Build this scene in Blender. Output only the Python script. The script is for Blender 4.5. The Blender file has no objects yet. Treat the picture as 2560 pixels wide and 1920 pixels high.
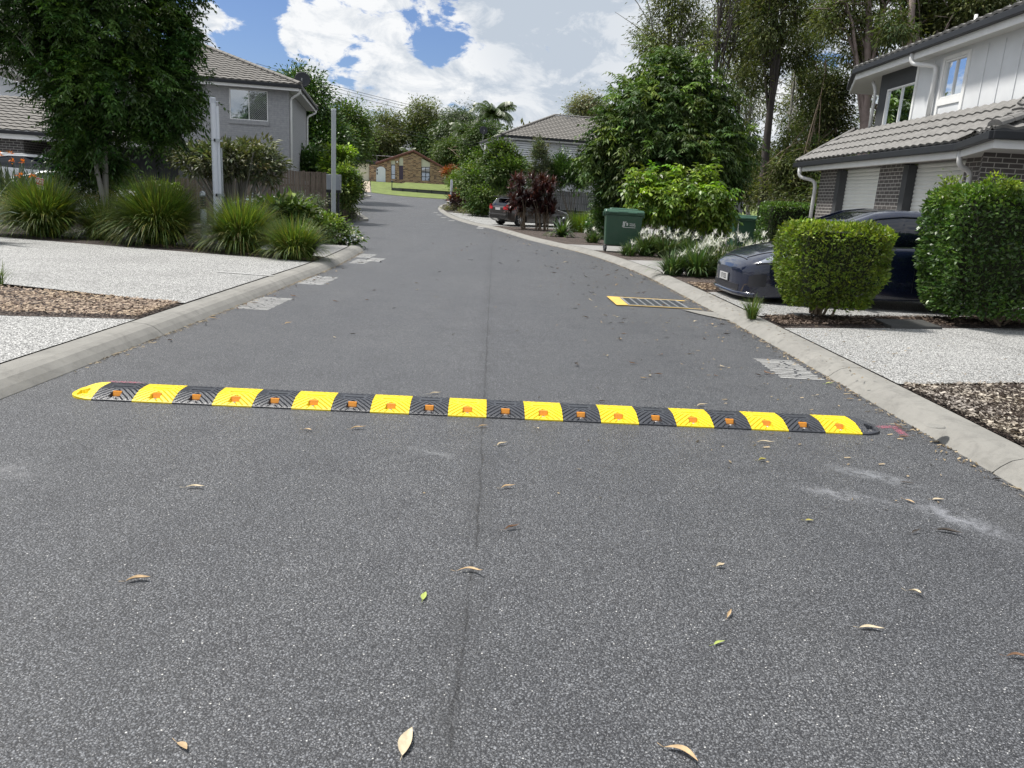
import bpy, math, random
import numpy as np
from mathutils import Vector, Matrix, noise as mnoise
random.seed(7); rng = np.random.default_rng(7)
sc = bpy.context.scene
PI = math.pi
R_ = math.radians
# ---------------------------------------------------------------- camera
FPX, PITCH, ROLL, CAMH = 1900.0, R_(13.95), R_(3.4), 1.412
fw = Vector((0, math.cos(PITCH), -math.sin(PITCH)))
up0 = Vector((0, math.sin(PITCH), math.cos(PITCH)))
rt0 = Vector((1, 0, 0))
cR = rt0*math.cos(ROLL) + up0*math.sin(ROLL)
cU = up0*math.cos(ROLL) - rt0*math.sin(ROLL)
camd = bpy.data.cameras.new('camera'); cam = bpy.data.objects.new('camera', camd)
sc.collection.objects.link(cam); sc.camera = cam
cam.matrix_world = Matrix(((cR.x, cU.x, -fw.x, 0), (cR.y, cU.y, -fw.y, 0), (cR.z, cU.z, -fw.z, CAMH), (0, 0, 0, 1)))
camd.sensor_width = 36; camd.lens = 36*FPX/2560; camd.clip_end = 3000; camd.clip_start = .05
# ---------------------------------------------------------------- world, sun, exposure
SUN_EL, SUN_AZ = R_(62), R_(-72)      # azimuth measured from +Y towards +X
w = bpy.data.worlds.new('World'); sc.world = w; w.use_nodes = True
nt = w.node_tree; nt.nodes.clear()
N = nt.nodes.new; LK = nt.links.new
out = N('ShaderNodeOutputWorld'); bg = N('ShaderNodeBackground'); bg.inputs[1].default_value = .10
LK(bg.outputs[0], out.inputs[0])
sky = N('ShaderNodeTexSky'); sky.sky_type = 'NISHITA'; sky.sun_disc = False
sky.sun_elevation = SUN_EL; sky.sun_rotation = SUN_AZ; sky.air_density = 1.0; sky.dust_density = .6
tc = N('ShaderNodeTexCoord')
def wm(op, a=None, b=None, c=None, clamp=False):
    n = N('ShaderNodeMath'); n.operation = op; n.use_clamp = clamp
    for i, v in enumerate((a, b, c)):
        if v is None: continue
        if isinstance(v, (int, float)): n.inputs[i].default_value = v
        else: LK(v, n.inputs[i])
    return n.outputs[0]
mp = N('ShaderNodeMapping'); mp.inputs['Scale'].default_value = (1, 1, 1.9); LK(tc.outputs['Generated'], mp.inputs[0])
def wnoise(scale, detail, rough, dist=0, off=(0, 0, 0)):
    m = N('ShaderNodeMapping'); m.inputs['Location'].default_value = off; LK(mp.outputs[0], m.inputs[0])
    n = N('ShaderNodeTexNoise'); n.inputs['Scale'].default_value = scale; n.inputs['Detail'].default_value = detail
    n.inputs['Roughness'].default_value = rough; n.inputs['Distortion'].default_value = dist; LK(m.outputs[0], n.inputs['Vector'])
    return n.outputs['Fac']
def wray(px, py):
    return (fw + cR*((px-1280)/FPX) - cU*((py-960)/FPX)).normalized()
def wblob(px, py, ang, soft):
    d = wray(px, py); n = N('ShaderNodeVectorMath'); n.operation = 'DOT_PRODUCT'
    v = N('ShaderNodeVectorMath'); v.operation = 'NORMALIZE'; LK(tc.outputs['Generated'], v.inputs[0])
    LK(v.outputs[0], n.inputs[0]); n.inputs[1].default_value = d
    m = N('ShaderNodeMapRange'); m.interpolation_type = 'SMOOTHSTEP'
    m.inputs['From Min'].default_value = math.cos(R_(ang+soft)); m.inputs['From Max'].default_value = math.cos(R_(ang))
    LK(n.outputs['Value'], m.inputs['Value']); return m.outputs[0]
cov = wm('MULTIPLY_ADD', wnoise(13.0, 11, .62, .3, (3.1, 1.7, .4)), 2.0, -.50)
cov = wm('ADD', cov, .20)
for (px, py, a, s, k) in ((640, 60, .5, 7.5, -.42), (560, 210, .5, 5.5, -.32), (430, -60, 3, 8, -.2), (1085, 60, .2, 3.0, -.34), (1140, 120, .2, 2.8, -.30),
                          (870, 225, .3, 2.6, -.18), (905, 40, .2, 2.2, -.26), (1345, 285, .2, 2.4, -.22), (960, 235, .2, 1.8, -.15),
                          (545, 92, .9, 2.0, .42), (480, 85, .8, 1.8, .35), (770, 130, .8, 2.2, .30), (830, 20, 1.0, 3.5, .20), (1000, 170, 2, 4, .15), (1500, 120, 4, 9, .3)):
    cov = wm('ADD', cov, wm('MULTIPLY', wblob(px, py, a, s), k))
cmask = N('ShaderNodeMapRange'); cmask.interpolation_type = 'SMOOTHSTEP'
cmask.inputs['From Min'].default_value = .42; cmask.inputs['From Max'].default_value = .60; LK(cov, cmask.inputs['Value'])
shade = wnoise(15.0, 10, .66, .5, (9.1, 4.2, 2.7)); shade2 = wnoise(3.0, 3, .5, .2, (1.1, 7.2, 5.7))
sh = N('ShaderNodeMapRange'); sh.inputs['From Min'].default_value = .42; sh.inputs['From Max'].default_value = .58
LK(wm('ADD', wm('MULTIPLY', shade, .70), wm('MULTIPLY', shade2, .30)), sh.inputs['Value'])
shv = wm('SUBTRACT', sh.outputs[0], wm('MULTIPLY', wblob(1430, 40, 1, 8), .55), clamp=True)
shv = wm('ADD', shv, wm('MULTIPLY', wm('SUBTRACT', 1.0, cmask.outputs[0]), .5), clamp=True)
crp = N('ShaderNodeMix'); crp.data_type = 'RGBA'
crp.inputs[6].default_value = (4.0, 4.5, 5.15, 1); crp.inputs[7].default_value = (7.0, 7.1, 7.2, 1); LK(shv, crp.inputs[0])
skm = N('ShaderNodeMix'); skm.data_type = 'RGBA'; skm.blend_type = 'MULTIPLY'; skm.inputs[0].default_value = 1
LK(sky.outputs[0], skm.inputs[6]); skm.inputs[7].default_value = (.52, .60, .80, 1)
mx = N('ShaderNodeMix'); mx.data_type = 'RGBA'; LK(cmask.outputs[0], mx.inputs[0]); LK(skm.outputs[2], mx.inputs[6]); LK(crp.outputs[2], mx.inputs[7])
LK(mx.outputs[2], bg.inputs[0])
sd = bpy.data.lights.new('sun', 'SUN'); sd.energy = 4.2; sd.angle = R_(6); sd.color = (1, .96, .9)
so = bpy.data.objects.new('sun', sd); sc.collection.objects.link(so)
sdir = Vector((math.sin(SUN_AZ)*math.cos(SUN_EL), math.cos(SUN_AZ)*math.cos(SUN_EL), math.sin(SUN_EL)))
so.rotation_euler = sdir.to_track_quat('Z', 'Y').to_euler()
sc.view_settings.view_transform = 'Standard'; sc.view_settings.look = 'None'; sc.view_settings.gamma = 1
sc.view_settings.exposure = .45
sc.cycles.max_bounces = 6; sc.cycles.transparent_max_bounces = 12; sc.cycles.diffuse_bounces = 3; sc.cycles.glossy_bounces = 3
sc.cycles.transmission_bounces = 4; sc.cycles.use_adaptive_sampling = True; sc.cycles.adaptive_threshold = .02
# ---------------------------------------------------------------- photo measurement helpers (2560x1920 pixel grid -> world)
CO = Vector((0, 0, CAMH))
def ray(px, py): return fw + cR*((px-1280)/FPX) - cU*((py-960)/FPX)
def aty(px, py, Y): d = ray(px, py); return CO + d*(Y/d.y)
def atx(px, py, X): d = ray(px, py); return CO + d*(X/d.x)
def atz(px, py, Z): d = ray(px, py); return CO + d*((Z-CAMH)/d.z)
PY = [-30, 10, 22, 32, 41, 60, 85, 108, 160, 400]; PZ = [0, 0, -.12, -.2, -.23, .05, .8, 2.1, 5, 12]
# smooth terrain profile
_ys = np.linspace(-30, 400, 1721); _zs = np.interp(_ys, PY, PZ)
_k = np.hanning(29); _k /= _k.sum(); _zp = np.convolve(np.pad(_zs, 14, mode='edge'), _k, 'valid')
def gz(y): return float(np.interp(y, _ys, _zp))
def g(px, py, lift=0):
    d = ray(px, py); t = 1.0
    while t < 900:
        P = CO + d*t
        if P.z <= gz(P.y)+lift: return Vector((P.x, P.y, gz(P.y)+lift))
        t += .004*max(1, t*.3)
    return CO + d*900
# ---------------------------------------------------------------- object helpers
MATRIX = {}
def link(o): sc.collection.objects.link(o)
def tagit(o, label=None, cat=None, group=None, kind=None):
    if label: o['label'] = label
    if cat: o['category'] = cat
    if group: o['group'] = group
    if kind: o['kind'] = kind
    return o
def thing(name, label, cat, loc=(0, 0, 0), rz=0, group=None):
    o = bpy.data.objects.new(name, None); link(o); o.empty_display_size = .2
    o.location = loc; o.rotation_euler = (0, 0, rz)
    MATRIX[o.name] = (Matrix.Translation(Vector(loc)) @ Matrix.Rotation(rz, 4, 'Z'))
    return tagit(o, label, cat, group)
def rootmat(o):
    while o.parent: o = o.parent
    return MATRIX.get(o.name, Matrix.Identity(4))
class MB:
    def __init__(s, world=False): s.v = []; s.f = []; s.uv = None; s.world = world; s.smooth = False
    def vert(s, p): s.v.append((p[0], p[1], p[2])); return len(s.v)-1
    def quad(s, a, b, c, d):
        n = len(s.v); s.v += [tuple(a), tuple(b), tuple(c), tuple(d)]; s.f.append((n, n+1, n+2, n+3)); return s
    def tri(s, a, b, c):
        n = len(s.v); s.v += [tuple(a), tuple(b), tuple(c)]; s.f.append((n, n+1, n+2)); return s
    def poly(s, pts):
        n = len(s.v); s.v += [tuple(p) for p in pts]; s.f.append(tuple(range(n, n+len(pts)))); return s
    def box(s, x0, x1, y0, y1, z0, z1):
        return s.hexa([(x0, y0, z0), (x1, y0, z0), (x1, y1, z0), (x0, y1, z0)], [(x0, y0, z1), (x1, y0, z1), (x1, y1, z1), (x0, y1, z1)])
    def hexa(s, bot, top):
        n = len(s.v); k = len(bot); s.v += [tuple(p) for p in bot] + [tuple(p) for p in top]
        s.f.append(tuple(n+i for i in reversed(range(k)))); s.f.append(tuple(n+k+i for i in range(k)))
        for i in range(k): j = (i+1) % k; s.f.append((n+i, n+j, n+k+j, n+k+i))
        return s
    def bar(s, a, b, w, h, up=(0, 0, 1)):
        a, b = Vector(a), Vector(b); d = (b-a).normalized(); sd = d.cross(Vector(up))
        if sd.length < 1e-4: sd = d.cross(Vector((1, 0, 0)))
        sd.normalize(); u2 = sd.cross(d).normalized()
        c = [sd*(-w/2)-u2*(h/2), sd*(w/2)-u2*(h/2), sd*(w/2)+u2*(h/2), sd*(-w/2)+u2*(h/2)]
        return s.hexa([a+q for q in c], [b+q for q in c])
    def tube(s, pts, rad, n=8, cap=True):
        pts = [Vector(p) for p in pts]; rs = rad if isinstance(rad, (list, tuple)) else [rad]*len(pts)
        base = len(s.v); pr = None
        for i, p in enumerate(pts):
            d = (pts[min(i+1, len(pts)-1)]-pts[max(i-1, 0)]).normalized()
            if pr is None: pr = d.orthogonal().normalized()
            else:
                pr = pr - d*pr.dot(d)
                pr = pr.normalized() if pr.length > 1e-5 else d.orthogonal().normalized()
            q = d.cross(pr)
            for k in range(n):
                a = 2*PI*k/n; s.v.append(tuple(p+(pr*math.cos(a)+q*math.sin(a))*rs[i]))
        for i in range(len(pts)-1):
            for k in range(n):
                a = base+i*n+k; b = base+i*n+(k+1) % n; s.f.append((a, b, b+n, a+n))
        if cap:
            s.f.append(tuple(base+k for k in reversed(range(n)))); s.f.append(tuple(base+(len(pts)-1)*n+k for k in range(n)))
        return s
    def lathe(s, prof, c=(0, 0, 0), n=20):      # prof: list of (r, z)
        base = len(s.v)
        for r, z in prof:
            for k in range(n): a = 2*PI*k/n; s.v.append((c[0]+r*math.cos(a), c[1]+r*math.sin(a), c[2]+z))
        for i in range(len(prof)-1):
            for k in range(n):
                a = base+i*n+k; b = base+i*n+(k+1) % n; s.f.append((a, b, b+n, a+n))
        return s
    def grid(s, P, closeu=False):               # P[i][j] points
        base = len(s.v); ni = len(P); nj = len(P[0])
        for row in P: s.v += [tuple(p) for p in row]
        for i in range(ni-1):
            for j in range(nj-1):
                a = base+i*nj+j; s.f.append((a, a+1, a+nj+1, a+nj))
        return s
    def build(s, name, mat, parent=None, uv=False, smooth=False, bevel=0, solid=0):
        me = bpy.data.meshes.new(name)
        vs = s.v
        if s.world and parent is not None:
            M = rootmat(parent).inverted(); vs = [tuple(M @ Vector(p)) for p in vs]
        me.from_pydata(vs, [], s.f); me.update()
        if uv: boxuv(me)
        me.materials.append(mat)
        if smooth: me.polygons.foreach_set('use_smooth', [True]*len(me.polygons))
        o = bpy.data.objects.new(name, me); link(o)
        if parent is not None: o.parent = parent
        if bevel:
            m = o.modifiers.new('bevel', 'BEVEL'); m.width = bevel; m.segments = 2; m.limit_method = 'ANGLE'; m.angle_limit = R_(35)
        if solid:
            m = o.modifiers.new('solid', 'SOLIDIFY'); m.thickness = solid
        return o
def boxuv(me):
    uvl = me.uv_layers.new(name='UVMap'); vs = me.vertices
    for p in me.polygons:
        n = p.normal
        if abs(n.z) > .85:
            for li in p.loop_indices: c = vs[me.loops[li].vertex_index].co; uvl.data[li].uv = (c.x, c.y)
        else:
            t = Vector((0, 0, 1)).cross(n); t.normalize(); b = n.cross(t)
            for li in p.loop_indices: c = vs[me.loops[li].vertex_index].co; uvl.data[li].uv = (c.dot(t), c.z if abs(n.z) < .3 else c.dot(b))
def npmesh(name, V, nf, mat, parent=None, cols=None, k=4, smooth=False):
    """V: (nf*k,3) array, every k verts one face"""
    me = bpy.data.meshes.new(name)
    if parent is not None:
        M = np.array(rootmat(parent).inverted()); V = V @ M[:3, :3].T + M[:3, 3]
    me.vertices.add(len(V)); me.vertices.foreach_set('co', V.astype(np.float32).ravel())
    me.loops.add(nf*k); me.loops.foreach_set('vertex_index', np.arange(nf*k, dtype=np.int32))
    me.polygons.add(nf); me.polygons.foreach_set('loop_start', np.arange(0, nf*k, k, dtype=np.int32))
    if cols is not None:
        at = me.color_attributes.new('tint', 'FLOAT_COLOR', 'POINT')
        c = np.ones((len(V), 4), np.float32); c[:, :3] = np.repeat(cols, k, axis=0); at.data.foreach_set('color', c.ravel())
    me.update(calc_edges=True); me.validate()
    me.materials.append(mat)
    o = bpy.data.objects.new(name, me); link(o)
    if parent is not None: o.parent = parent
    return o
def kids(o): return [c for c in bpy.data.objects if c.parent == o]
def copy_tree(o, parent=None):
    c = o.copy(); link(c); c.parent = parent
    for ch in kids(o): copy_tree(ch, c)
    return c
# ---------------------------------------------------------------- materials
def newmat(name):
    m = bpy.data.materials.new(name); m.use_nodes = True; t = m.node_tree
    return m, t, t.nodes['Principled BSDF']
class NT:
    def __init__(s, t): s.t = t
    def n(s, ty, **kw):
        o = s.t.nodes.new(ty)
        for k, v in kw.items(): setattr(o, k, v)
        return o
    def l(s, a, b): s.t.links.new(a, b)
    def math(s, op, a=None, b=None, c=None, clamp=False):
        n = s.n('ShaderNodeMath', operation=op, use_clamp=clamp)
        for i, v in enumerate((a, b, c)):
            if v is None: continue
            if isinstance(v, (int, float)): n.inputs[i].default_value = v
            else: s.l(v, n.inputs[i])
        return n.outputs[0]
    def noise(s, scale, detail=3, rough=.5, vec=None, dist=0):
        n = s.n('ShaderNodeTexNoise'); n.inputs['Scale'].default_value = scale; n.inputs['Detail'].default_value = detail
        n.inputs['Roughness'].default_value = rough; n.inputs['Distortion'].default_value = dist
        if vec is not None: s.l(vec, n.inputs['Vector'])
        return n.outputs['Fac']
    def mr(s, v, a, b, c=0, d=1, smooth=False):
        n = s.n('ShaderNodeMapRange'); n.interpolation_type = 'SMOOTHSTEP' if smooth else 'LINEAR'
        for i, x in enumerate((a, b, c, d)): n.inputs[i+1].default_value = x
        s.l(v, n.inputs[0]); return n.outputs[0]
    def mix(s, f, a, b, mode='MIX'):
        n = s.n('ShaderNodeMix', data_type='RGBA', blend_type=mode)
        for i, v in ((0, f), (6, a), (7, b)):
            if isinstance(v, (int, float)): n.inputs[i].default_value = v
            elif isinstance(v, tuple): n.inputs[i].default_value = (v+(1,))[:4]
            else: s.l(v, n.inputs[i])
        return n.outputs[2]
    def bump(s, h, strength, dist, bsdf):
        b = s.n('ShaderNodeBump'); b.inputs['Strength'].default_value = strength; b.inputs['Distance'].default_value = dist
        s.l(h, b.inputs['Height']); s.l(b.outputs[0], bsdf.inputs['Normal'])
def mat(name, rgb, rough=.6, var=.12, scale=3.0, bump=0, bscale=60, metal=0, spec=.5, coat=0, dirt=None):
    m, t, b = newmat(name); x = NT(t); tcn = x.n('ShaderNodeTexCoord')
    v = x.noise(scale, 6, .6, tcn.outputs['Object'])
    lo = tuple(c*(1-var) for c in rgb); hi = tuple(min(1, c*(1+var)) for c in rgb)
    col = x.mix(x.mr(v, .3, .7), lo, hi)
    if dirt:
        d = x.noise(scale*2.3, 8, .65, tcn.outputs['Object']); col = x.mix(x.mr(d, .5, .72, 0, .55), col, dirt)
    x.l(col, b.inputs['Base Color'])
    b.inputs['Roughness'].default_value = rough; b.inputs['Metallic'].default_value = metal
    b.inputs['Specular IOR Level'].default_value = spec; b.inputs['Coat Weight'].default_value = coat; b.inputs['Coat Roughness'].default_value = .04
    if bump: x.bump(x.noise(bscale, 4, .6, tcn.outputs['Object']), bump, .01, b)
    return m
def leafmat(name, rgb, rough=.42, trans=.25, spec=.5, scale=1.0):
    m, t, b = newmat(name); x = NT(t); a = x.n('ShaderNodeAttribute'); a.attribute_name = 'tint'
    tcn = x.n('ShaderNodeTexCoord'); nz = x.noise(scale, 3, .5, tcn.outputs['Object'])
    c0 = x.mix(1.0, a.outputs['Color'], rgb, 'MULTIPLY')
    c1 = x.mix(x.mr(nz, .35, .65), tuple(.9 for _ in range(3)), (1.12, 1.1, .98))
    col = x.mix(1.0, c0, c1, 'MULTIPLY')
    x.l(col, b.inputs['Base Color']); b.inputs['Roughness'].default_value = rough; b.inputs['Specular IOR Level'].default_value = spec
    tr = x.n('ShaderNodeBsdfTranslucent'); tcol = x.mix(1.0, col, (1.25, 1.45, .6), 'MULTIPLY'); x.l(tcol, tr.inputs[0])
    ms = x.n('ShaderNodeMixShader'); ms.inputs[0].default_value = trans
    x.l(b.outputs[0], ms.inputs[1]); x.l(tr.outputs[0], ms.inputs[2]); x.l(ms.outputs[0], t.nodes['Material Output'].inputs[0])
    return m
def brickmat(name, c1, c2, mortar, bw=.24, bh=.086, mw=.010, var=.1, rough=.8, bump=.4, extra=None):
    m, t, b = newmat(name); x = NT(t); u = x.n('ShaderNodeUVMap'); u.uv_map = 'UVMap'
    br = x.n('ShaderNodeTexBrick'); br.inputs['Scale'].default_value = 1; br.inputs['Brick Width'].default_value = bw
    br.inputs['Row Height'].default_value = bh; br.inputs['Mortar Size'].default_value = mw; br.inputs['Mortar Smooth'].default_value = .1
    br.inputs['Color1'].default_value = c1+(1,); br.inputs['Color2'].default_value = c2+(1,); br.inputs['Mortar'].default_value = mortar+(1,)
    br.inputs['Bias'].default_value = 0
    x.l(u.outputs[0], br.inputs[0])
    nz = x.noise(9, 5, .6, u.outputs[0]); col = x.mix(x.mr(nz, .3, .7), br.outputs[0], x.mix(1.0, br.outputs[0], (1.3, 1.28, 1.25), 'MULTIPLY'))
    if extra is not None:
        v = x.n('ShaderNodeTexWhiteNoise'); v.noise_dimensions = '2D'
        sn = x.n('ShaderNodeVectorMath', operation='SNAP'); x.l(u.outputs[0], sn.inputs[0]); sn.inputs[1].default_value = (bw, bh, 1)
        x.l(sn.outputs[0], v.inputs['Vector'])
        col = x.mix(x.math('MULTIPLY', x.math('GREATER_THAN', v.outputs[0], .72), x.math('SUBTRACT', 1.0, br.outputs[1])), col, extra)
    x.l(col, b.inputs['Base Color']); b.inputs['Roughness'].default_value = rough
    inv = x.math('SUBTRACT', 1.0, br.outputs[1]); x.bump(inv, bump, .006, b)
    return m
def glassmat(name, tint=(.02, .03, .04), refl=.35, see=.5):
    m, t, b = newmat(name); x = NT(t)
    b.inputs['Base Color'].default_value = tint+(1,); b.inputs['Roughness'].default_value = .03; b.inputs['Specular IOR Level'].default_value = .8
    tr = x.n('ShaderNodeBsdfTransparent'); tr.inputs[0].default_value = (.75, .8, .82, 1)
    gl = x.n('ShaderNodeBsdfGlossy'); gl.inputs['Roughness'].default_value = .02; gl.inputs[0].default_value = (.9, .95, 1, 1)
    m1 = x.n('ShaderNodeMixShader'); m1.inputs[0].default_value = see; x.l(b.outputs[0], m1.inputs[1]); x.l(tr.outputs[0], m1.inputs[2])
    fr = x.n('ShaderNodeLayerWeight'); fr.inputs[0].default_value = .3
    m2 = x.n('ShaderNodeMixShader'); x.l(x.math('ADD', x.math('MULTIPLY', fr.outputs['Fresnel'], .6), refl, clamp=True), m2.inputs[0])
    x.l(m1.outputs[0], m2.inputs[1]); x.l(gl.outputs[0], m2.inputs[2]); x.l(m2.outputs[0], t.nodes['Material Output'].inputs[0])
    return m
def asphaltmat():
    m, t, b = newmat('asphalt'); x = NT(t); tcn = x.n('ShaderNodeTexCoord'); P = tcn.outputs['Object']
    wn = x.n('ShaderNodeTexNoise'); wn.inputs['Scale'].default_value = 160; wn.inputs['Detail'].default_value = 2; x.l(P, wn.inputs['Vector'])
    wv = x.n('ShaderNodeVectorMath', operation='MULTIPLY_ADD'); x.l(wn.outputs['Color'], wv.inputs[0]); wv.inputs[1].default_value = (.006, .006, .006); x.l(P, wv.inputs[2]); PW = wv.outputs[0]
    def vor(sc_):
        v = x.n('ShaderNodeTexVoronoi'); v.inputs['Scale'].default_value = sc_; x.l(PW, v.inputs[0]); q = x.n('ShaderNodeSeparateColor'); x.l(v.outputs['Color'], q.inputs[0]); return v, q
    v1, s1 = vor(122); v2, s2 = vor(290); v3, s3 = vor(80)
    dist1 = x.mr(v1.outputs['Distance'], .22, .60, 1, 0); dist2 = x.mr(v2.outputs['Distance'], .2, .6, 1, 0)
    val = x.math('MULTIPLY', dist1, x.mr(x.math('POWER', s1.outputs[0], 1.25), 0, 1, .18, 1.0))
    val2 = x.math('MULTIPLY', dist2, x.mr(x.math('POWER', s2.outputs[0], 1.5), 0, 1, .1, 1.0))
    base = x.mix(x.math('MAXIMUM', val, x.math('MULTIPLY', val2, .85)), (.014, .0148, .0175), (.195, .204, .224))
    fine = x.mr(s2.outputs[1], 0, 1, .62, 1.38)
    fc = x.n('ShaderNodeCombineColor'); [x.l(fine, fc.inputs[i]) for i in range(3)]
    base = x.mix(1.0, base, fc.outputs[0], 'MULTIPLY')
    big3 = x.math('MULTIPLY', x.math('GREATER_THAN', s3.outputs[1], .955), x.mr(v3.outputs['Distance'], .12, .30, 1, 0)); base = x.mix(x.math('MULTIPLY', big3, .8), base, (.19, .20, .21))
    white = x.math('MULTIPLY', x.math('GREATER_THAN', s1.outputs[1], .984), x.mr(v1.outputs['Distance'], .15, .38, 1, 0))
    base = x.mix(white, base, (.60, .60, .59))
    w3 = x.math('MULTIPLY', x.math('GREATER_THAN', s2.outputs[2], .965), x.mr(v2.outputs['Distance'], .2, .45, 1, 0))
    base = x.mix(x.math('MULTIPLY', w3, .7), base, (.50, .50, .51))
    # broad wear
    big = x.noise(.55, 5, .6, P); base = x.mix(x.mr(big, .3, .7, 0, .65), base, x.mix(1.0, base, (1.35, 1.33, 1.28), 'MULTIPLY'))
    md = x.noise(3.1, 4, .6, P); base = x.mix(x.mr(md, .48, .75, 0, .55), base, x.mix(1.0, base, (.66, .66, .68), 'MULTIPLY'))
    stv = x.n('ShaderNodeMapping'); stv.inputs['Scale'].default_value = (1.5, .07, 1); x.l(P, stv.inputs[0]); stn = x.noise(1.0, 4, .6, stv.outputs[0])
    base = x.mix(x.mr(stn, .35, .65, 0, .5), base, x.mix(1.0, base, (1.28, 1.26, 1.22), 'MULTIPLY'))
    oil = x.noise(1.3, 2, .4, P); base = x.mix(x.mr(oil, .66, .74, 0, .3), base, (.05, .05, .05))
    sp = x.n('ShaderNodeSeparateXYZ'); x.l(P, sp.inputs[0])
    # paving joint down the middle of the road, drifting left with distance
    cx = x.mr(sp.outputs[1], 3.0, 24.0, -.11, -.88)
    wob = x.math('MULTIPLY', x.math('SUBTRACT', x.noise(5.0, 4, .6, P), .5), .045)
    dx = x.math('ABSOLUTE', x.math('ADD', x.math('SUBTRACT', sp.outputs[0], cx), wob))
    crack = x.math('MULTIPLY', x.mr(dx, .001, .010, 1, 0), x.mr(x.noise(7, 3, .6, P), .32, .5))
    fade = x.mr(sp.outputs[1], 24, 30, 1, 0)
    crack = x.math('MULTIPLY', crack, fade)
    stain = x.math('MULTIPLY', x.math('MULTIPLY', x.mr(dx, .0, .12, .42, 0), x.mr(x.noise(2.0, 4, .6, P), .35, .6)), fade)
    # dusty gutters and tar-dark patch
    base = x.mix(stain, base, (.035, .036, .038)); base = x.mix(x.math('MULTIPLY', crack, .7), base, (.008, .008, .009))
    # pale scuffs near the right foreground
    def blob(cxx, cyy, r, ang, asp, k, col, ns):
        mpn = x.n('ShaderNodeMapping'); mpn.vector_type = 'TEXTURE'; mpn.inputs['Location'].default_value = (cxx, cyy, 0); mpn.inputs['Rotation'].default_value = (0, 0, ang)
        mpn.inputs['Scale'].default_value = (r, r*asp, 100); x.l(P, mpn.inputs[0])
        ln = x.n('ShaderNodeVectorMath', operation='LENGTH'); x.l(mpn.outputs[0], ln.inputs[0])
        f = x.mr(ln.outputs['Value'], .15, 1, 1, 0)
        return x.math('MULTIPLY', x.math('MULTIPLY', f, x.mr(x.noise(ns, 5, .7, P), .40, .62)), k), col
    for a in ((2.06, 4.05, .32, -.55, .35, .75, (.27, .28, .30), 14), (2.22, 3.50, .34, -1.0, .4, .6, (.33, .34, .37), 14), (1.75, 3.72, .3, -.4, .35, .4, (.40, .41, .44), 14),
              (2.02, 4.95, .3, -.3, .3, .30, (.40, .41, .42), 12), (-.42, 4.0, .22, -.4, .3, .32, (.38, .39, .40), 14), (2.55, 2.95, .2, -.7, .4, .4, (.42, .43, .46), 14),
              (-2.4, 3.35, .3, 0, .6, .28, (.36, .36, .37), 9)):
        f, c = blob(*a); base = x.mix(f, base, c)
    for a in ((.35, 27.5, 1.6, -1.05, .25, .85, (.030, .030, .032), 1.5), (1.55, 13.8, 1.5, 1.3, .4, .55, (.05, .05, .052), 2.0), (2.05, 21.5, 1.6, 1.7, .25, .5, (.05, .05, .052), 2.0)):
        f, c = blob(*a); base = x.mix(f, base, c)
    x.l(base, b.inputs['Base Color']); b.inputs['Roughness'].default_value = .55; b.inputs['Specular IOR Level'].default_value = .5
    h = x.math('ADD', x.math('MULTIPLY', dist1, .7), x.math('MULTIPLY', fine, .35)); x.bump(h, .55, .006, b)
    return m
def pebblemat(name, lo, mid, hi, scale=85, dark=.22):
    m, t, b = newmat(name); x = NT(t); tcn = x.n('ShaderNodeTexCoord'); P = tcn.outputs['Object']
    v = x.n('ShaderNodeTexVoronoi'); v.inputs['Scale'].default_value = scale; x.l(P, v.inputs[0])
    s = x.n('ShaderNodeSeparateColor'); x.l(v.outputs['Color'], s.inputs[0])
    c = x.mix(x.mr(s.outputs[0], .1, .8), mid, hi); c = x.mix(x.math('LESS_THAN', s.outputs[1], dark), c, lo)
    c = x.mix(x.mr(v.outputs['Distance'], .35, .6), c, tuple(k*.45 for k in mid))
    bg_ = x.noise(.7, 5, .6, P); c = x.mix(x.mr(bg_, .42, .72, 0, .42), c, x.mix(1.0, c, (.62, .62, .62), 'MULTIPLY'))
    st = x.noise(4, 4, .6, P); c = x.mix(x.mr(st, .55, .8, 0, .3), c, x.mix(1.0, c, (.6, .6, .58), 'MULTIPLY'))
    x.l(c, b.inputs['Base Color']); b.inputs['Roughness'].default_value = .75
    x.bump(x.mr(v.outputs['Distance'], .1, .6, 1, 0), .5, .006, b); return m
def concretemat(name, rgb, scale=1.5):
    m, t, b = newmat(name); x = NT(t); tcn = x.n('ShaderNodeTexCoord'); P = tcn.outputs['Object']
    c = x.mix(x.mr(x.noise(scale, 6, .65, P), .3, .7), tuple(k*.82 for k in rgb), tuple(k*1.1 for k in rgb))
    c = x.mix(x.mr(x.noise(scale*9, 5, .7, P), .52, .8, 0, .45), c, tuple(k*.55 for k in rgb))
    c = x.mix(x.mr(x.noise(260, 2, .6, P), .6, .75, 0, .5), c, tuple(k*.5 for k in rgb))
    c = x.mix(x.mr(x.noise(4.5, 7, .7, P, 1.0), .50, .70, 0, .55), c, tuple(k*.45 for k in rgb))
    x.l(c, b.inputs['Base Color']); b.inputs['Roughness'].default_value = .85; x.bump(x.noise(150, 4, .6, P), .3, .004, b); return m
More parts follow.
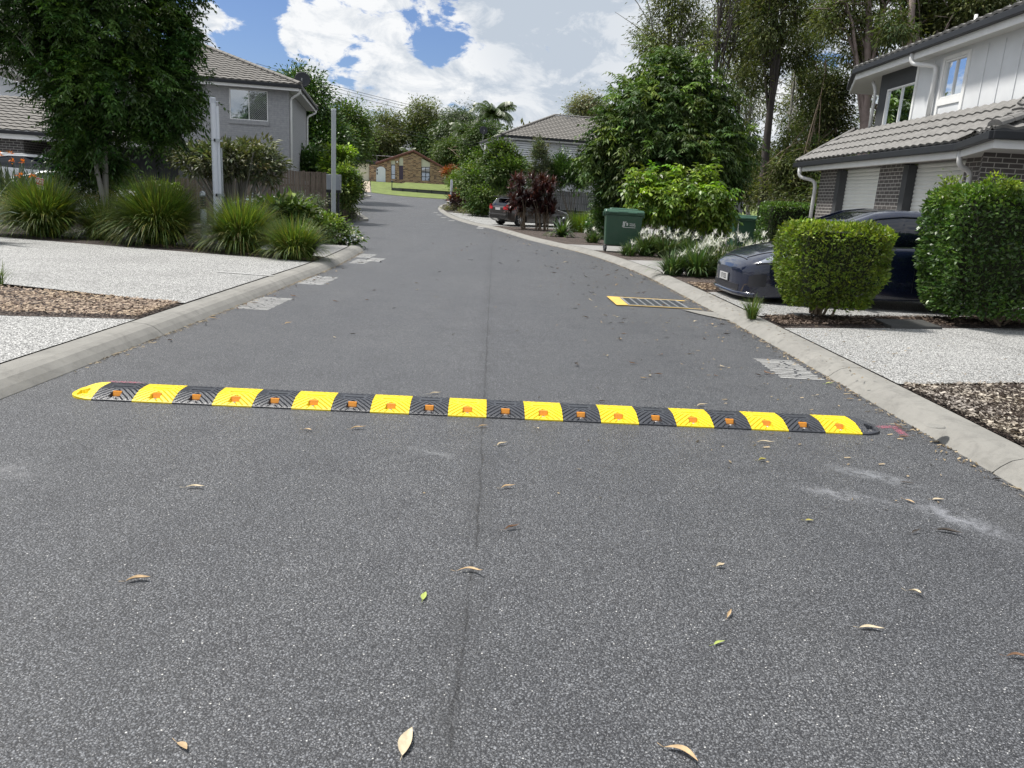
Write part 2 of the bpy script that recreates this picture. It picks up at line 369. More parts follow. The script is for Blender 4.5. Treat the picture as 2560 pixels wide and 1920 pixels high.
def mulchmat(name, c1, c2, c3):
    m, t, b = newmat(name); x = NT(t); tcn = x.n('ShaderNodeTexCoord'); P = tcn.outputs['Object']
    v = x.n('ShaderNodeTexVoronoi'); v.inputs['Scale'].default_value = 48; x.l(P, v.inputs[0])
    s = x.n('ShaderNodeSeparateColor'); x.l(v.outputs['Color'], s.inputs[0])
    c = x.mix(s.outputs[0], c1, c2); c = x.mix(x.math('GREATER_THAN', s.outputs[1], .75), c, c3)
    c = x.mix(x.mr(v.outputs['Distance'], .3, .6), c, tuple(k*.35 for k in c1))
    x.l(c, b.inputs['Base Color']); b.inputs['Roughness'].default_value = .85
    x.bump(x.mr(v.outputs['Distance'], .1, .6, 1, 0), .9, .015, b); return m
M = {}
M['asphalt'] = asphaltmat()
M['pebble'] = pebblemat('pebble_concrete', (.09, .09, .09), (.42, .42, .41), (.74, .74, .72), 85, .32)
M['kerb'] = concretemat('kerb_concrete', (.245, .238, .218))
M['path'] = concretemat('path_concrete', (.29, .285, .275))
M['tan_conc'] = concretemat('tan_concrete', (.40, .33, .26))
M['mulch'] = mulchmat('bark_mulch', (.07, .045, .035), (.16, .12, .10), (.30, .25, .21))
M['darkmulch'] = mulchmat('dark_bark_mulch', (.035, .02, .016), (.085, .055, .045), (.17, .14, .12))
M['soil'] = mat('soil', (.035, .03, .024), .95, .4, 6, .6, 30)
M['lawn'] = mat('lawn', (.125, .165, .035), .9, .35, 1.2, .8, 90)
M['ground'] = mat('ground_earth', (.05, .055, .03), .95, .4, .5, .5, 20)
# ---------------------------------------------------------------- ground, road, kerbs, verges
def sheet(name, pts_fn, x0, x1, xs, ys, z, mt, kind='structure'):
    P = [[(x, y, gz(y)+z) for x in np.linspace(x0, x1, xs)] for y in ys]
    b = MB(); b.grid(P); b.smooth = True; o = b.build(name, mt, smooth=True); tagit(o, kind=kind); return o
ysg = list(np.arange(-30, 120, 1.5)) + list(np.arange(120, 401, 10.0))
sheet('ground', None, -300, 300, 25, ysg, -.05, M['ground'])
road_ys = list(np.arange(-25, 96, .75))
sheet('road', None, -60, 40, 21, road_ys, 0.0, M['asphalt'])
KR = [(2.86, -14), (2.85, 0), (2.82, 5), (2.80, 7), (2.76, 9.5), (2.71, 12.5), (2.62, 16), (2.25, 20), (1.75, 23), (.95, 26), (.22, 29), (-.55, 33), (-1.45, 37), (-2.7, 41), (-4.1, 46), (-5.3, 52), (-6.25, 58), (-6.75, 63), (-6.8, 66.5), (-6.4, 69), (-5.2, 70.5), (-2, 71.3), (6, 72), (20, 73)]
KL = [(-3.16, -14), (-3.16, 0), (-3.16, 5), (-3.18, 8), (-3.22, 10.5), (-3.32, 13.5), (-3.55, 16.5), (-3.85, 19), (-4.3, 20.3), (-5.3, 21.4), (-8, 22.6), (-14, 23.6), (-40, 25)]
K2 = [(-40, 34.0), (-12, 35.2), (-9.2, 35.6), (-8.2, 36.1), (-7.75, 37.2), (-8.1, 39.2), (-9.3, 43.4), (-10.8, 49), (-11.8, 53), (-12.6, 55), (-15, 56.4), (-40, 57)]
K3 = [(-40, 65.5), (-19, 67), (-16.2, 68.2), (-14.9, 70.5), (-14.6, 73), (-15.1, 75.2), (-17, 76.8), (-40, 78)]
def resample(pl, step=.4, smooth=True):
    P = [Vector((a, b)) for a, b in pl]
    if smooth:
        Q = []
        for i in range(len(P)-1):
            p0 = P[max(i-1, 0)]; p1 = P[i]; p2 = P[i+1]; p3 = P[min(i+2, len(P)-1)]
            n = max(1, int((p2-p1).length/step))
            # limit tangents so uneven spacing does not overshoot
            L = (p2-p1).length; m1 = (p2-p0); m2 = (p3-p1)
            m1 = m1.normalized()*L*.9 if m1.length > 0 else m1; m2 = m2.normalized()*L*.9 if m2.length > 0 else m2
            for k in range(n):
                t = k/n; t2 = t*t; t3 = t2*t
                Q.append(p1*(2*t3-3*t2+1)+m1*(t3-2*t2+t)+p2*(-2*t3+3*t2)+m2*(t3-t2))
        Q.append(P[-1]); P = Q
    return P
def offset(pl, d):
    o = []
    for i, p in enumerate(pl):
        t = (pl[min(i+1, len(pl)-1)]-pl[max(i-1, 0)]).normalized(); o.append(p+Vector((t.y, -t.x))*d)
    return o
VH = .10
def kerb(name, pl, side):       # side: +1 verge lies to the right of travel direction
    c = resample(pl, .4); prof = [(-.004, -.10), (0, .004), (.045, .045), (.10, .082), (.16, .098), (.30, .104), (.305, -.1)]
    b = MB(); seg = []; acc = 0; runs = [[]]
    for i in range(len(c)):
        if i: acc += (c[i]-c[i-1]).length
        runs[-1].append(i)
        if acc > 2.4: acc = 0; runs.append([i])
    for r in runs:
        if len(r) < 2: continue
        t0 = [c[j] for j in r]
        # leave an 8 mm open joint
        t0[0] = t0[0]+(t0[1]-t0[0]).normalized()*.008
        P = []
        for k, j in enumerate(r):
            tt = (c[min(j+1, len(c)-1)]-c[max(j-1, 0)]).normalized(); nn = Vector((tt.y, -tt.x))*side
            q = t0[k]; P.append([(q.x+nn.x*u, q.y+nn.y*u, gz(q.y)+z) for u, z in prof])
        b.grid(P); b.poly(P[0]); b.poly(list(reversed(P[-1])))
    o = b.build(name, M['kerb']); tagit(o, kind='structure'); return c
cKR = kerb('kerb', KR, 1); cKL = kerb('kerb', KL, -1); cK2 = kerb('kerb', K2, 1); cK3 = kerb('kerb', K3, 1)
def verge(inner, outer, name='verge', mt=None, z=VH-.035, n=14):
    b = MB(); P = []
    for a, o in zip(inner, outer):
        P.append([(a.x+(o[0]-a.x)*t, a.y+(o[1]-a.y)*t, gz(a.y+(o[1]-a.y)*t)+z) for t in np.linspace(0, 1, n)])
    b.grid(P); o = b.build(name, mt or M['soil'], smooth=True); tagit(o, kind='structure')
bKR = offset(cKR, .295); bKL = offset(cKL, -.295)
def outerpts(bk, xo):
    return [(xo, p.y) for p in bk]
iR = [p for p in bKR if p.y < 68.0]; verge(iR, [(45, p.y if p.y < 60 else 60+(p.y-60)*.6) for p in iR], n=40)
iL = [p for p in bKL if p.y < 22.2]; verge(iL, [(-50, p.y) for p in iL], n=40)
def capfill(kpl, off, far, name='verge'):
    c = offset(resample(kpl, .6), off); m = Vector((sum(p.x for p in c)/len(c), sum(p.y for p in c)/len(c)))
    b = MB()
    for i in range(len(c)-1):
        b.tri((c[i].x, c[i].y, gz(c[i].y)+VH-.035), (c[i+1].x, c[i+1].y, gz(c[i+1].y)+VH-.035), (m.x-8, m.y, gz(m.y)+VH-.035))
    o = b.build(name, M['soil']); tagit(o, kind='structure')
capfill(K2, .295, -30); capfill(K3, .295, -30)
# draped patches between the kerb back and outer points
def backat(bk, y): 
    ys = [p.y for p in bk]; xs = [p.x for p in bk]; return float(np.interp(y, ys[:len([1 for q in ys])], xs))
monoR = [p for p in bKR if p.y < 66]; monoL = [p for p in bKL if p.y < 20]
def kx(side, y):
    m = monoR if side > 0 else monoL; return float(np.interp(y, [p.y for p in m], [p.x for p in m]))
def patch(name, side, y0, y1, o0, o1, z, mt, ny=12, nx=30, inset=.04, bumpy=0):
    P = []
    for i in range(ny+1):
        t = i/ny; yk = y0+(y1-y0)*t; xk = kx(side, yk)+side*inset; ox = o0[0]+(o1[0]-o0[0])*t; oy = o0[1]+(o1[1]-o0[1])*t
        row = []
        for j in range(nx+1):
            s = j/nx; x_ = xk+(ox-xk)*s; y_ = yk+(oy-yk)*s; zz = gz(y_)+z
            if bumpy: e = min(1, 6*min(s, 1-s), 6*min(t, 1-t)) if bumpy else 1; zz += bumpy*(mnoise.noise(Vector((x_*1.7, y_*1.7, 3)))*.5+.5)*max(0, e)
            row.append((x_, y_, zz))
        P.append(row)
    b = MB(); b.grid(P); o = b.build(name, mt, smooth=True); tagit(o, kind='structure'); return o
# right side, near to far
patch('garden_bed', 1, -14, 6.02, (16, -14), (16, 9.65), VH-.004, M['mulch'], 26, 60, bumpy=.03)
patch('driveway', 1, 6.06, 8.75, (14, 9.15), (14, 12.55), VH+.0, M['pebble'], 10, 40)
patch('garden_bed', 1, 8.80, 9.62, (8.4, 10.65), (8.4, 11.6), VH-.004, M['darkmulch'], 8, 50, bumpy=.035)
patch('driveway', 1, 9.66, 12.25, (8.54, 11.7), (8.54, 14.6), VH+.004, M['pebble'], 10, 30)
patch('garden_bed', 1, 12.3, 15.7, (8.4, 14.7), (8.4, 17.5), VH-.004, M['mulch'], 14, 30, bumpy=.03)
patch('path', 1, 15.75, 19.1, (8.4, 17.6), (8.4, 22.0), VH+.002, M['path'], 8, 20)
patch('garden_bed', 1, 19.2, 22.6, (9, 22.1), (9, 24.5), VH-.004, M['mulch'], 8, 20, bumpy=.02)
patch('path', 1, 22.65, 25.2, (12, 24.6), (12, 29), VH+.002, M['path'], 8, 20)
patch('garden_bed', 1, 25.3, 38.2, (9, 30), (3.9, 40.6), VH-.004, M['mulch'], 14, 20, bumpy=.04)
patch('driveway', 1, 38.4, 52.0, (12, 41.5), (9.0, 44.8), VH+.004, M['pebble'], 14, 20)
# left side
patch('driveway', -1, -14, 6.90, (-16, -14), (-16, 4.6), VH+.0, M['pebble'], 26, 60)
patch('garden_bed', -1, 6.94, 7.92, (-16, 4.7), (-16, 10.6), VH-.004, M['mulch'], 10, 60, bumpy=.03)
patch('driveway', -1, 7.96, 13.45, (-24, 13.3), (-24, 17.6), VH+.004, M['pebble'], 14, 50)
patch('garden_bed', -1, 13.5, 14.6, (-24, 17.7), (-24, 19.4), VH-.004, M['darkmulch'], 8, 40, bumpy=.03)
patch('path', -1, 14.65, 18.2, (-5.6, 15.8), (-5.6, 19.0), VH+.002, M['path'], 8, 20)
def joint(px0, px1, wd=.010):
    a = atz(px0[0], px0[1], VH); c = atz(px1[0], px1[1], VH); b = MB(); n = 12; d = (c-a); nn = Vector((-d.y, d.x, 0)).normalized()*wd/2; P = []
    for i in range(n+1): p = a+d*i/n; z = gz(p.y)+VH+.009; P.append([(p.x-nn.x, p.y-nn.y, z), (p.x+nn.x, p.y+nn.y, z)])
    b.grid(P); o = b.build('slab_joint', M['soil']); tagit(o, kind='structure')
joint((2372, 832), (2700, 915)); joint((2190, 776), (2120, 757)); joint((0, 690), (300, 668)); joint((2560, 868), (2700, 880))
# far lawn, tan drive
def gpoly(name, pts, z, mt, n=10):
    # pts: 4 corner world xy, bilinear
    a, b_, c, d = [Vector(p[:2]) for p in pts]; P = []
    for i in range(n+1):
        l = a.lerp(d, i/n); r = b_.lerp(c, i/n); P.append([((l.lerp(r, j/n)).x, (l.lerp(r, j/n)).y, gz((l.lerp(r, j/n)).y)+z) for j in range(n+1)])
    b = MB(); b.grid(P); o = b.build(name, mt, smooth=True); tagit(o, kind='structure'); return o
gpoly('lawn', [(-16.3, 84), (-13.5, 80.4), (-11.0, 110), (-21.5, 110)], .03, M['lawn'])
gpoly('lawn', [(-13.5, 80.4), (-10.6, 78.4), (-8.0, 110), (-11.0, 110)], .03, M['lawn'])
gpoly('lawn', [(-10.6, 78.4), (30, 79.5), (30, 110), (-8.0, 110)], .03, M['lawn'])
gpoly('driveway', [(-19.2, 84.6), (-16.4, 84), (-21.6, 110), (-27, 110)], .035, M['tan_conc'])
gpoly('verge', [(-60, 86), (-19.3, 84.6), (-27.1, 110), (-60, 110)], .02, M['lawn'])
# dark edge gap between kerb and verge paving is the open joint above the ground sheet

# bark chips lying on the near beds
def chips(name, regs, n, c1, c2):
    V = []; C = []
    for _ in range(n):
        side, y0, y1, o0, o1 = random.choices([r[:5] for r in regs], weights=[r[5] for r in regs])[0]
        t = random.uniform(.02, .98); s = random.random()**1.3*.93+.01; yk = y0+(y1-y0)*t; xk = kx(side, yk)
        x_ = xk+((o0[0]+(o1[0]-o0[0])*t)-xk)*s; y_ = yk+((o0[1]+(o1[1]-o0[1])*t)-yk)*s
        z_ = gz(y_)+VH+.018+random.random()*.02; a = random.uniform(0, PI); L = random.uniform(.007, .024); W = random.uniform(.003, .008)
        tl = random.uniform(-.35, .35); dx, dy = math.cos(a)*L, math.sin(a)*L; ex, ey = -math.sin(a)*W, math.cos(a)*W
        V += [(x_-dx-ex, y_-dy-ey, z_-tl*L), (x_+dx-ex, y_+dy-ey, z_+tl*L), (x_+dx*.8+ex, y_+dy*.8+ey, z_+tl*L+.004), (x_-dx+ex, y_-dy+ey, z_-tl*L+.005)]
        k = random.random(); C.append([c1[i]+(c2[i]-c1[i])*k for i in range(3)])
    o = npmesh(name, np.array(V), len(V)//4, M['chip'], cols=np.array(C)); tagit(o, kind='stuff'); return o
M['chip'] = leafmat('bark_chip', (1, 1, 1), .8, .0, .3)
chips('bark_chips', [(1, 3.6, 6.0, (6, 3.6), (6, 6.85), 1)], 15000, (.10, .08, .07), (.52, .47, .42))
chips('bark_chips', [(1, 8.85, 9.6, (8.3, 10.65), (8.3, 11.5), 1)], 8000, (.045, .028, .022), (.22, .17, .14))
chips('bark_chips', [(1, 12.35, 13.6, (5, 13.3), (5, 14.2), .6), (-1, 6.98, 7.9, (-9, 5.9), (-9, 8.9), 1.4)], 12000, (.10, .06, .045), (.50, .40, .31))
chips('bark_chips', [(-1, 13.5, 14.3, (-8, 14.9), (-8, 15.6), 1)], 1500, (.05, .035, .03), (.28, .2, .15))
def litter(name, pl, n, sgn, y0, y1, spread, c1, c2, lift=.003):
    ys = [p.y for p in pl]; xs_ = [p.x for p in pl]; V = []; C = []
    for _ in range(n):
        y_ = random.uniform(y0, y1)+random.gauss(0, .15); x_ = float(np.interp(y_, ys, xs_))-sgn*abs(random.gauss(0, spread)); z_ = gz(y_)+lift+random.random()*.006; a = random.uniform(0, PI); L = random.uniform(.004, .022); W = random.uniform(.002, .006); tl = random.uniform(-.3, .3)
        dx, dy = math.cos(a)*L, math.sin(a)*L; ex, ey = -math.sin(a)*W, math.cos(a)*W; V += [(x_-dx-ex, y_-dy-ey, z_), (x_+dx-ex, y_+dy-ey, z_+abs(tl)*L), (x_+dx*.8+ex, y_+dy*.8+ey, z_+abs(tl)*L+.003), (x_-dx+ex, y_-dy+ey, z_+.002)]
        k = random.random(); C.append([c1[i]+(c2[i]-c1[i])*k for i in range(3)])
    o = npmesh(name, np.array(V), len(V)//4, M['chip'], cols=np.array(C)); tagit(o, kind='stuff'); return o
_r = [p for p in cKR if p.y < 40]; _l = [p for p in cKL if p.y < 19]
litter('gutter_litter', _r, 1900, 1, 3.2, 26, .05, (.05, .04, .03), (.45, .36, .25)); litter('gutter_litter', _l, 900, -1, 5.5, 18, .03, (.03, .026, .02), (.34, .28, .2))
litter('leaf_litter', _r, 1100, 1, 3.5, 34, 1.1, (.03, .025, .02), (.40, .32, .22)); litter('leaf_litter', _r, 500, -1, 6.1, 12, .9, (.03, .025, .02), (.30, .24, .17), VH+.016)
# ---------------------------------------------------------------- speed hump
M['ryellow'] = mat('yellow_rubber', (.82, .62, .014), .5, .07, 7, .2, 160, dirt=(.42, .32, .06))
M['rblack'] = mat('black_rubber', (.036, .039, .048), .36, .25, 9, .35, 120, spec=.6, dirt=(.075, .075, .08))
M['amber'] = mat('amber_reflector', (.92, .34, .02), .25, .1, 60, coat=.5)
M['bolt'] = mat('zinc_bolt', (.55, .55, .53), .3, .1, 30, metal=.9)
def hump_mesh():
    W, D, H, FR = .25, .40, .050, .125; nu, nv = 101, 120; P = []
    def h(u, v):
        if v < FR: z = .008+(H-.008)*(v/FR)**.80
        elif v > D-FR: z = .008+(H-.008)*((D-v)/FR)**.80
        else: z = H+.002*math.sin(PI*(v-FR)/(D-2*FR))
        gq = 0
        # chevron grooves, apex at the centre line
        ph = (abs(u)*1.0+v*.95)/.036
        d = abs(ph-round(ph))
        ingr = d < .115 and v > .006 and v < D-.006
        if v > .150 and v < .262 and abs(u) < .075: ingr = False
        if ingr: z -= .0075
        if .166 < v < .186 and abs(u) < .062: z -= .008                # slot in the crest
        if .236 < v < .250 and abs(u) < .062: z -= .006
        hw = .026+.012*(1-v/.11) if v < .11 else 0
        if .030 < v < .098 and abs(u) < hw: z = min(z, .012)
        if D-.098 < v < D-.030 and abs(u) < .03: z = min(z, .012)
        return max(z, .003)
    us = np.linspace(-W/2+.0006, W/2-.0006, nu); vs = np.linspace(0, D, nv)
    for v in vs: P.append([(u, v, h(u, v)) for u in us])
    b = MB(); b.grid(P)
    # end walls and edges down to the road
    for col in (0, nu-1):
        for i in range(nv-1):
            a, c = P[i][col], P[i+1][col]; q = [(a[0], a[1], -.002), (c[0], c[1], -.002), c, a]
            b.quad(*(q if col == nu-1 else q[::-1]))
    for row in (0, nv-1):
        for j in range(nu-1):
            a, c = P[row][j], P[row][j+1]; b.quad((a[0], a[1], -.002), (c[0], c[1], -.002), c, a)
    return b
hroot_loc = (-2.650, 4.600, .001); HANG = .0500
hump = thing('speed_hump', 'low rubber speed hump of alternating yellow and black modules across the road', 'speed hump', hroot_loc, HANG)
mod_src = {}
def add_front_reflector(par, u, v, z0):
    b = MB(); t = .010; hh = .030 if v < .2 else .014
    b.hexa([(u-.0275, v, z0), (u+.0275, v, z0), (u+.0275, v+t, z0), (u-.0275, v+t, z0)], [(u-.0275, v+.010, z0+hh), (u+.0275, v+.010, z0+hh), (u+.0275, v+.010+t, z0+hh), (u-.0275, v+.010+t, z0+hh)])
    return b.build('reflector', M['amber'], par, bevel=.0015)
for i in range(20):
    col = 'rblack' if i % 2 == 0 else 'ryellow'
    if col not in mod_src:
        o = hump_mesh().build('rubber_module', M[col], hump)
        add_front_reflector(o, 0, .078, .013); add_front_reflector(o, 0, .345, .006)
        bb = MB(); bb.lathe([(0, .0175), (.008, .0175), (.010, .015), (.014, .0145), (.014, .012)], (0, .050, 0), 12).build('bolt', M['bolt'], o)
        mod_src[col] = o
    else: o = copy_tree(mod_src[col], hump)
    o.location = (.125+.25*i, 0, 0)
    o['label'] = ('black' if i % 2 == 0 else 'yellow')+' rubber hump module with an amber reflector'
def hump_cap(sgn, mt, label, x0):
    b = MB(); D, H, FR, L = .40, .05, .125, .185; P = []; nu, nv = 40, 60
    for i in range(nv):
        a = i/(nv-1); row = []
        for j in range(nu):
            s = j/(nu-1); sc_ = math.sqrt(max(0, 1-(s*.985)**2.4)); u = s*L; half = D/2*sc_; v = D/2+(a*2-1)*half
            vd = min(v, D-v); z = .008+(H-.008)*min(1, vd/FR)**.8 if vd < FR else H
            z *= max(0.16, (1-s**2.2)); ph = (u+v*.95)/.036
            if abs(ph-round(ph)) < .13 and .04 < a < .96: z -= .004
            if .055 < u < .12 and .05 < v < .12: z = min(z, .010)
            row.append((sgn*u+x0, v, max(z, .002)))
        P.append(row if sgn > 0 else row)
    b.grid(P)
    for i in (0, nv-1):
        for j in range(nu-1): a, c = P[i][j], P[i][j+1]; b.quad((a[0], a[1], -.002), (c[0], c[1], -.002), c, a)
    o = b.build('end_cap', M[mt], hump); o['label'] = label
    MB().lathe([(0, .0165), (.008, .0165), (.010, .013), (.014, .0125), (.014, .010)], (x0+sgn*.088, .075, 0), 12).build('bolt', M['bolt'], o)
hump_cap(-1, 'ryellow', 'rounded yellow end cap', -.0005); hump_cap(1, 'rblack', 'rounded black end cap', 5.0005)
# ---------------------------------------------------------------- painted marks, drain, small road things
M['wpaint'] = mat('white_road_paint', (.44, .44, .43), .7, .2, 25, dirt=(.10, .10, .105))
M['ypaint'] = mat('yellow_road_paint', (.66, .43, .09), .65, .1, 10, dirt=(.45, .30, .08))
M['iron'] = mat('galvanised_grate', (.30, .31, .32), .5, .15, 20, metal=.5)
M['darkpit'] = mat('drain_pit', (.02, .025, .03), .6, .2, 10)
def sprayed(name, rgb, thr=.5, sc_=30, a=.8):
    m, t, b = newmat(name); x = NT(t); tcn = x.n('ShaderNodeTexCoord')
    n1 = x.noise(sc_, 5, .75, tcn.outputs['Object']); u = x.n('ShaderNodeAttribute'); u.attribute_name = 'tint'
    al = x.math('MULTIPLY', x.mr(n1, thr-.08, thr+.1), u.outputs['Fac'])
    b.inputs['Base Color'].default_value = rgb+(1,); b.inputs['Roughness'].default_value = .8
    x.l(x.math('MULTIPLY', al, a), b.inputs['Alpha']); return m
M['pink'] = sprayed('pink_spray_paint', (.60, .15, .22), .50, 60, .6)
def strip_tint(name, pts, wd, mt, label):
    """sprayed stroke on the road: soft edges through the tint attribute"""
    b = MB(); me_c = []; P = []
    pts = [Vector(p) for p in pts]; n = 14; prof = [-1, -.6, 0, .6, 1]; al = [0, .75, 1, .75, 0]
    L = []
    for i in range(len(pts)-1):
        for k in range(n): L.append(pts[i].lerp(pts[i+1], k/n))
    L.append(pts[-1]); cols = []
    for i, p in enumerate(L):
        d = (L[min(i+1, len(L)-1)]-L[max(i-1, 0)]).normalized(); nn = Vector((-d.y, d.x)); e = min(1, i/3, (len(L)-1-i)/3)
        P.append([(p.x+nn.x*q*wd/2, p.y+nn.y*q*wd/2, gz(p.y)+.004) for q in prof]); cols += [a_*e for a_ in al]
    b.grid(P); o = b.build(name, mt); at = o.data.color_attributes.new('tint', 'FLOAT_COLOR', 'POINT')
    c = np.ones((len(cols), 4), np.float32); c[:, :3] = np.array(cols)[:, None]; at.data.foreach_set('color', c.ravel())
    tagit(o, label, 'road marking'); return o
p1 = atz(2192, 1068, .004); p2 = atz(2235, 1066, .004); p3 = atz(2265, 1090, .004); p0 = atz(2205, 1075, .004)
strip_tint('spray_mark', [p1.xy, p2.xy, p3.xy], .075, M['pink'], 'pink sprayed arrow on the asphalt beside the black hump end')
strip_tint('spray_mark', [atz(262, 953, .004).xy, atz(365, 957, .004).xy], .05, M['pink'], 'faint pink sprayed line behind the yellow hump end')
def stencil(px, w_, d_, n, label, rot=0, grp='white stencilled marks along the gutter'):
    c = g(*px) if len(px) == 2 else Vector(px); b = MB(); z = .004
    yy = -d_/2; k = 0
    while yy < d_/2-.002:
        t = random.uniform(.7, 1.1)*d_/(n*2.2); x0 = -w_/2+random.uniform(0, .03); x1 = w_/2-random.uniform(0, .03)
        segs = [(x0, x1)]
        if k % 2 == 1 or n > 9:
            cut = random.uniform(-.2, .2)*w_; segs = [(x0, cut-.012), (cut+.012, x1)]
        for a, e in segs: b.quad((a, yy, 0), (e, yy+random.uniform(-.004, .004), 0), (e, yy+t, 0), (a, yy+t, 0))
        yy += t+d_/(n*2.1)*random.uniform(.7, 1.2); k += 1
    o = b.build('stencil_mark', M['wpaint']); o.location = (c.x, c.y, gz(c.y)+z); o.rotation_euler = (0, 0, rot); tagit(o, label, 'road marking', grp); return o
stencil((660, 759), .42, .95, 16, 'striped white stencil mark by the left kerb, nearest of the left ones')
stencil((795, 702), .40, 1.1, 14, 'solid white stencil mark by the left kerb, second from the camera')
stencil((900, 655), .33, .9, 7, 'white stencil block touching the left kerb in the group of three')
stencil((912, 641), .36, 1.1, 8, 'white stencil block farthest away in the group of three')
stencil((938, 650), .33, .9, 7, 'white stencil block nearest the road middle in the group of three')
stencil((1968, 923), .40, .80, 13, 'finely striped white stencil mark by the right kerb beyond the hump')
for q, l in (((1095, 531), 'small white paint dash on the far bend, farthest from the camera'), ((1103.5, 537.5), 'small white paint dash on the far bend, second farthest'),
             ((1116, 544), 'small white paint dash on the far bend, third farthest'), ((1136, 551.5), 'white paint dash on the bend nearest the pale driveway'), ((1201, 569.5), 'thin white paint dash close to the red-leaved shrub kerb')):
    c = g(*q); c.x = min(c.x, float(np.interp(c.y, [p.y for p in cKR if p.y < 66], [p.x for p in cKR if p.y < 66]))-.35)
    stencil((c.x, c.y, 0), .35, 1.6, 1, l)
b = MB(); b.quad((-.42, -.03, 0), (.42, -.06, 0), (.42, .0, 0), (-.42, .03, 0)); o = b.build('painted_line', M['wpaint']); c = g(640, 705)
o.location = (c.x-.15, c.y, gz(c.y)+VH+.012); o.rotation_euler = (0, 0, -.06); tagit(o, 'short white painted line on the left pebble driveway edge', 'road marking')
# drain
dr = thing('storm_drain', 'steel storm drain grate in the gutter framed by yellow paint', 'storm drain', (1.90, 11.10, 0), R_(2))
MB().quad((-.34, -.40, .003), (.52, -.40, .003), (.52, .38, .003), (-.34, .38, .003)).build('pit', M['darkpit'], dr)
b = MB()
for x0, x1, y0, y1 in ((-.34, .52, -.40, -.37), (-.34, .52, .35, .38), (-.34, -.31, -.37, .35), (.49, .52, -.37, .35)): b.box(x0, x1, y0, y1, -.01, .010)
b.build('frame', M['iron'], dr)
b = MB()
for i in range(6): xx = -.31+.80*(i+1)/7; b.box(xx-.009, xx+.009, -.37, .35, -.01, .0125)
b.build('grate', M['iron'], dr)
b = MB(); b.quad((-.52, -.47, 0), (-.345, -.43, 0), (-.345, .385, 0), (-.53, .47, 0)); b.quad((-.345, .385, 0), (.66, .385, 0), (.66, .455, 0), (-.53, .47, 0)); b.quad((-.345, -.405, 0), (-.345, -.44, 0), (.70, -.435, 0), (.70, -.405, 0))
o = b.build('painted_border', M['ypaint'], dr); o.location = (0, 0, .005)
b = MB(); b.poly([(2.30, 10.55, .006), (2.74, 10.45, .006), (2.76, 9.75, .006), (2.62, 9.95, .006), (2.45, 10.2, .006)]); o = b.build('concrete_patch', M['kerb']); tagit(o, kind='structure')
# inspection cap on the kerb, dark lid in the bed, stump
M['lid'] = mat('dark_lid', (.045, .045, .043), .7, .2, 8, .3, 60)
c = atz(2330, 1066, .105); b = MB(); b.lathe([(0, .008), (.055, .008), (.062, .004), (.065, 0)], (0, 0, 0), 20); o = b.build('inspection_cap', M['kerb']); o.location = (c.x+.02, c.y, .105); o.scale = (1, .8, 1); tagit(o, 'round concrete cap at the right kerb beside the bark bed', 'drain cap')
b = MB(); b.hexa([(-.42, -.2, 0), (.35, -.26, 0), (.45, .16, 0), (-.30, .22, 0)], [(-.41, -.19, .035), (.34, -.25, .035), (.44, .15, .035), (-.29, .21, .035)])
c = atz(2262, 808, VH+.03); o = b.build('pit_cover', M['lid']); o.location = (c.x, c.y, gz(c.y)+VH+.01); o.rotation_euler = (R_(3), 0, R_(20)); tagit(o, 'flat dark pit cover in the bark between the two clipped hedges', 'pit cover')
# ---------------------------------------------------------------- fallen leaves
def leafcolmat(name, rgb): return mat(name, rgb, .7, .25, 40)
LM = {'tan': leafcolmat('dry_leaf_tan', (.42, .30, .17)), 'pale': leafcolmat('dry_leaf_pale', (.50, .42, .29)), 'brown': leafcolmat('dry_leaf_brown', (.14, .075, .04)), 'dark': leafcolmat('dry_leaf_dark', (.045, .035, .028)), 'green': leafcolmat('fresh_leaf_green', (.35, .42, .10)), 'olive': leafcolmat('yellowing_leaf', (.34, .30, .07))}
def leaf_mesh(L, W, curl, fold, sick, k):
    b = MB(); n = 9; P = []; rr = random.Random(k)
    for i in range(n):
        t = i/(n-1); wv = W*math.sin(PI*min(1, t*1.02))**.8*(1-.35*t); cx_ = sick*L*math.sin(PI*t); z = .004+curl*L*(t*t)*.8+.12*L*curl*math.sin(PI*2*t)
        P.append([(t*L-L/2, cx_-wv, z+fold*wv), (t*L-L/2, cx_-wv*.5, z+fold*wv*.3), (t*L-L/2, cx_, z), (t*L-L/2, cx_+wv*.5, z+fold*wv*.3), (t*L-L/2, cx_+wv, z+fold*wv)])
    b.grid(P); b.tube([(-L/2-.02, 0, .006), (-L/2, 0, .004)], .0008, 4); return b
def fallen(px, size, rot, colr, label, curl=.25, fold=.6, sick=.15, grp='dry leaves fallen on the asphalt', wr=.13, z=0):
    P = atz(px[0], px[1], .004+z) if z == 0 else atz(px[0], px[1], z)
    P = g(*px) if z == 0 else P
    o = leaf_mesh(size, size*wr, curl, fold, sick, int(px[0])).build('fallen_leaf', LM[colr], smooth=True); o.location = (P.x, P.y, P.z+.003); o.rotation_euler = (0, 0, rot)
    tagit(o, label, 'leaf', grp); return o
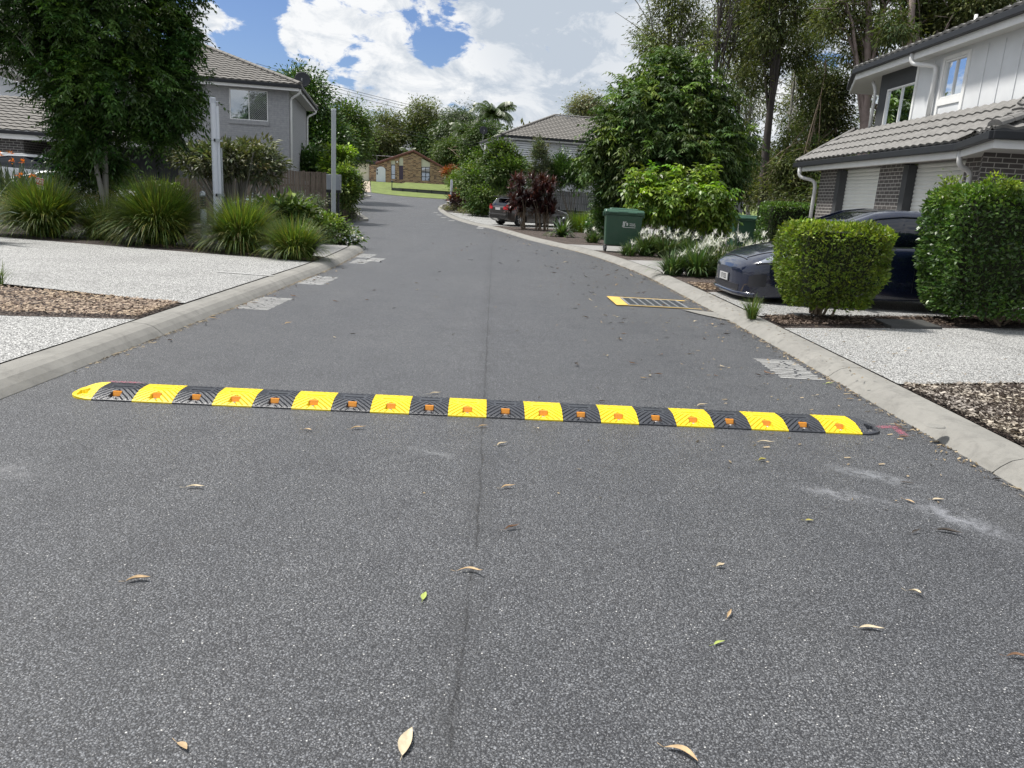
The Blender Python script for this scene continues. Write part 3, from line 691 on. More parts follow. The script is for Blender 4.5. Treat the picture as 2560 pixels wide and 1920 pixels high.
FL = [((1018, 1860), .105, R_(84), 'pale', 'large pale leaf lying lengthwise at the bottom centre', .05, .3, .05, .2),
 ((1700, 1897), .10, R_(-40), 'tan', 'curved tan leaf at the bottom edge right of centre', .2, .5, .25, .12),
 ((455, 1873), .045, R_(-35), 'tan', 'small dull tan leaf at the lower left near the bottom edge', .1, .3, .1, .22),
 ((1172, 1440), .11, R_(-18), 'tan', 'twisted pale curl of leaf on the centre joint with a hooked end', .35, .6, .3, .08),
 ((1061, 1495), .055, R_(85), 'green', 'small yellow-green leaf left of the centre joint', .05, .2, .05, .22),
 ((345, 1456), .085, R_(14), 'tan', 'tan folded leaf alone in the left foreground', .2, .8, .15, .14),
 ((486, 1224), .095, R_(0), 'pale', 'pale leaf in the left foreground not far from the hump', .2, .6, .2, .1),
 ((1270, 1223), .075, R_(15), 'tan', 'tan bent leaf right of the centre joint', .3, .7, .2, .13),
 ((1280, 1326), .075, R_(25), 'brown', 'brown and pale crumpled leaf right of the joint, below the tan bent one', .35, .9, .1, .12),
 ((2178, 1578), .085, R_(-8), 'pale', 'slim pale leaf with a long stalk in the right foreground', .15, .5, .12, .12),
 ((2282, 1490), .06, R_(-60), 'pale', 'pale leaf folded into a V in the right foreground', .5, .9, .4, .15),
 ((2548, 1653), .08, R_(-20), 'brown', 'dark curled leaf cut by the right edge of the photo', .4, .7, .2, .12),
 ((1822, 1541), .05, R_(60), 'tan', 'short reddish tan leaf standing upright in the right foreground', .3, .8, 0, .14),
 ((1798, 1612), .05, R_(30), 'green', 'small green slim leaf in the right foreground', .05, .3, .1, .14),
 ((1800, 1420), .035, R_(10), 'pale', 'tiny white crumpled leaf above the reddish tan leaf', .5, .9, 0, .35),
 ((2023, 1305), .04, R_(0), 'olive', 'yellow-olive leaf left of the chalky scuffs', .1, .4, .1, .25),
 ((2372, 1335), .115, R_(-25), 'dark', 'dark brown strip of bark right of the chalky scuffs', .15, .8, .1, .12),
 ((2290, 1335), .06, R_(25), 'dark', 'dark curled leaf amid the chalky scuffs', .4, .8, .1, .12),
 ((2273, 1257), .06, R_(-62), 'tan', 'pale orange leaf above the chalky scuffs', .1, .4, .1, .17),
 ((2345, 1253), .065, R_(3), 'pale', 'flat pale leaf right above the chalky scuffs', .1, .4, .1, .17),
 ((2268, 1212), .085, R_(-14), 'dark', 'slim dark leaf between the hump and the chalky scuffs', .1, .4, .15, .1),
 ((2260, 1098), .075, R_(-4), 'brown', 'red-brown leaf just below the pink sprayed arrow', .3, .7, .15, .17),
 ((2258, 1076), .08, R_(-25), 'dark', 'dark wet leaf between the pink arrow and the kerb', .1, .4, .1, .16),
 ((2240, 1064), .10, R_(-5), 'pale', 'long pale stick-like leaf above the pink sprayed arrow', .05, .4, .05, .06),
 ((2073, 963), .07, R_(-3), 'green', 'lime green leaf by the right kerb beyond the hump', .3, .7, .3, .12),
 ((1912, 1113), .11, R_(-20), 'pale', 'pale S-shaped leaf in front of the right half of the hump', .3, .6, .35, .08),
 ((1905, 1155), .045, R_(0), 'olive', 'small dark-edged leaf in front of the right hump modules', .5, .9, .1, .3),
 ((895, 1075), .095, R_(18), 'tan', 'tan leaf with a dark shadow in front of the left hump half', .25, .7, .2, .11),
 ((768, 1079), .065, R_(-20), 'tan', 'small tan leaf in front of the third yellow module', .2, .6, .2, .14),
 ((1088, 988), .085, R_(8), 'pale', 'pale leaf touching the far side of the hump near the middle', .3, .7, .2, .12),
 ((1255, 1115), .07, R_(30), 'pale', 'pale folded leaf close to the joint below the hump', .3, .8, .2, .14),
 ((1207, 1070), .06, R_(15), 'tan', 'tan leaf fragment just in front of the middle of the hump', .3, .8, .2, .14),
 ((1342, 1075), .04, R_(-60), 'pale', 'short pale leaf just in front of the fifth black module', .3, .8, .2, .16),
 ((1755, 1018), .085, R_(12), 'pale', 'pale winged leaf behind the right hump half', .35, .8, .2, .13),
 ((1507, 1008), .08, R_(3), 'dark', 'dark leaf lying behind the right-of-centre hump modules', .2, .7, .2, .12),
 ((1560, 836), .055, R_(0), 'brown', 'rusty flat leaf on the mid road below the drain', .1, .4, .1, .3),
 ((1668, 846), .075, R_(-5), 'dark', 'dark thin leaf right of the rusty flat leaf', .2, .6, .2, .12),
 ((1817, 838), .09, R_(0), 'dark', 'dark leaf near the kerb opposite the small grass tuft', .3, .7, .1, .2)]
for (px, s, r, c_, l, cu, fo, si, wr) in FL: fallen(px, s, r, c_, l, cu, fo, si, wr=wr)
# many small indistinguishable ones
srcs = [leaf_mesh(.055, .008, .35, .8, .2, k).build('fallen_leaf', LM[m], smooth=True) for k, m in ((1, 'pale'), (2, 'tan'), (3, 'brown'), (4, 'dark'))]
cnt = 0; first = [True]*4
def onroad(x, y):
    xl = float(np.interp(y, [p.y for p in cKL if p.y < 20], [p.x for p in cKL if p.y < 20])) if y < 20 else -7
    xr = float(np.interp(y, [p.y for p in cKR if p.y < 66], [p.x for p in cKR if p.y < 66])); return xl+.05 < x < xr-.03
zones = [(95, lambda: (random.uniform(.6, 2.75), random.uniform(5.5, 19))), (60, lambda: (random.gauss(.6, 1.4), random.uniform(16, 34))), (34, lambda: (random.uniform(-3, 2.6), random.uniform(5.3, 16))),
         (34, lambda: (2.80-abs(random.gauss(0, .07)), random.uniform(3.3, 13))), (20, lambda: (-3.13+abs(random.gauss(0, .07)), random.uniform(5, 16)))]
for n, fn in zones:
    for _ in range(n):
        x_, y_ = fn()
        if not onroad(x_, y_) or (4.4 < y_ < 5.25 and -2.9 < x_ < 2.7): continue
        k = random.choices(range(4), [.22, .26, .24, .28] if y_ < 14 else [.05, .1, .3, .55])[0]
        if first[k]: o = srcs[k]; first[k] = False
        else: o = srcs[k].copy(); link(o)
        s = random.uniform(.7, 1.6)*(1.0 if y_ < 14 else 1.3); o.scale = (s, s*random.uniform(.7, 1.6), s); o.location = (x_, y_, gz(y_)+.003); o.rotation_euler = (random.uniform(-.2, .2), random.uniform(-.2, .2), random.uniform(0, 6.28))
        tagit(o, 'small dry leaf scrap scattered on the asphalt, one of the many tiny ones', 'leaf', 'tiny dry leaf scraps scattered on the road')
# ---------------------------------------------------------------- foliage toolkit
def unit(n):
    v = rng.normal(size=(n, 3)); return v/np.linalg.norm(v, axis=1, keepdims=True)
def leaf_quads(P, D, L, W, up=None, fold=.25):
    """P base, D direction (unit), L length, W half width -> verts (n*4,3)"""
    n = len(P); r = unit(n)
    if up is not None: r = r*.8+np.array(up)[None]
    S = np.cross(D, r); S /= (np.linalg.norm(S, axis=1, keepdims=True)+1e-9)
    Nn = np.cross(S, D); L = np.broadcast_to(L, (n,))[:, None]; W = np.broadcast_to(W, (n,))[:, None]
    V = np.empty((n, 4, 3)); V[:, 0] = P; V[:, 2] = P+D*L-Nn*L*.12
    V[:, 1] = P+D*L*.45+S*W+Nn*W*fold; V[:, 3] = P+D*L*.45-S*W+Nn*W*fold
    return V.reshape(-1, 3)
def tints(n, base_var=.25, warm=.15):
    k = 1+rng.normal(size=n)*base_var; h = rng.normal(size=n)*warm
    c = np.stack([k*(1+h), k, k*(1-h*.6)], 1); return np.clip(c, .25, 2.2)
def crown(ells, nclump, per, cr, L, W, droop=.4, flat=.7, shell=.55, var=.18, newg=.0, cutz=None, upright=0, dirout=.6):
    """ells: list of (cx,cy,cz,rx,ry,rz). returns V, cols, clump centres"""
    vol = np.array([e[3]*e[4]*e[5] for e in ells])**.7; ns = np.maximum(1, (nclump*vol/vol.sum()).astype(int))
    C = []; O = []
    for e, k in zip(ells, ns):
        u = unit(k); e = tuple(e[:3])+tuple(max(q-.55*cr, .45*q) for q in e[3:]); r = (shell+(1-shell)*rng.random(k)**.6); c = np.array(e[:3])+u*np.array(e[3:])*r[:, None]
        # uneven outline
        c += rng.normal(size=c.shape)*cr*.35; C.append(c); O.append(u)
    C = np.concatenate(C); O = np.concatenate(O)
    if cutz is not None: k = C[:, 2] > cutz; C = C[k]; O = O[k]
    nc = len(C); idx = np.repeat(np.arange(nc), per); n = len(idx)
    crs = cr*(.6+.8*rng.random(nc))[idx]
    off = rng.normal(size=(n, 3))*np.array([1, 1, flat])*crs[:, None]*.55
    P = C[idx]+off
    D = O[idx]*dirout+off/(crs[:, None]+1e-6)*.6+unit(n)*.45; D[:, 2] += -droop+upright; D /= np.linalg.norm(D, axis=1, keepdims=True)
    l = L*(.6+.8*rng.random(n)); wd = W*(.7+.6*rng.random(n))
    V = leaf_quads(P, D, l, wd, up=(0, 0, 1))
    ct = tints(nc, var, .10)[idx]; lt = tints(n, .14, .06); col = ct*lt
    if newg > 0:  # some upper clumps paler: crown-top highlights put into leaf colour, with new growth
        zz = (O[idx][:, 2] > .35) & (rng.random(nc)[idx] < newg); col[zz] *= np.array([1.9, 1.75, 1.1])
    return V, col, C
def pinnate(ells, nclump, fronds, cr, Lf, nl, L, W, droop=.5, shell=.5, var=.22, newg=0):
    vol = np.array([e[3]*e[4]*e[5] for e in ells])**.7; ns = np.maximum(1, (nclump*vol/vol.sum()).astype(int)); C = []; O = []
    for e, k in zip(ells, ns):
        u = unit(k); r = shell+(1-shell)*rng.random(k)**.6; rad = np.array([max(q-.5*Lf-.2*cr, .45*q) for q in e[3:]]); C.append(np.array(e[:3])+u*rad*r[:, None]+rng.normal(size=(k, 3))*cr*.3); O.append(u)
    C = np.concatenate(C); O = np.concatenate(O); nc = len(C); idx = np.repeat(np.arange(nc), fronds); n = len(idx)
    B0 = C[idx]+rng.normal(size=(n, 3))*cr*.35; D = O[idx]*.75+unit(n)*.7+np.array([0, 0, .12]); D /= np.linalg.norm(D, axis=1, keepdims=True)
    S = np.cross(D, np.array([0, 0, 1.0])); S /= np.linalg.norm(S, axis=1, keepdims=True)+1e-9; lf = Lf*(.7+.6*rng.random(n))[:, None]; Ps = []; Ds = []
    for i in range(nl):
        t = (i+1)/nl; p = B0+D*lf*t-np.array([0, 0, 1])*lf*.5*t*t
        for sg in (1, -1):
            d = D*(.45+.5*(t > .95))+S*sg*.8-np.array([0, 0, 1])*droop*(.6+.8*rng.random(n))[:, None]+rng.normal(size=(n, 3))*.15; Ps.append(p); Ds.append(d/np.linalg.norm(d, axis=1, keepdims=True))
    P = np.stack(Ps, 1).reshape(-1, 3); DD = np.stack(Ds, 1).reshape(-1, 3); m = len(P); V = leaf_quads(P, DD, L*(.75+.5*rng.random(m)), W*(.8+.4*rng.random(m)), up=(0, 0, 1.2))
    ct = tints(nc, var, .10)[idx]*tints(n, .15, .06)
    if newg > 0: z = (O[idx][:, 2] > .2) & (rng.random(nc)[idx] < newg); ct[z] *= np.array([1.9, 1.8, 1.1])  # upper fronds tinted paler: painted top highlights along with new growth
    return V, np.clip(np.repeat(ct, nl*2, axis=0)*tints(m, .08, .04), .15, 3), C
def limbs(mb, base, C, k, r0, fork=.45, rmin=.012, seed=1):
    rr = random.Random(seed); sel = rr.sample(range(len(C)), min(k, len(C)))
    for i in sel:
        c = Vector(C[i]); t = rr.uniform(fork*.5, fork*1.5); b0 = Vector(base[0]).lerp(Vector(base[1]), min(1, t))
        m1 = b0.lerp(c, .5)+Vector((rr.gauss(0, .06), rr.gauss(0, .06), .12))*(c-b0).length
        pts = []
        for q in range(7):
            s = q/6; pts.append(b0*(1-s)**2+m1*2*s*(1-s)+c*s*s)
        mb.tube(pts, [max(rmin, r0*(1-t*.5)*(1-.85*q/6)*.5) for q in range(7)], 5, cap=False)
M['bark'] = mat('brown_bark', (.17, .13, .09), .85, .25, 4, .6, 25)
M['gumbark'] = mat('pinkish_gum_bark', (.27, .21, .19), .75, .25, 1.4, .4, 12, dirt=(.12, .09, .08))
M['darkbark'] = mat('dark_gum_bark', (.065, .055, .05), .9, .3, 2, .7, 14)
M['greybark'] = mat('pale_grey_bark', (.30, .29, .26), .8, .2, 2, .4, 20)
LMAT = {
 'lily_pilly': leafmat('dark_glossy_leaves', (0.049, 0.101, 0.022), .40, .16, .4),
 'fig': leafmat('deep_green_leaves', (0.062, 0.104, 0.028), .55, .20, .28),
 'bright': leafmat('bright_green_leaves', (0.131, 0.204, 0.031), .38, .30, .45),
 'gum': leafmat('olive_gum_leaves', (0.130, 0.152, 0.051), .55, .30, .3),
 'gumdark': leafmat('dark_olive_leaves', (0.084, 0.101, 0.037), .6, .28, .25),
 'hedgel': leafmat('yellow_green_hedge_leaves', (0.119, 0.173, 0.024), .45, .25, .45),
 'hedged': leafmat('dark_hedge_leaves', (0.060, 0.116, 0.027), .38, .2, .55),
 'grey': leafmat('grey_green_leaves', (0.124, 0.144, 0.086), .5, .2, .4),
 'frangi': leafmat('dull_frangipani_leaves', (0.111, 0.125, 0.069), .5, .2, .35),
 'grass': leafmat('green_grass_blades', (0.090, 0.138, 0.030), .5, .3, .4),
 'strap': leafmat('dark_strap_leaves', (0.072, 0.119, 0.037), .36, .2, .55),
 'teal': leafmat('blue_green_strap_leaves', (0.065, 0.095, 0.069), .4, .15, .5),
 'red': leafmat('burgundy_leaves', (0.052, 0.017, 0.018), .36, .25, .55),
 'dead': leafmat('dry_brown_leaves', (.13, .09, .055), .8, .1, .2),
 'palm': leafmat('palm_leaflets', (0.067, 0.103, 0.033), .4, .22, .5),
 'mid': leafmat('mid_green_leaves', (0.085, 0.132, 0.035), .55, .25, .28),
 'white': leafmat('white_petals', (.80, .80, .80), .5, .08, .3),
 'rust': leafmat('rusty_leaves', (.22, .07, .025), .5, .3, .3),
 'orange': leafmat('orange_petals', (.75, .20, .04), .5, .3, .3),
 'cream': leafmat('cream_variegated_leaves', (.20, .20, .125), .5, .25, .3),
}
def tree(name, label, cat, ells, base, r0, lm, nclump, per, cr, L, W, bark='bark', group=None, ht=None, nl=14, lean=(0, 0), trunks=1, pin=None, **kw):
    t = thing(name, label, cat, (base[0], base[1], base[2]), 0, group)
    V, col, C = pinnate(ells, nclump, per, cr, pin[0], pin[1], L, W, **kw) if pin else crown(ells, nclump, per, cr, L, W, **kw)
    npmesh('crown', V, len(V)//4, LMAT[lm], t, col)
    b = MB(True); rr = random.Random(int(abs(base[0]*100)))
    top = Vector(ht) if ht else Vector((ells[0][0], ells[0][1], ells[0][2]+ells[0][5]*.2))
    for k in range(trunks):
        bb = Vector(base)+Vector((rr.uniform(-.15, .15), rr.uniform(-.15, .15), -.05))*(k > 0); tp = top+Vector((rr.uniform(-.6, .6), rr.uniform(-.6, .6), 0))*(k > 0)
        pts = [bb+(tp-bb)*s+Vector((math.sin(s*5+k)*.04, math.cos(s*4+k)*.04, 0))*(tp-bb).length*.15 for s in np.linspace(0, 1, 8)]
        b.tube(pts, [r0*(1-.62*s)*(1 if k == 0 else .75) for s in np.linspace(0, 1, 8)], 8)
        limbs(b, (bb, tp), C, nl//trunks+1, r0, .75, seed=k+3)
    b.build('trunk', M[bark], t, smooth=True)
    return t
def shrub(name, label, cat, ells, base, lm, nclump, per, cr, L, W, stems=6, group=None, bark='bark', sr=.02, **kw):
    t = thing(name, label, cat, tuple(base), 0, group)
    V, col, C = crown(ells, nclump, per, cr, L, W, **kw); npmesh('foliage', V, len(V)//4, LMAT[lm], t, col)
    if stems:
        b = MB(True); rr = random.Random(len(V)); B = Vector(base)
        for k in range(min(stems, len(C))):
            c = Vector(C[rr.randrange(len(C))]); b0 = B+Vector((rr.uniform(-.08, .08), rr.uniform(-.08, .08), -.03)); m = b0.lerp(c, .5)+Vector((0, 0, .1))
            b.tube([b0, b0.lerp(m, .6), m, c], [sr, sr*.8, sr*.6, sr*.25], 5, cap=False)
        b.build('stems', M[bark], t, smooth=True)
    return t
def blades(c, n, h, spread, w_, seglen=6, droop=1.0, arch=1.0, var=.25, z0=0, base_r=.12, yellow=.06):
    """grass / strap leaf tuft: n blades as ribbons of seglen quads -> V, cols (per quad)"""
    az = rng.random(n)*2*PI; lean = (rng.random(n)**.75)*spread; H = h*(.55+.5*rng.random(n)); W = w_*(.7+.6*rng.random(n))
    b0 = np.stack([np.cos(az)*base_r*rng.random(n), np.sin(az)*base_r*rng.random(n), np.zeros(n)], 1)+np.array(c)[None]
    az2 = az+rng.normal(size=n)*.35; out = np.stack([np.cos(az2), np.sin(az2)], 1); side = np.stack([-out[:, 1], out[:, 0], np.zeros(n)], 1)
    ts = np.linspace(0, 1, seglen+1); th0 = lean*.55; th1 = lean*1.55*arch+droop*.35*rng.random(n)
    pts = [b0]; p = b0.copy(); dl = (H/seglen)[:, None]
    for i in range(seglen):
        t = (i+.5)/seglen; th = th0+(th1-th0)*t**1.5; d = np.concatenate([out*np.sin(th)[:, None], np.cos(th)[:, None]], 1); p = p+d*dl; pts.append(p)
    Vs = []; k = 0
    for i in range(seglen):
        w0 = (W*(1-ts[i])**.6)[:, None] if i else (W*.8)[:, None]; w1 = (W*(1-ts[i+1])**.6)[:, None]
        q = np.stack([pts[i]-side*w0, pts[i]+side*w0, pts[i+1]+side*w1, pts[i+1]-side*w1], 1); Vs.append(q)
    V = np.stack(Vs, 1).reshape(-1, 3); ct = tints(n, var, .12)
    y = rng.random(n) < yellow; ct[y] *= np.array([2.2, 1.6, 1.1]); y = rng.random(n) < yellow*.5; ct[y] = np.array([2.4, 1.35, 2.2])*(.6+.6*rng.random((int(y.sum()), 1))); col = np.repeat(ct, seglen, axis=0)
    return V, np.clip(col, .1, 3), pts[-1]
def tuft(name, label, cat, c, n, h, spread, w_, lm, group=None, skirt=0, **kw):
    V, col, tips = blades((0, 0, 0), n, h, spread, w_, **kw)
    if skirt:
        m = int(n*skirt); az = None; kw2 = dict(kw); kw2.update(droop=2.2, arch=1.1); V2, c2, _ = blades((0, 0, 0), m, h*.95, 1.45, w_*1.15, **kw2); V = np.concatenate([V, V2]); col = np.concatenate([col, c2])
        V[:, 2] = np.maximum(V[:, 2], .0+.02*rng.random(len(V)))
    me = npmesh(name, V, len(V)//4, LMAT[lm], None, col); me.location = c; tagit(me, label, cat, group); return me
# ---------------------------------------------------------------- building toolkit
M['white'] = mat('white_painted_trim', (.80, .80, .79), .5, .05, 3)
M['offwhite'] = mat('pale_wall_cladding', (.66, .675, .69), .6, .05, 2)
M['gutter'] = mat('charcoal_gutter', (.018, .020, .024), .55, .1, 3, spec=.4)
M['soffit'] = mat('soffit_board', (.55, .55, .53), .7, .04, 2)
M['pvc'] = mat('white_downpipe', (.70, .70, .69), .4, .05, 5, spec=.6)
M['glass'] = glassmat('window_glass')
M['darkglass'] = glassmat('dark_window_glass', (.015, .02, .025), .22, .15)
M['blind'] = mat('window_blind', (.62, .65, .64), .8, .05, 6)
M['room'] = mat('dark_room', (.05, .055, .06), .9, .1, 2)
M['tile'] = mat('concrete_roof_tiles', (.165, .155, .142), .75, .22, 5, .3, 60, dirt=(.10, .095, .085))
M['tile_pale'] = mat('pale_concrete_roof_tiles', (.185, .18, .172), .75, .22, 5, .3, 60, dirt=(.10, .095, .085))
M['redtile'] = mat('dark_red_roof_tiles', (.14, .055, .045), .7, .3, 4, .3, 40)
M['dgrey'] = mat('dark_grey_render', (.055, .058, .062), .7, .1, 3)
M['greybrick'] = brickmat('painted_grey_brick', (.30, .305, .32), (.285, .29, .305), (.26, .268, .28), var=.05, bump=.45)
M['darkbrick'] = brickmat('charcoal_brick', (.062, .056, .055), (.095, .086, .084), (.38, .37, .35), bw=.24, bh=.086, mw=.008)
M['mixbrick'] = brickmat('mottled_tan_brick', (.21, .115, .065), (.36, .24, .145), (.32, .27, .21), bw=.36, bh=.125, mw=.013, extra=(.10, .05, .035))
M['cream'] = mat('cream_block_wall', (.60, .58, .47), .8, .06, 2)
def wall(b, O, U, w_, h, holes=(), t=.10, Nv=None):
    """wall face with openings; O origin (bottom), U unit horizontal, outward normal Nv; holes (x0,x1,z0,z1)"""
    O = Vector(O); U = Vector(U).normalized(); Z = Vector((0, 0, 1)); Nv = Vector(Nv).normalized()
    xs = sorted({0, w_, *[q for o in holes for q in o[:2]]}); zs = sorted({0, h, *[q for o in holes for q in o[2:4]]})
    flip = U.cross(Z).dot(Nv) < 0
    def Q(x0, x1, z0, z1, d0=0):
        p = [O+U*x0+Z*z0, O+U*x1+Z*z0, O+U*x1+Z*z1, O+U*x0+Z*z1]; p = [q-Nv*d0 for q in p]; b.quad(*(p[::-1] if flip else p))
    for i in range(len(xs)-1):
        for j in range(len(zs)-1):
            cx, cz = (xs[i]+xs[i+1])/2, (zs[j]+zs[j+1])/2
            if any(o[0] < cx < o[1] and o[2] < cz < o[3] for o in holes): continue
            Q(xs[i], xs[i+1], zs[j], zs[j+1])
    for x0, x1, z0, z1 in holes:
        for a, c in (((x0, z0), (x1, z0)), ((x1, z0), (x1, z1)), ((x1, z1), (x0, z1)), ((x0, z1), (x0, z0))):
            A = O+U*a[0]+Z*a[1]; B = O+U*c[0]+Z*c[1]; b.quad(A, B, B-Nv*t, A-Nv*t)
    return b
def window(par, O, U, Nv, x0, x1, z0, z1, panes=2, fr='white', gl='glass', dep=.06, fw_=.032, back='room', blindcover=None, mesh_right=False, name='window'):
    """frame bars, glass, room or blind behind, as window > frame, pane..."""
    O = Vector(O); U = Vector(U).normalized(); Nv = Vector(Nv).normalized(); Z = Vector((0, 0, 1))
    def P(x, z, d): return O+U*x+Z*z+Nv*d
    b = MB(True)
    def bar(xa, xb, za, zb, d0, d1): b.hexa([P(xa, za, d0), P(xb, za, d0), P(xb, za, d1), P(xa, za, d1)], [P(xa, zb, d0), P(xb, zb, d0), P(xb, zb, d1), P(xa, zb, d1)])
    d0, d1 = -dep, .012
    bar(x0, x1, z0, z0+fw_, d0, d1); bar(x0, x1, z1-fw_, z1, d0, d1); bar(x0, x0+fw_, z0+fw_, z1-fw_, d0, d1); bar(x1-fw_, x1, z0+fw_, z1-fw_, d0, d1)
    for i in range(1, panes): xm = x0+(x1-x0)*i/panes; bar(xm-fw_*.5, xm+fw_*.5, z0+fw_, z1-fw_, d0+.01, d1-.015)
    f = b.build(name, M[fr], par)
    g_ = MB(True)
    for i in range(panes):
        xa = x0+(x1-x0)*i/panes+fw_*.5; xb = x0+(x1-x0)*(i+1)/panes-fw_*.5; g_.quad(P(xa, z0+fw_*.9, -.035), P(xb, z0+fw_*.9, -.035), P(xb, z1-fw_*.9, -.035), P(xa, z1-fw_*.9, -.035))
    g_.build('pane', M[gl], f)
    r = MB(True); r.quad(P(x0, z0, -.5), P(x1, z0, -.5), P(x1, z1, -.5), P(x0, z1, -.5)); r.quad(P(x0, z0, -.5), P(x0, z0, -.07), P(x0, z1, -.07), P(x0, z1, -.5)); r.quad(P(x1, z0, -.5), P(x1, z0, -.07), P(x1, z1, -.07), P(x1, z1, -.5))
    r.quad(P(x0, z1, -.5), P(x1, z1, -.5), P(x1, z1, -.07), P(x0, z1, -.07)); r.quad(P(x0, z0, -.5), P(x1, z0, -.5), P(x1, z0, -.07), P(x0, z0, -.07)); r.build('room', M[back], f)
    if blindcover:
        a, c = blindcover; q = MB(True); n = 14
        for i in range(n):
            xa = x0+(x1-x0)*(a+(c-a)*i/n); xb = x0+(x1-x0)*(a+(c-a)*(i+.92)/n); q.quad(P(xa, z0+.03, -.10), P(xb, z0+.03, -.13), P(xb, z1-.03, -.13), P(xa, z1-.03, -.10))
        q.build('blind', M['blind'], f)
    if mesh_right:
        q = MB(True); xa = x0+(x1-x0)*.5+fw_; xb = x1-fw_; n = 12; zz0 = z0+fw_; zz1 = z1-fw_; s = .085; H_ = zz1-zz0; W_ = xb-xa
        for k in range(-int(H_/s)-1, int(W_/s)+2):
            for sg in (1, -1):
                pts = []
                for tt in (0, 1):
                    pass
                xa0 = xa+k*s if sg > 0 else xa+k*s
                # clip the diagonal to the opening
                lo = 0; hi = H_
                if xa0 < xa: lo = xa-xa0
                if xa0+hi > xb: hi = xb-xa0
                if hi-lo < .03: continue
                A = (xa0+lo, lo); B = (xa0+hi, hi)
                if sg < 0: A = (xa+xb-A[0], A[1]); B = (xa+xb-B[0], B[1])
                q.bar(P(A[0], zz0+A[1], .0), P(B[0], zz0+B[1], .0), .010, .006, tuple(Nv))
        q.build('security_screen', M['screen'], f)
    return f
M['screen'] = mat('security_screen_wire', (.36, .37, .37), .5, .1, 5)
def tiles(b, O, U, S, nrow, lim, tw=.30, tl=.33, amp=.034, res=4, x_lo=0, x_hi=1):
    """rolled concrete tiles on a slope. O eave origin, U along eave, S up-slope unit, lim(v)->(u0,u1)"""
    O = Vector(O); U = Vector(U).normalized(); S = Vector(S).normalized(); Nn = U.cross(S).normalized()
    if Nn.z < 0: Nn = -Nn
    for r in range(nrow):
        v0 = r*tl; v1 = v0+tl*1.0; a0, a1 = lim(v0); c0, c1 = lim(min(v1, nrow*tl))
        lo = min(a0, c0); hi = max(a1, c1); n0 = int(math.floor(lo/(tw/res))); n1 = int(math.ceil(hi/(tw/res)))
        st = (r % 2)*tw*.5*0
        pv = None
        for k in range(n0, n1+1):
            u = k*tw/res; ph = (u/tw) % 1.0; hgt = amp*(.5-.5*math.cos(2*PI*ph))**.8
            ub = min(max(u, a0), a1); ut = min(max(u, c0), c1)
            pb = O+U*ub+S*v0+Nn*(hgt+.038); pt = O+U*ut+S*v1+Nn*(hgt+.004); pd = O+U*ub+S*v0+Nn*(hgt-.012)
            if pv is not None and (abs(ub-pv[3]) > 1e-5 or abs(ut-pv[4]) > 1e-5):
                b.quad(pv[0], pb, pt, pv[1]); b.quad(pv[2], pd, pb, pv[0])
            pv = (pb, pt, pd, ub, ut)
def ridgecaps(b, A, B, w_=.24, L=.38, h=.09):
    A, B = Vector(A), Vector(B); d = (B-A); n = max(1, int(d.length/L)); d.normalize(); sd = d.cross(Vector((0, 0, 1))).normalized(); up = sd.cross(d).normalized(); st = (B-A).length/n
    for i in range(n):
        p = A+d*st*i; q = A+d*st*(i+1.06); P = []
        for c, sc_ in ((p, 1.0), (q, .9)):
            P.append([c+sd*(w_/2*math.cos(a)*sc_)+up*(h*math.sin(a)*sc_) for a in np.linspace(0, PI, 7)])
        b.grid(P); b.poly(P[0])
def gutter(par, A, B, ov=None, h=.115, w_=.12, name='gutter'):
    A, B = Vector(A), Vector(B); d = (B-A).normalized(); b = MB(True); b.bar(A, B, w_, h); return b.build(name, M['gutter'], par, bevel=.012)
def pipe(par, pts, r=.045, mt='pvc', name='downpipe'):
    """round pipe with soft elbows"""
    P = [Vector(p) for p in pts]; Q = [P[0]]
    for i in range(1, len(P)-1):
        a = (P[i-1]-P[i]); c = (P[i+1]-P[i]); la = min(.13, a.length*.45); lc = min(.13, c.length*.45); s = P[i]+a.normalized()*la; e = P[i]+c.normalized()*lc
        for t in np.linspace(0, 1, 5): Q.append(s*(1-t)**2+P[i]*2*t*(1-t)+e*t*t)
    Q.append(P[-1]); b = MB(True); b.tube(Q, r, 12); return b.build(name, M[mt], par, smooth=True)
# ================================================================ right two-storey house
RH = thing('two_storey_house', 'two-storey townhouse on the right with two pale roller garage doors in charcoal brick', 'house', (8.55, 18, .12))
WX = 8.55; G0 = .10; GE = 2.62
b = MB(True)
hl = [(21.50, 19.38+.05), (17.75, 15.50)]
# garage wall runs from y=15.0 to y=22.9 ; holes measured along +Y from y=15
holes = [(15.50-15.0, 17.95-15.0, 0, 2.50), (19.15-15.0, 21.70-15.0, 0, 2.50)]
wall(b, (WX, 15.0, G0), (0, 1, 0), 7.9, GE-G0+.1, holes, t=.24, Nv=(-1, 0, 0))
wall(b, (WX, 22.9, G0), (1, 0, 0), 6, GE-G0, (), Nv=(0, 1, 0))
# front brick bay turning to the camera
cx0, cy0 = 7.98, 13.95
b.quad((cx0, cy0, G0), (WX, 15.0, G0), (WX, 15.0, GE+.1), (cx0, cy0, GE+.1))
wall(b, (cx0, cy0, G0), (1, -.12, 0), 5.2, GE-G0+.08, [(1.02, 2.3, .2, 1.92)], t=.12, Nv=(-.12, -1, 0))
b.build('brick_wall', M['darkbrick'], RH, uv=True)
window(RH, (cx0, cy0, G0), (1, -.12, 0), (-.12, -1, 0), 1.02, 2.3, .2, 1.92, 2, back='blind')
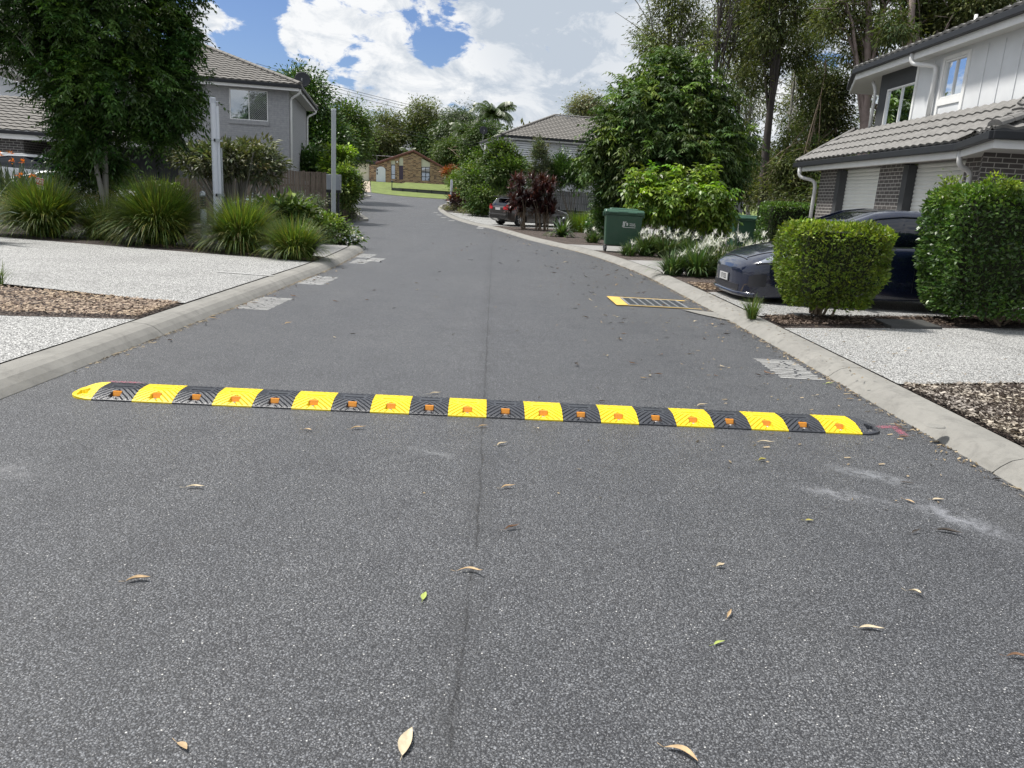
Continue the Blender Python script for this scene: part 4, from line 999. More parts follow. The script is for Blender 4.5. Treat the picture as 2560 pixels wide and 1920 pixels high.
# brick piers flank the doors: dark reveal returns
for (ya, yb) in ((17.95, 17.72), (21.70, 21.47)):
    MB(True).hexa([(WX-.012, yb, G0), (WX-.012, ya, G0), (WX+.23, ya, G0), (WX+.23, yb, G0)], [(WX-.012, yb, GE-.05), (WX-.012, ya, GE-.05), (WX+.23, ya, GE-.05), (WX+.23, yb, GE-.05)]).build('door_jamb', M['dgrey'], RH)
M['roller'] = mat('cream_roller_door', (.74, .75, .72), .45, .04, 2, spec=.6)
def roller(y0, y1):
    P = []; n = 27; z0, z1 = G0+.02, G0+2.50
    for i in range(n*4+1):
        z = z0+(z1-z0)*i/(n*4); k = i % 4; dx = (.0, .016, .020, .016)[k]; P.append([(WX+.20-dx, y0, z), (WX+.20-dx, y1, z)])
    b = MB(True); b.grid(P); return b.build('roller_door', M['roller'], RH)
roller(15.50, 17.72); roller(19.15, 21.47)
# lower roof
gx, gz0 = 8.10, 2.78; slope = math.atan2(3.63-2.80, 9.2-8.1)
Sx = Vector((math.cos(slope), 0, math.sin(slope)))
b = MB(True); run = (9.22-gx)/math.cos(slope)
tiles(b, (gx-.03, 15.0, gz0+.07), (0, 1, 0), Sx, 4, lambda v: (-.45, 8.75-v*.75), tl=run/4, res=6)
# hip end towards the bush (far end)
hipA = Vector((gx-.03, 23.75, gz0+.07)); hipB = Vector((9.22, 22.6, gz0+.07+run*math.sin(slope)))
Sh = (hipB-hipA); b.tri(hipA, hipA+Vector((1.4, .3, 0)), hipB)
# near skewed part: eave turns out to the front bay
e0 = Vector((gx-.03, 15.02, gz0+.07)); e1 = Vector((7.30, 12.60, gz0+.07)); e2 = Vector((13.5, 12.0, gz0+.07)); top0 = Vector((9.22, 15.0, gz0+.07+run*math.sin(slope)))
hip2 = e1+Vector((1.0, .92, .40))*2.6
U1 = (e0-e1).normalized(); Lr = (e0-e1).length; S1 = Vector((0, 0, 1)).cross(U1)*-1; S1 = Vector((U1.y, -U1.x, .42)).normalized()
tiles(b, e1, U1, S1, 7, lambda v: (min(v*.86, 9), Lr+v*.42+.05), res=6)
U2 = (e2-e1).normalized(); S2 = Vector((-U2.y, U2.x, .42)).normalized()
tiles(b, e1, U2, S2, 8, lambda v: (v*.62, 6.2), res=6)
roofR = b.build('lower_roof', M['tile_pale'], RH, smooth=False)
b = MB(True); v7 = 7*.33; A_ = e1+U1*0+S1*0; hipend = e1+U1*(v7*.86)+S1*v7
for p_, q_, a_, l_, h_ in ((e1+Vector((.02, .05, .05)), hipend+Vector((0, 0, .06)), .26, .30, .10), (hipA+Vector((.05, 0, .02)), hipB+Vector((0, 0, .04)), .22, .36, .08), (e0+Vector((-.02, -.08, .03)), e1.lerp(e0, .45)+Vector((-.02, 0, .03)), .16, .36, .05)):
    b = MB(True); ridgecaps(b, p_, q_, a_, l_, h_); b.build('ridge_cap', M['tile_pale'], roofR)
gutter(RH, (gx-.03, 23.8, gz0-.02), (gx-.03, 15.0, gz0-.02), h=.13); gutter(RH, (gx-.03, 15.03, gz0-.022), (7.28, 12.58, gz0-.022), h=.13); gutter(RH, (7.28, 12.60, gz0-.018), (13.5, 12.0, gz0-.018), h=.13)
b = MB(True)
b.hexa([(gx+.03, 15.1, gz0-.21), (gx+.06, 15.1, gz0-.21), (gx+.06, 23.7, gz0-.21), (gx+.03, 23.7, gz0-.21)], [(gx+.03, 15.1, gz0-.04), (gx+.06, 15.1, gz0-.04), (gx+.06, 23.7, gz0-.04), (gx+.03, 23.7, gz0-.04)])
b.build('fascia', M['white'], RH)
b = MB(True); b.hexa([(7.36, 12.66, gz0-.21), (7.40, 12.70, gz0-.21), (gx+.06, 15.1, gz0-.21), (gx+.03, 15.08, gz0-.21)], [(7.36, 12.66, gz0-.05), (7.40, 12.70, gz0-.05), (gx+.06, 15.1, gz0-.05), (gx+.03, 15.08, gz0-.05)])
b.hexa([(7.36, 12.66, gz0-.212), (13.5, 12.08, gz0-.212), (13.5, 12.12, gz0-.212), (7.38, 12.70, gz0-.212)], [(7.36, 12.66, gz0-.052), (13.5, 12.08, gz0-.052), (13.5, 12.12, gz0-.052), (7.38, 12.70, gz0-.052)])
b.build('fascia', M['white'], RH)
b = MB(True); b.poly([(gx+.05, 15.1, gz0-.17), (gx+.05, 23.7, gz0-.17), (WX+.1, 23.7, gz0-.17), (WX+.1, 15.1, gz0-.17)][::-1]); b.poly([(7.39, 12.69, gz0-.172), (gx+.05, 15.1, gz0-.172), (WX+.1, 15.1, gz0-.172), (13.5, 14.2, gz0-.172), (13.5, 12.11, gz0-.172)])
b.build('soffit', M['soffit'], RH)
b = MB(True)
for yy in (17.0, 19.6, 21.6): b.lathe([(.0, -.176), (.045, -.176), (.055, -.168)], (8.33, yy, gz0), 12)
b.build('downlight', M['white'], RH)
pipe(RH, [(gx-.02, 14.88, gz0-.06), (gx-.02, 14.88, gz0-.36), (8.34, 14.90, gz0-.44), (8.36, 14.93, gz0-.62), (8.36, 14.93, G0)], .05)
pipe(RH, [(gx-.02, 23.35, gz0-.06), (gx-.02, 23.35, gz0-.36), (8.46, 23.1, gz0-.46), (8.48, 23.02, gz0-.62), (8.48, 23.02, G0)], .05)
# upper storey
UX = 9.22; UZ0 = 3.45; UZ1 = 5.02
b = MB(True)
ya = 10.5
wall(b, (UX, ya, UZ0), (0, 1, 0), 19.45-ya, UZ1-UZ0, [(17.38-ya, 18.26-ya, 4.05-UZ0, 4.85-UZ0)], t=.08, Nv=(-1, 0, 0))
wall(b, (UX, ya, 3.0), (1, 0, 0), 6, 2.0, (), Nv=(0, -1, 0))
upw = b.build('clad_wall', M['offwhite'], RH)
for yy in (11.7, 12.5, 13.3, 14.25, 14.95, 15.56, 16.12, 16.69, 18.75): b = MB(True); b.box(UX-.018, UX+.01, yy-.02, yy+.02, UZ0, 4.93); b.build('batten', M['offwhite'], RH)
b = MB(True); b.box(UX-.031, UX+.01, 19.43, 19.51, UZ0, 4.93); b.build('corner_trim', M['white'], RH)
b = MB(True)
b.box(UX-.028, UX+.01, 17.27, 17.38, UZ0, 4.93); b.box(UX-.028, UX+.01, 18.27, 18.35, UZ0, 4.93); b.box(UX-.026, UX+.01, 17.38, 18.27, 4.86, 4.94); b.box(UX-.026, UX+.01, 17.38, 18.27, 3.90, 4.04)
b.build('window_trim', M['white'], RH)
window(RH, (UX, ya, 0), (0, 1, 0), (-1, 0, 0), 17.38-ya, 18.26-ya, 4.05, 4.85, 2, gl='darkglass', blindcover=None)
b = MB(True); wall(b, (UX+.05, 19.51, UZ0-.35), (0, 1, 0), 2.05, UZ1-UZ0+.35, [(0.02, 1.57, .48, 1.51)], t=.08, Nv=(-1, 0, 0)); wall(b, (UX+.05, 21.56, 3.0), (1, .25, 0), 6, 2.0, (), Nv=(.25, 1, 0)); b.build('dark_wall', M['dgrey'], RH)
window(RH, (UX+.05, 19.51, UZ0-.35), (0, 1, 0), (-1, 0, 0), .02, 1.57, .48, 1.51, 2, gl='glass', blindcover=(.0, 1.0))
# upper roof: eave and gutter, chamfered at the far end
ex = 8.80; ez = 5.20; ey0, ey1 = 8.5, 22.2
ch = Vector((9.75, 24.9, ez))
Su = Vector((math.cos(R_(21)), 0, math.sin(R_(21))))
b = MB(True); tiles(b, (ex-.03, ey0, ez+.07), (0, 1, 0), Su, 12, lambda v: (0, ey1-ey0-v*.3), res=5)
c0 = Vector((ex-.03, ey1, ez+.07)); Uc = (ch-Vector((ex, ey1, ez))).normalized(); Sc = Vector((Uc.y, -Uc.x, .38)).normalized()
tiles(b, c0, Uc, Sc, 9, lambda v: (-v*.1, 2.9-v*.6 if v < 4 else .1), res=5)
upr = b.build('upper_roof', M['tile_pale'], RH)
gutter(RH, (ex-.03, ey0, ez-.02), (ex-.03, ey1, ez-.02), h=.13); gutter(RH, (ex-.03, ey1-.03, ez-.022), ch+Vector((0, 0, -.022)), h=.13)
b = MB(True); b.hexa([(ex+.03, ey0, ez-.22), (ex+.06, ey0, ez-.22), (ex+.06, ey1, ez-.22), (ex+.03, ey1, ez-.22)], [(ex+.03, ey0, ez-.05), (ex+.06, ey0, ez-.05), (ex+.06, ey1, ez-.05), (ex+.03, ey1, ez-.05)])
q = Vector((ex+.03, ey1, 0)); q2 = Vector((ch.x+.03, ch.y, 0)); pq = Vector((.03, -.01, 0)); zA, zB = Vector((0, 0, ez-.221)), Vector((0, 0, ez-.051))
b.hexa([q+zA, q+pq+zA, q2+pq+zA, q2+zA], [q+zB, q+pq+zB, q2+pq+zB, q2+zB]); b.build('fascia', M['white'], RH)
b = MB(True); b.poly([(ex+.05, ey0, ez-.18), (ex+.05, ey1, ez-.18), (ch.x+.05, ch.y, ez-.18), (13, 24.9, ez-.18), (13, ey0, ez-.18)][::-1]); b.build('soffit', M['soffit'], RH)
pipe(RH, [(ex, 19.05, ez-.06), (ex, 19.05, ez-.30), (UX-.08, 18.52, ez-.42), (UX-.08, 18.50, ez-.58), (UX-.08, 18.50, 3.6)], .05)
pipe(RH, [(9.2, 21.9, ez-.3), (9.24, 21.75, ez-.5), (9.24, 21.75, 3.4)], .045)
b = MB(True); vpp = atx(2437, 58, 9.35); b.tube([(vpp.x, vpp.y, vpp.z-.5), (vpp.x, vpp.y, vpp.z+.17)], .035, 12); b.lathe([(.09, 0), (.05, .06), (.036, .09)], (vpp.x, vpp.y, vpp.z-.22), 12); b.build('vent_pipe', M['pvc'], RH, smooth=True)
# ================================================================ left grey house
HA = R_(10.7)
def hipbox(par, K, ang, ezz, W_, D_, pitch, tm, ov=.5, rows=None, res=4, tl=.34, fm='white', name='roof', sides=('front', 'right', 'left')):
    """hip roof. K = right front eave corner (world xy). local x points right along the facade"""
    X = Vector((math.cos(ang), math.sin(ang), 0)); Y = Vector((-math.sin(ang), math.cos(ang), 0)); K = Vector((K[0], K[1], ezz)); h = D_/2; sl = h/math.cos(pitch); cp, sp_ = math.cos(pitch), math.sin(pitch)
    b = MB(True); n = int(sl/tl)+1; tl = sl/n
    S = Y*cp+Vector((0, 0, sp_)); tiles(b, K-X*W_, X, S, n, lambda v: (v*cp, W_-v*cp), tl=tl, res=res)
    S = -X*cp+Vector((0, 0, sp_)); tiles(b, K+Y*D_, -Y, S, n, lambda v: (v*cp, D_-v*cp), tl=tl, res=res)
    L0 = K-X*W_; S = X*cp+Vector((0, 0, sp_)); tiles(b, L0, Y, S, n, lambda v: (v*cp, D_-v*cp), tl=tl*1, res=2)
    B0 = K+Y*D_; ap = K-X*h+Y*h+Vector((0, 0, h*math.tan(pitch))); al = L0+X*h+Y*h+Vector((0, 0, h*math.tan(pitch)))
    b.quad(B0, L0+Y*D_, al, ap)
    r = b.build(name, M[tm], par)
    u3 = Vector((0, 0, .05))
    for p_, q_ in ((K, ap), (ap, al), (L0, al), (B0, ap)): c = MB(True); ridgecaps(c, p_+u3, q_+u3, .24, .40, .09); c.build('ridge_cap', M[tm], r)
    dz = Vector((0, 0, -.07)); o = Vector((0, 0, 0))
    gutter(par, K+dz+X*.05, L0+dz-X*.05, h=.13); gutter(par, K+dz*1.03+Y*.05, B0+dz*1.03, h=.13); gutter(par, L0+dz*1.03+Y*.05, L0+Y*D_+dz*1.03, h=.13)
    f = MB(True); t = .03; zz = Vector((0, 0, -.25)); z2 = Vector((0, 0, -.09))
    for a, e in ((K-X*.06+Y*.06, L0+X*.06+Y*.06), (K-X*.063+Y*.09, B0-X*.063-Y*.06), (L0+X*.063+Y*.09, L0+Y*D_+X*.063)):
        d = (e-a).normalized(); nn = Vector((-d.y, d.x, 0))*.015
        f.hexa([a-nn+zz, e-nn+zz, e+nn+zz, a+nn+zz], [a-nn+z2, e-nn+z2, e+nn+z2, a+nn+z2])
    f.build('fascia', M[fm], par)
    s = MB(True); q = Vector((0, 0, -.21)); a = .08; s.poly([K-X*a+Y*a+q, L0+X*a+Y*a+q, L0+X*a+Y*(D_-a)+q, B0-X*a-Y*a+q]); s.build('soffit', M['soffit'], par)
    return X, Y, K, ap
LHs = thing('two_storey_house', 'grey painted brick two-storey house behind the brown fence, under a hipped roof', 'house', (-10.1, 34.3, -.1))
X, Y, K, ap = hipbox(LHs, (-9.62, 33.86), HA, 5.37, 9.8, 9.6, R_(21.5), 'tile')
Wc = Vector((K.x, K.y, 0))-X*.52+Y*.52
b = MB(True); gl0 = -.25; wh = 5.18-gl0
wx = lambda px, py: (aty(px, py, 34.2))
O = Wc-X*8.8+Vector((0, 0, gl0))
win = (8.8-2.42, 8.8-.87, 3.85-gl0, 5.07-gl0)
wall(b, O, X, 8.8, wh, [win], t=.10, Nv=-Y); wall(b, Wc+Vector((0, 0, gl0)), Y, 8.5, wh, (), Nv=X)
b.build('wall', M['greybrick'], LHs, uv=True)
window(LHs, O, X, -Y, win[0], win[1], win[2], win[3], 2, blindcover=(0, .52), mesh_right=True, gl='glass')
b = MB(True); a = O+X*(win[0]-.04); e = O+X*(win[1]+.04); z0 = win[2]-.18; z1 = win[2]-.005; b.hexa([a+Vector((0, 0, z0))-Y*.05, e+Vector((0, 0, z0))-Y*.05, e+Vector((0, 0, z0))+Y*.02, a+Vector((0, 0, z0))+Y*.02], [a+Vector((0, 0, z1))-Y*.05, e+Vector((0, 0, z1))-Y*.05, e+Vector((0, 0, z1))+Y*.02, a+Vector((0, 0, z1))+Y*.02])
b.build('sill', M['greybrick'], LHs, uv=True)
pipe(LHs, [K-X*.02+Y*.15+Vector((0, 0, -.12)), K-X*.04+Y*.2+Vector((0, 0, -.32)), Wc+X*.07+Y*.12+Vector((0, 0, 4.85)), Wc+X*.07+Y*.12+Vector((0, 0, 0))], .05, 'white')
pipe(LHs, [K+Y*9.4-X*.02+Vector((0, 0, -.12)), K+Y*9.3-X*.05+Vector((0, 0, -.3)), Wc+Y*8.4+X*.06+Vector((0, 0, 4.8)), Wc+Y*8.4+X*.06+Vector((0, 0, 0))], .05, 'white')
b = MB(True)
for k in range(5):
    p = O+X*(8.8-6.1+k*.95)+Vector((0, 0, 2.72-gl0))-Y*.004; b.quad(p, p+X*.012, p+X*.012+Vector((0, 0, .13)), p+Vector((0, 0, .13)))
b.build('weep_hole', M['dgrey'], LHs)
def dish(label, P, r, ang, tiltz, H_, par=None):
    t = thing('satellite_dish', label, 'satellite dish', tuple(P))
    n = Vector((math.sin(ang), -math.cos(ang), tiltz)).normalized(); a = n.orthogonal().normalized(); b2 = n.cross(a); PP = []
    for i in range(7):
        q = i/6*r; PP.append([n*(-.14*r*(1-(q/r)**2))+a*(q*math.cos(t_))+b2*(q*math.sin(t_)) for t_ in np.linspace(0, 2*PI, 25)])
    c = Vector((0, 0, 0)); b = MB(); b.grid(PP); b.build('reflector', M['dish'], t, smooth=True, solid=.012)
    b = MB(); b.tube([n*(-.14*r), n*(-.14*r)-n*.08, Vector((n.x*-.12, n.y*-.12, -r*.5)), Vector((n.x*-.12, n.y*-.12, -H_))], .022, 8); b.build('mast', M['iron'], t)
    b = MB(); b.tube([Vector((0, 0, -r)), n*(r*.75)+Vector((0, 0, -.1))], .012, 6); b.lathe([(0, -.05), (.03, -.05), (.03, .05), (0, .05)], tuple(n*(r*.75)+Vector((0, 0, -.08))), 8); b.build('feed_arm', M['iron'], t); return t
M['dish'] = mat('dark_dish', (.025, .028, .034), .7, .1, 6)
dish('dark round satellite dish on the roof corner of the grey left house', aty(756, 199, 35.2), .34, R_(10), .25, .62)
# ================================================================ far left house
H2 = thing('two_storey_house', 'pale two-storey house at the far left, half hidden by the dark tree', 'house', (-18, 32, -.1))
hipbox(H2, (-15.6, 33.2), HA, 5.42, 7.2, 6.5, R_(21.5), 'tile', name='upper_roof')
P0 = Vector((-15.6, 33.2, 0))-Vector((math.cos(HA), math.sin(HA), 0))*7.2
X = Vector((math.cos(HA), math.sin(HA), 0)); Y = Vector((-math.sin(HA), math.cos(HA), 0)); O = P0+X*2.3+Y*.45+Vector((0, 0, -.2))
b = MB(True); wall(b, O, X, 4.1, 5.4, [(1.05, 2.4, 4.0, 5.2)], t=.08, Nv=-Y); wall(b, O, Y, 5.5, 5.4, (), Nv=-X); b.build('wall', M['offwhite'], H2)
window(H2, O, X, -Y, 1.05, 2.4, 4.0, 5.2, 2, gl='darkglass')
pipe(H2, [P0+X*1.9+Vector((0, 0, 5.3)), P0+X*1.92+Vector((0, 0, 5.1)), O+X*.0-Y*.06+Vector((0, 0, 5.1)), O+X*.22-Y*.06+Vector((0, 0, 4.9)), O+X*.24-Y*.06+Vector((0, 0, 3.9))], .05)
e1_ = atz(417, 356, 2.52); e0_ = e1_-X*9.5
b = MB(True); S = (Y*math.cos(R_(20))+Vector((0, 0, math.sin(R_(20))))); tiles(b, e0_+Vector((0, 0, .06)), X, S, 12, lambda v: (0, 9.5-v*.9), tl=.34); b.build('lower_roof', M['tile'], H2)
gutter(H2, e0_, e1_, h=.12); gutter(H2, e1_, e1_+Y*4, h=.12)
b = MB(True); b.hexa([e0_+Y*.06+Vector((0, 0, -.22)), e1_+Y*.06+Vector((0, 0, -.22)), e1_+Y*.09+Vector((0, 0, -.22)), e0_+Y*.09+Vector((0, 0, -.22))], [e0_+Y*.06, e1_+Y*.06, e1_+Y*.09, e0_+Y*.09]); b.build('fascia', M['white'], H2)
b = MB(True); b.poly([e0_+Y*.08+Vector((0, 0, -.2)), e1_+Y*.08+Vector((0, 0, -.2)), e1_+Y*5+Vector((0, 0, -.2)), e0_+Y*5+Vector((0, 0, -.2))]); b.build('soffit', M['soffit'], H2)
b = MB(True); o = Vector((e0_.x, e0_.y, -.3))+Y*.5; wall(b, o, X, 4.6, 2.7, (), Nv=-Y); wall(b, o+X*4.6, Y, 3.2, 2.7, (), Nv=X); b.build('brick_wall', M['darkbrick'], H2, uv=True)
b = MB(True); wall(b, o+X*4.6+Y*3.2, X, 4.4, 2.7, (), Nv=-Y); b.build('dark_wall', M['dgrey'], H2)
pipe(H2, [e0_+X*3.1+Vector((0, 0, -.05)), e0_+X*3.12+Vector((0, 0, -.3)), o+X*3.3-Y*.06+Vector((0, 0, 2.4)), o+X*3.35-Y*.06], .055)
# a further roof behind at the far left edge
H4 = thing('neighbour_house', 'partly hidden house with a sloping white-edged roof at the left edge', 'house', (-28, 42, 0))
b = MB(True); A = aty(-30, 168, 42); Bq = aty(34, 205, 42); b.quad(A, Bq, Bq+Vector((0, 5, 1.6)), A+Vector((0, 5, 1.6))); b.build('roof', M['tile'], H4)
b = MB(True); b.bar(A, Bq, .08, .2); b.build('fascia', M['white'], H4)
b = MB(True); z = -.3; b.quad((A.x, A.y+.4, z), (Bq.x+.6, Bq.y+.4, z), (Bq.x+.6, Bq.y+.4, Bq.z-.3), (A.x, A.y+.4, A.z)); b.build('wall', M['offwhite'], H4)
# ================================================================ house beyond the bend, right of centre
H3A = R_(12)
H3 = thing('two_storey_house', 'white two-storey house beyond the bend with blue-grey slatted screens under its hip roof', 'house', (1, 58, .3))
X3, Y3, K3_, ap3 = None, None, None, None
X = Vector((math.cos(H3A), math.sin(H3A), 0)); Y = Vector((-math.sin(H3A), math.cos(H3A), 0))
L0 = atz(1254, 337, 5.55)
Kr = L0+X*17
hipbox(H3, (Kr.x, Kr.y), H3A, 5.55, 17, 10.2, R_(22.5), 'tile', res=3, tl=.36)
O = Vector((L0.x, L0.y, .2))+X*.5+Y*.5
holes3 = []
def h3x(px, py): p = atz(px, py, 5.0); return 0
b = MB(True); wall(b, O, X, 16, 5.2, (), Nv=-Y); wall(b, O, Y, 10.4, 5.2, (), Nv=-X); b.build('wall', M['offwhite'], H3)
M['slat'] = mat('white_slats', (.84, .86, .88), .5, .04, 3); M['slatback'] = mat('blue_grey_balcony_shade', (.10, .13, .18), .7, .1, 3)
def screen3(pxa, pxb, ztop, zbot):
    a = (aty(pxa, 345, O.y)-O).dot(X); c = (aty(pxb, 352, O.y+.3)-O).dot(X); s = MB(True)
    s.hexa([O+X*a-Y*.02+Vector((0, 0, zbot-.2)), O+X*c-Y*.02+Vector((0, 0, zbot-.2)), O+X*c-Y*.05+Vector((0, 0, zbot-.2)), O+X*a-Y*.05+Vector((0, 0, zbot-.2))], [O+X*a-Y*.02+Vector((0, 0, ztop-.2)), O+X*c-Y*.02+Vector((0, 0, ztop-.2)), O+X*c-Y*.05+Vector((0, 0, ztop-.2)), O+X*a-Y*.05+Vector((0, 0, ztop-.2))])
    f = s.build('slatted_screen', M['slatback'], H3); q = MB(True); n = 10; hh = (ztop-zbot)/n
    for i in range(n): z = zbot-.2+hh*i; q.hexa([O+X*a-Y*.06+Vector((0, 0, z)), O+X*c-Y*.06+Vector((0, 0, z)), O+X*c-Y*.10+Vector((0, 0, z)), O+X*a-Y*.10+Vector((0, 0, z))], [O+X*a-Y*.06+Vector((0, 0, z+hh*.76)), O+X*c-Y*.06+Vector((0, 0, z+hh*.76)), O+X*c-Y*.10+Vector((0, 0, z+hh*.76)), O+X*a-Y*.10+Vector((0, 0, z+hh*.76))])
    q.build('slat', M['slat'], f)
screen3(1290, 1349, 5.25, 3.75); screen3(1410, 1478, 5.25, 3.75)
b = MB(True); b.box(0, 0, 0, 0, 0, 0)
wb = MB(True); z = 3.4; 
for (pa, pb, mt) in ((1262, 1290, 'room'),):
    pass
pipe(H3, [L0+X*.6+Vector((0, 0, -.1)), L0+X*.6+Vector((0, 0, -.3)), O+X*.35-Y*.08+Vector((0, 0, 4.6)), O+X*.35-Y*.08+Vector((0, 0, 2.5))], .06, 'white')
pipe(H3, [L0+Y*9.6+Vector((0, 0, -.1)), L0+Y*9.6+Vector((0, 0, -.3)), O+Y*9.3-X*.08+Vector((0, 0, 4.6)), O+Y*9.3-X*.08+Vector((0, 0, 2.5))], .06, 'white')
dish('small dark satellite dish on the left eave of the house beyond the bend', aty(1209, 326, 63), .33, R_(15), .25, .8)
def antenna(label, P, span, H_, ang, els=5):
    t = thing('tv_antenna', label, 'antenna', tuple(P)); d = Vector((math.cos(ang), math.sin(ang), 0)); n = Vector((-d.y, d.x, 0))
    MB().tube([(0, 0, -H_), (0, 0, .05)], .03, 6).build('mast', M['iron'], t); b = MB(); b.tube([d*(-span/2), d*(span/2)], .025, 6)
    for i in range(els): q = d*(-span/2+span*i/(els-1)); b.tube([q-n*.5, q+n*.5], .018, 5)
    b.build('boom', M['iron'], t); return t
antenna('roof antenna on the ridge of the house beyond the bend', aty(1421, 266, 63), .5, 1.2, R_(20), 3)
# ================================================================ brick gable house at the end of the street
BY = 108.0
def B(px, py, d=0): return aty(px, py, BY+d)
BH = thing('brick_house', 'low mottled brick house with a red-edged gable and arched white gate at the street end', 'house', (-16, 108, 2))
def Z8(x, y): return (880+x/8.508, 360+y/8.508)
b = MB(True)
base = [Z8(368, 800), Z8(520, 815), Z8(1100, 860), Z8(1880, 905)]
pts = [Z8(368, 820), Z8(1965, 930), Z8(1965, 560), Z8(1900, 500), Z8(1305, 178), Z8(520, 430), Z8(368, 440)]
W3 = [B(*p) for p in pts]
# polygon wall with openings built in columns
def colwall(mt, name, xs, top, bot, holes, dep=0):
    b = MB(True)
    for i in range(len(xs)-1):
        x0, x1 = xs[i], xs[i+1]; xm = (x0+x1)/2
        hs = sorted([h_ for h_ in holes if h_[0]-.5 < xm < h_[1]+.5], key=lambda h_: h_[2])
        ys = [(top(x0), top(x1))]; segs = []
        cur = (top(x0), top(x1))
        for h_ in hs: segs.append((cur, (h_[2], h_[2]))); cur = (h_[3], h_[3])
        segs.append((cur, (bot(x0), bot(x1))))
        for (ta, tb), (ba, bb) in segs:
            b.quad(B(*Z8(x0, ba), dep), B(*Z8(x1, bb), dep), B(*Z8(x1, tb), dep), B(*Z8(x0, ta), dep))
    return b.build(name, M[mt], BH, uv=True)
topf = lambda x: float(np.interp(x, [368, 519, 520, 1305, 1965], [440, 445, 425, 185, 540])); botf = lambda x: float(np.interp(x, [368, 2000], [830, 960]))
holes8 = [(830, 920, 350, 745), (1002, 1088, 290, 758), (1475, 1658, 300, 780)]
xs = sorted({368, 519, 520, 1305, 1965, *[q for h_ in holes8 for q in h_[:2]], *np.arange(560, 1960, 100).tolist()})
colwall('mixbrick', 'wall', xs, topf, botf, holes8)
def panel(name, mt, x0, x1, ya, yb, yc, dep, par=None, solid=0):  # top-left y, top-right y, bottom y
    b = MB(True); b.quad(B(*Z8(x0, yc), dep), B(*Z8(x1, yc), dep), B(*Z8(x1, yb), dep), B(*Z8(x0, ya), dep)); return b.build(name, M[mt], par or BH)
M['gatewhite'] = mat('white_gate', (.66, .70, .78), .5, .04, 2); M['purple'] = mat('dark_purple_door', (.06, .04, .085), .5, .1, 2); M['cladcream'] = mat('cream_cladding', (.60, .59, .50), .6, .05, 2)
panel('cladding', 'cladcream', 830, 920, 355, 330, 440, .12); w1 = panel('window', 'glass', 830, 920, 452, 452, 745, .14); panel('room', 'blind', 830, 920, 452, 452, 745, .3, w1)
panel('cladding', 'cladcream', 1002, 1088, 300, 280, 458, .12); panel('door', 'purple', 1002, 1088, 462, 462, 758, .14)
panel('cladding', 'cladcream', 1475, 1658, 300, 400, 490, .12); w2 = panel('window', 'glass', 1475, 1658, 500, 500, 780, .14); panel('blind', 'blind', 1566, 1658, 500, 500, 780, .3, w2); panel('room', 'room', 1475, 1566, 500, 500, 780, .32, w2)
M['dframe'] = mat('dark_window_frame', (.03, .035, .045), .5, .1, 3)
b = MB(True)
def fb(x0, y0, x1, y1): b.hexa([B(*Z8(x0, y1), .02), B(*Z8(x1, y1), .02), B(*Z8(x1, y1), .13), B(*Z8(x0, y1), .13)], [B(*Z8(x0, y0), .02), B(*Z8(x1, y0), .02), B(*Z8(x1, y0), .13), B(*Z8(x0, y0), .13)])
for r_ in ((1475, 490, 1658, 503), (1475, 775, 1658, 785), (1475, 503, 1483, 775), (1650, 503, 1658, 775), (1560, 503, 1570, 775), (1483, 690, 1650, 702)): fb(*r_)
b.build('frame', M['dframe'], w2)
b = MB(True)
for r_ in ((830, 440, 920, 453), (830, 740, 920, 748), (830, 453, 836, 740), (914, 453, 920, 740), (836, 640, 914, 652)): fb(*r_)
b.build('frame', M['dframe'], w1)
# arched gate
arc = [Z8(515, 815), Z8(712, 828)]+[Z8(613+99*math.cos(a), 560-80*math.sin(a)) for a in np.linspace(0, PI, 14)]
b = MB(True); F = [B(*p, -.06) for p in arc]; Bk = [B(*p, -.01) for p in arc]; b.poly(F); n = len(F)
for i in range(n): b.quad(F[i], F[(i+1) % n], Bk[(i+1) % n], Bk[i])
gt = b.build('arched_gate', M['gatewhite'], BH)
b = MB(True)
for yy in (555, 625): p = B(*Z8(536, yy), -.08); b.box(p.x-.08, p.x+.08, p.y-.03, p.y, p.z-.14, p.z+.14)
b.build('hinge', M['dframe'], gt)
# garage
b = MB(True); q = [B(*Z8(-60, 790), .3), B(*Z8(362, 796), .3), B(*Z8(362, 412), .3), B(*Z8(-60, 400), .3)]; b.quad(*q); b.quad(q[1], q[1]+Vector((0, 3, 0)), q[2]+Vector((0, 3, 0)), q[2]); b.build('garage_wall', M['cream'], BH)
b = MB(True); b.quad(B(*Z8(-60, 796), .2), B(*Z8(138, 798), .2), B(*Z8(138, 568), .2), B(*Z8(-60, 560), .2)); b.build('garage_door', mat('grey_garage_door', (.32, .36, .37), .5, .05, 2) , BH)
b = MB(True); a, c = B(*Z8(-80, 385), -.1), B(*Z8(430, 392), -.1); b.hexa([a, c, c+Vector((0, 5, 0)), a+Vector((0, 5, 0))], [a+Vector((0, 0, .42)), c+Vector((0, 0, .42)), c+Vector((0, 5, .42)), a+Vector((0, 5, .42))]); b.build('garage_roof', M['dframe'], BH)
b = MB(True); a, c = B(*Z8(430, 425), .1), B(*Z8(560, 425), .1); b.hexa([a, c, c+Vector((0, 4, 0)), a+Vector((0, 4, 0))], [a+Vector((0, 0, .25)), c+Vector((0, 0, .25)), c+Vector((0, 4, .25)), a+Vector((0, 4, .25))]); b.build('link_roof', M['dframe'], BH)
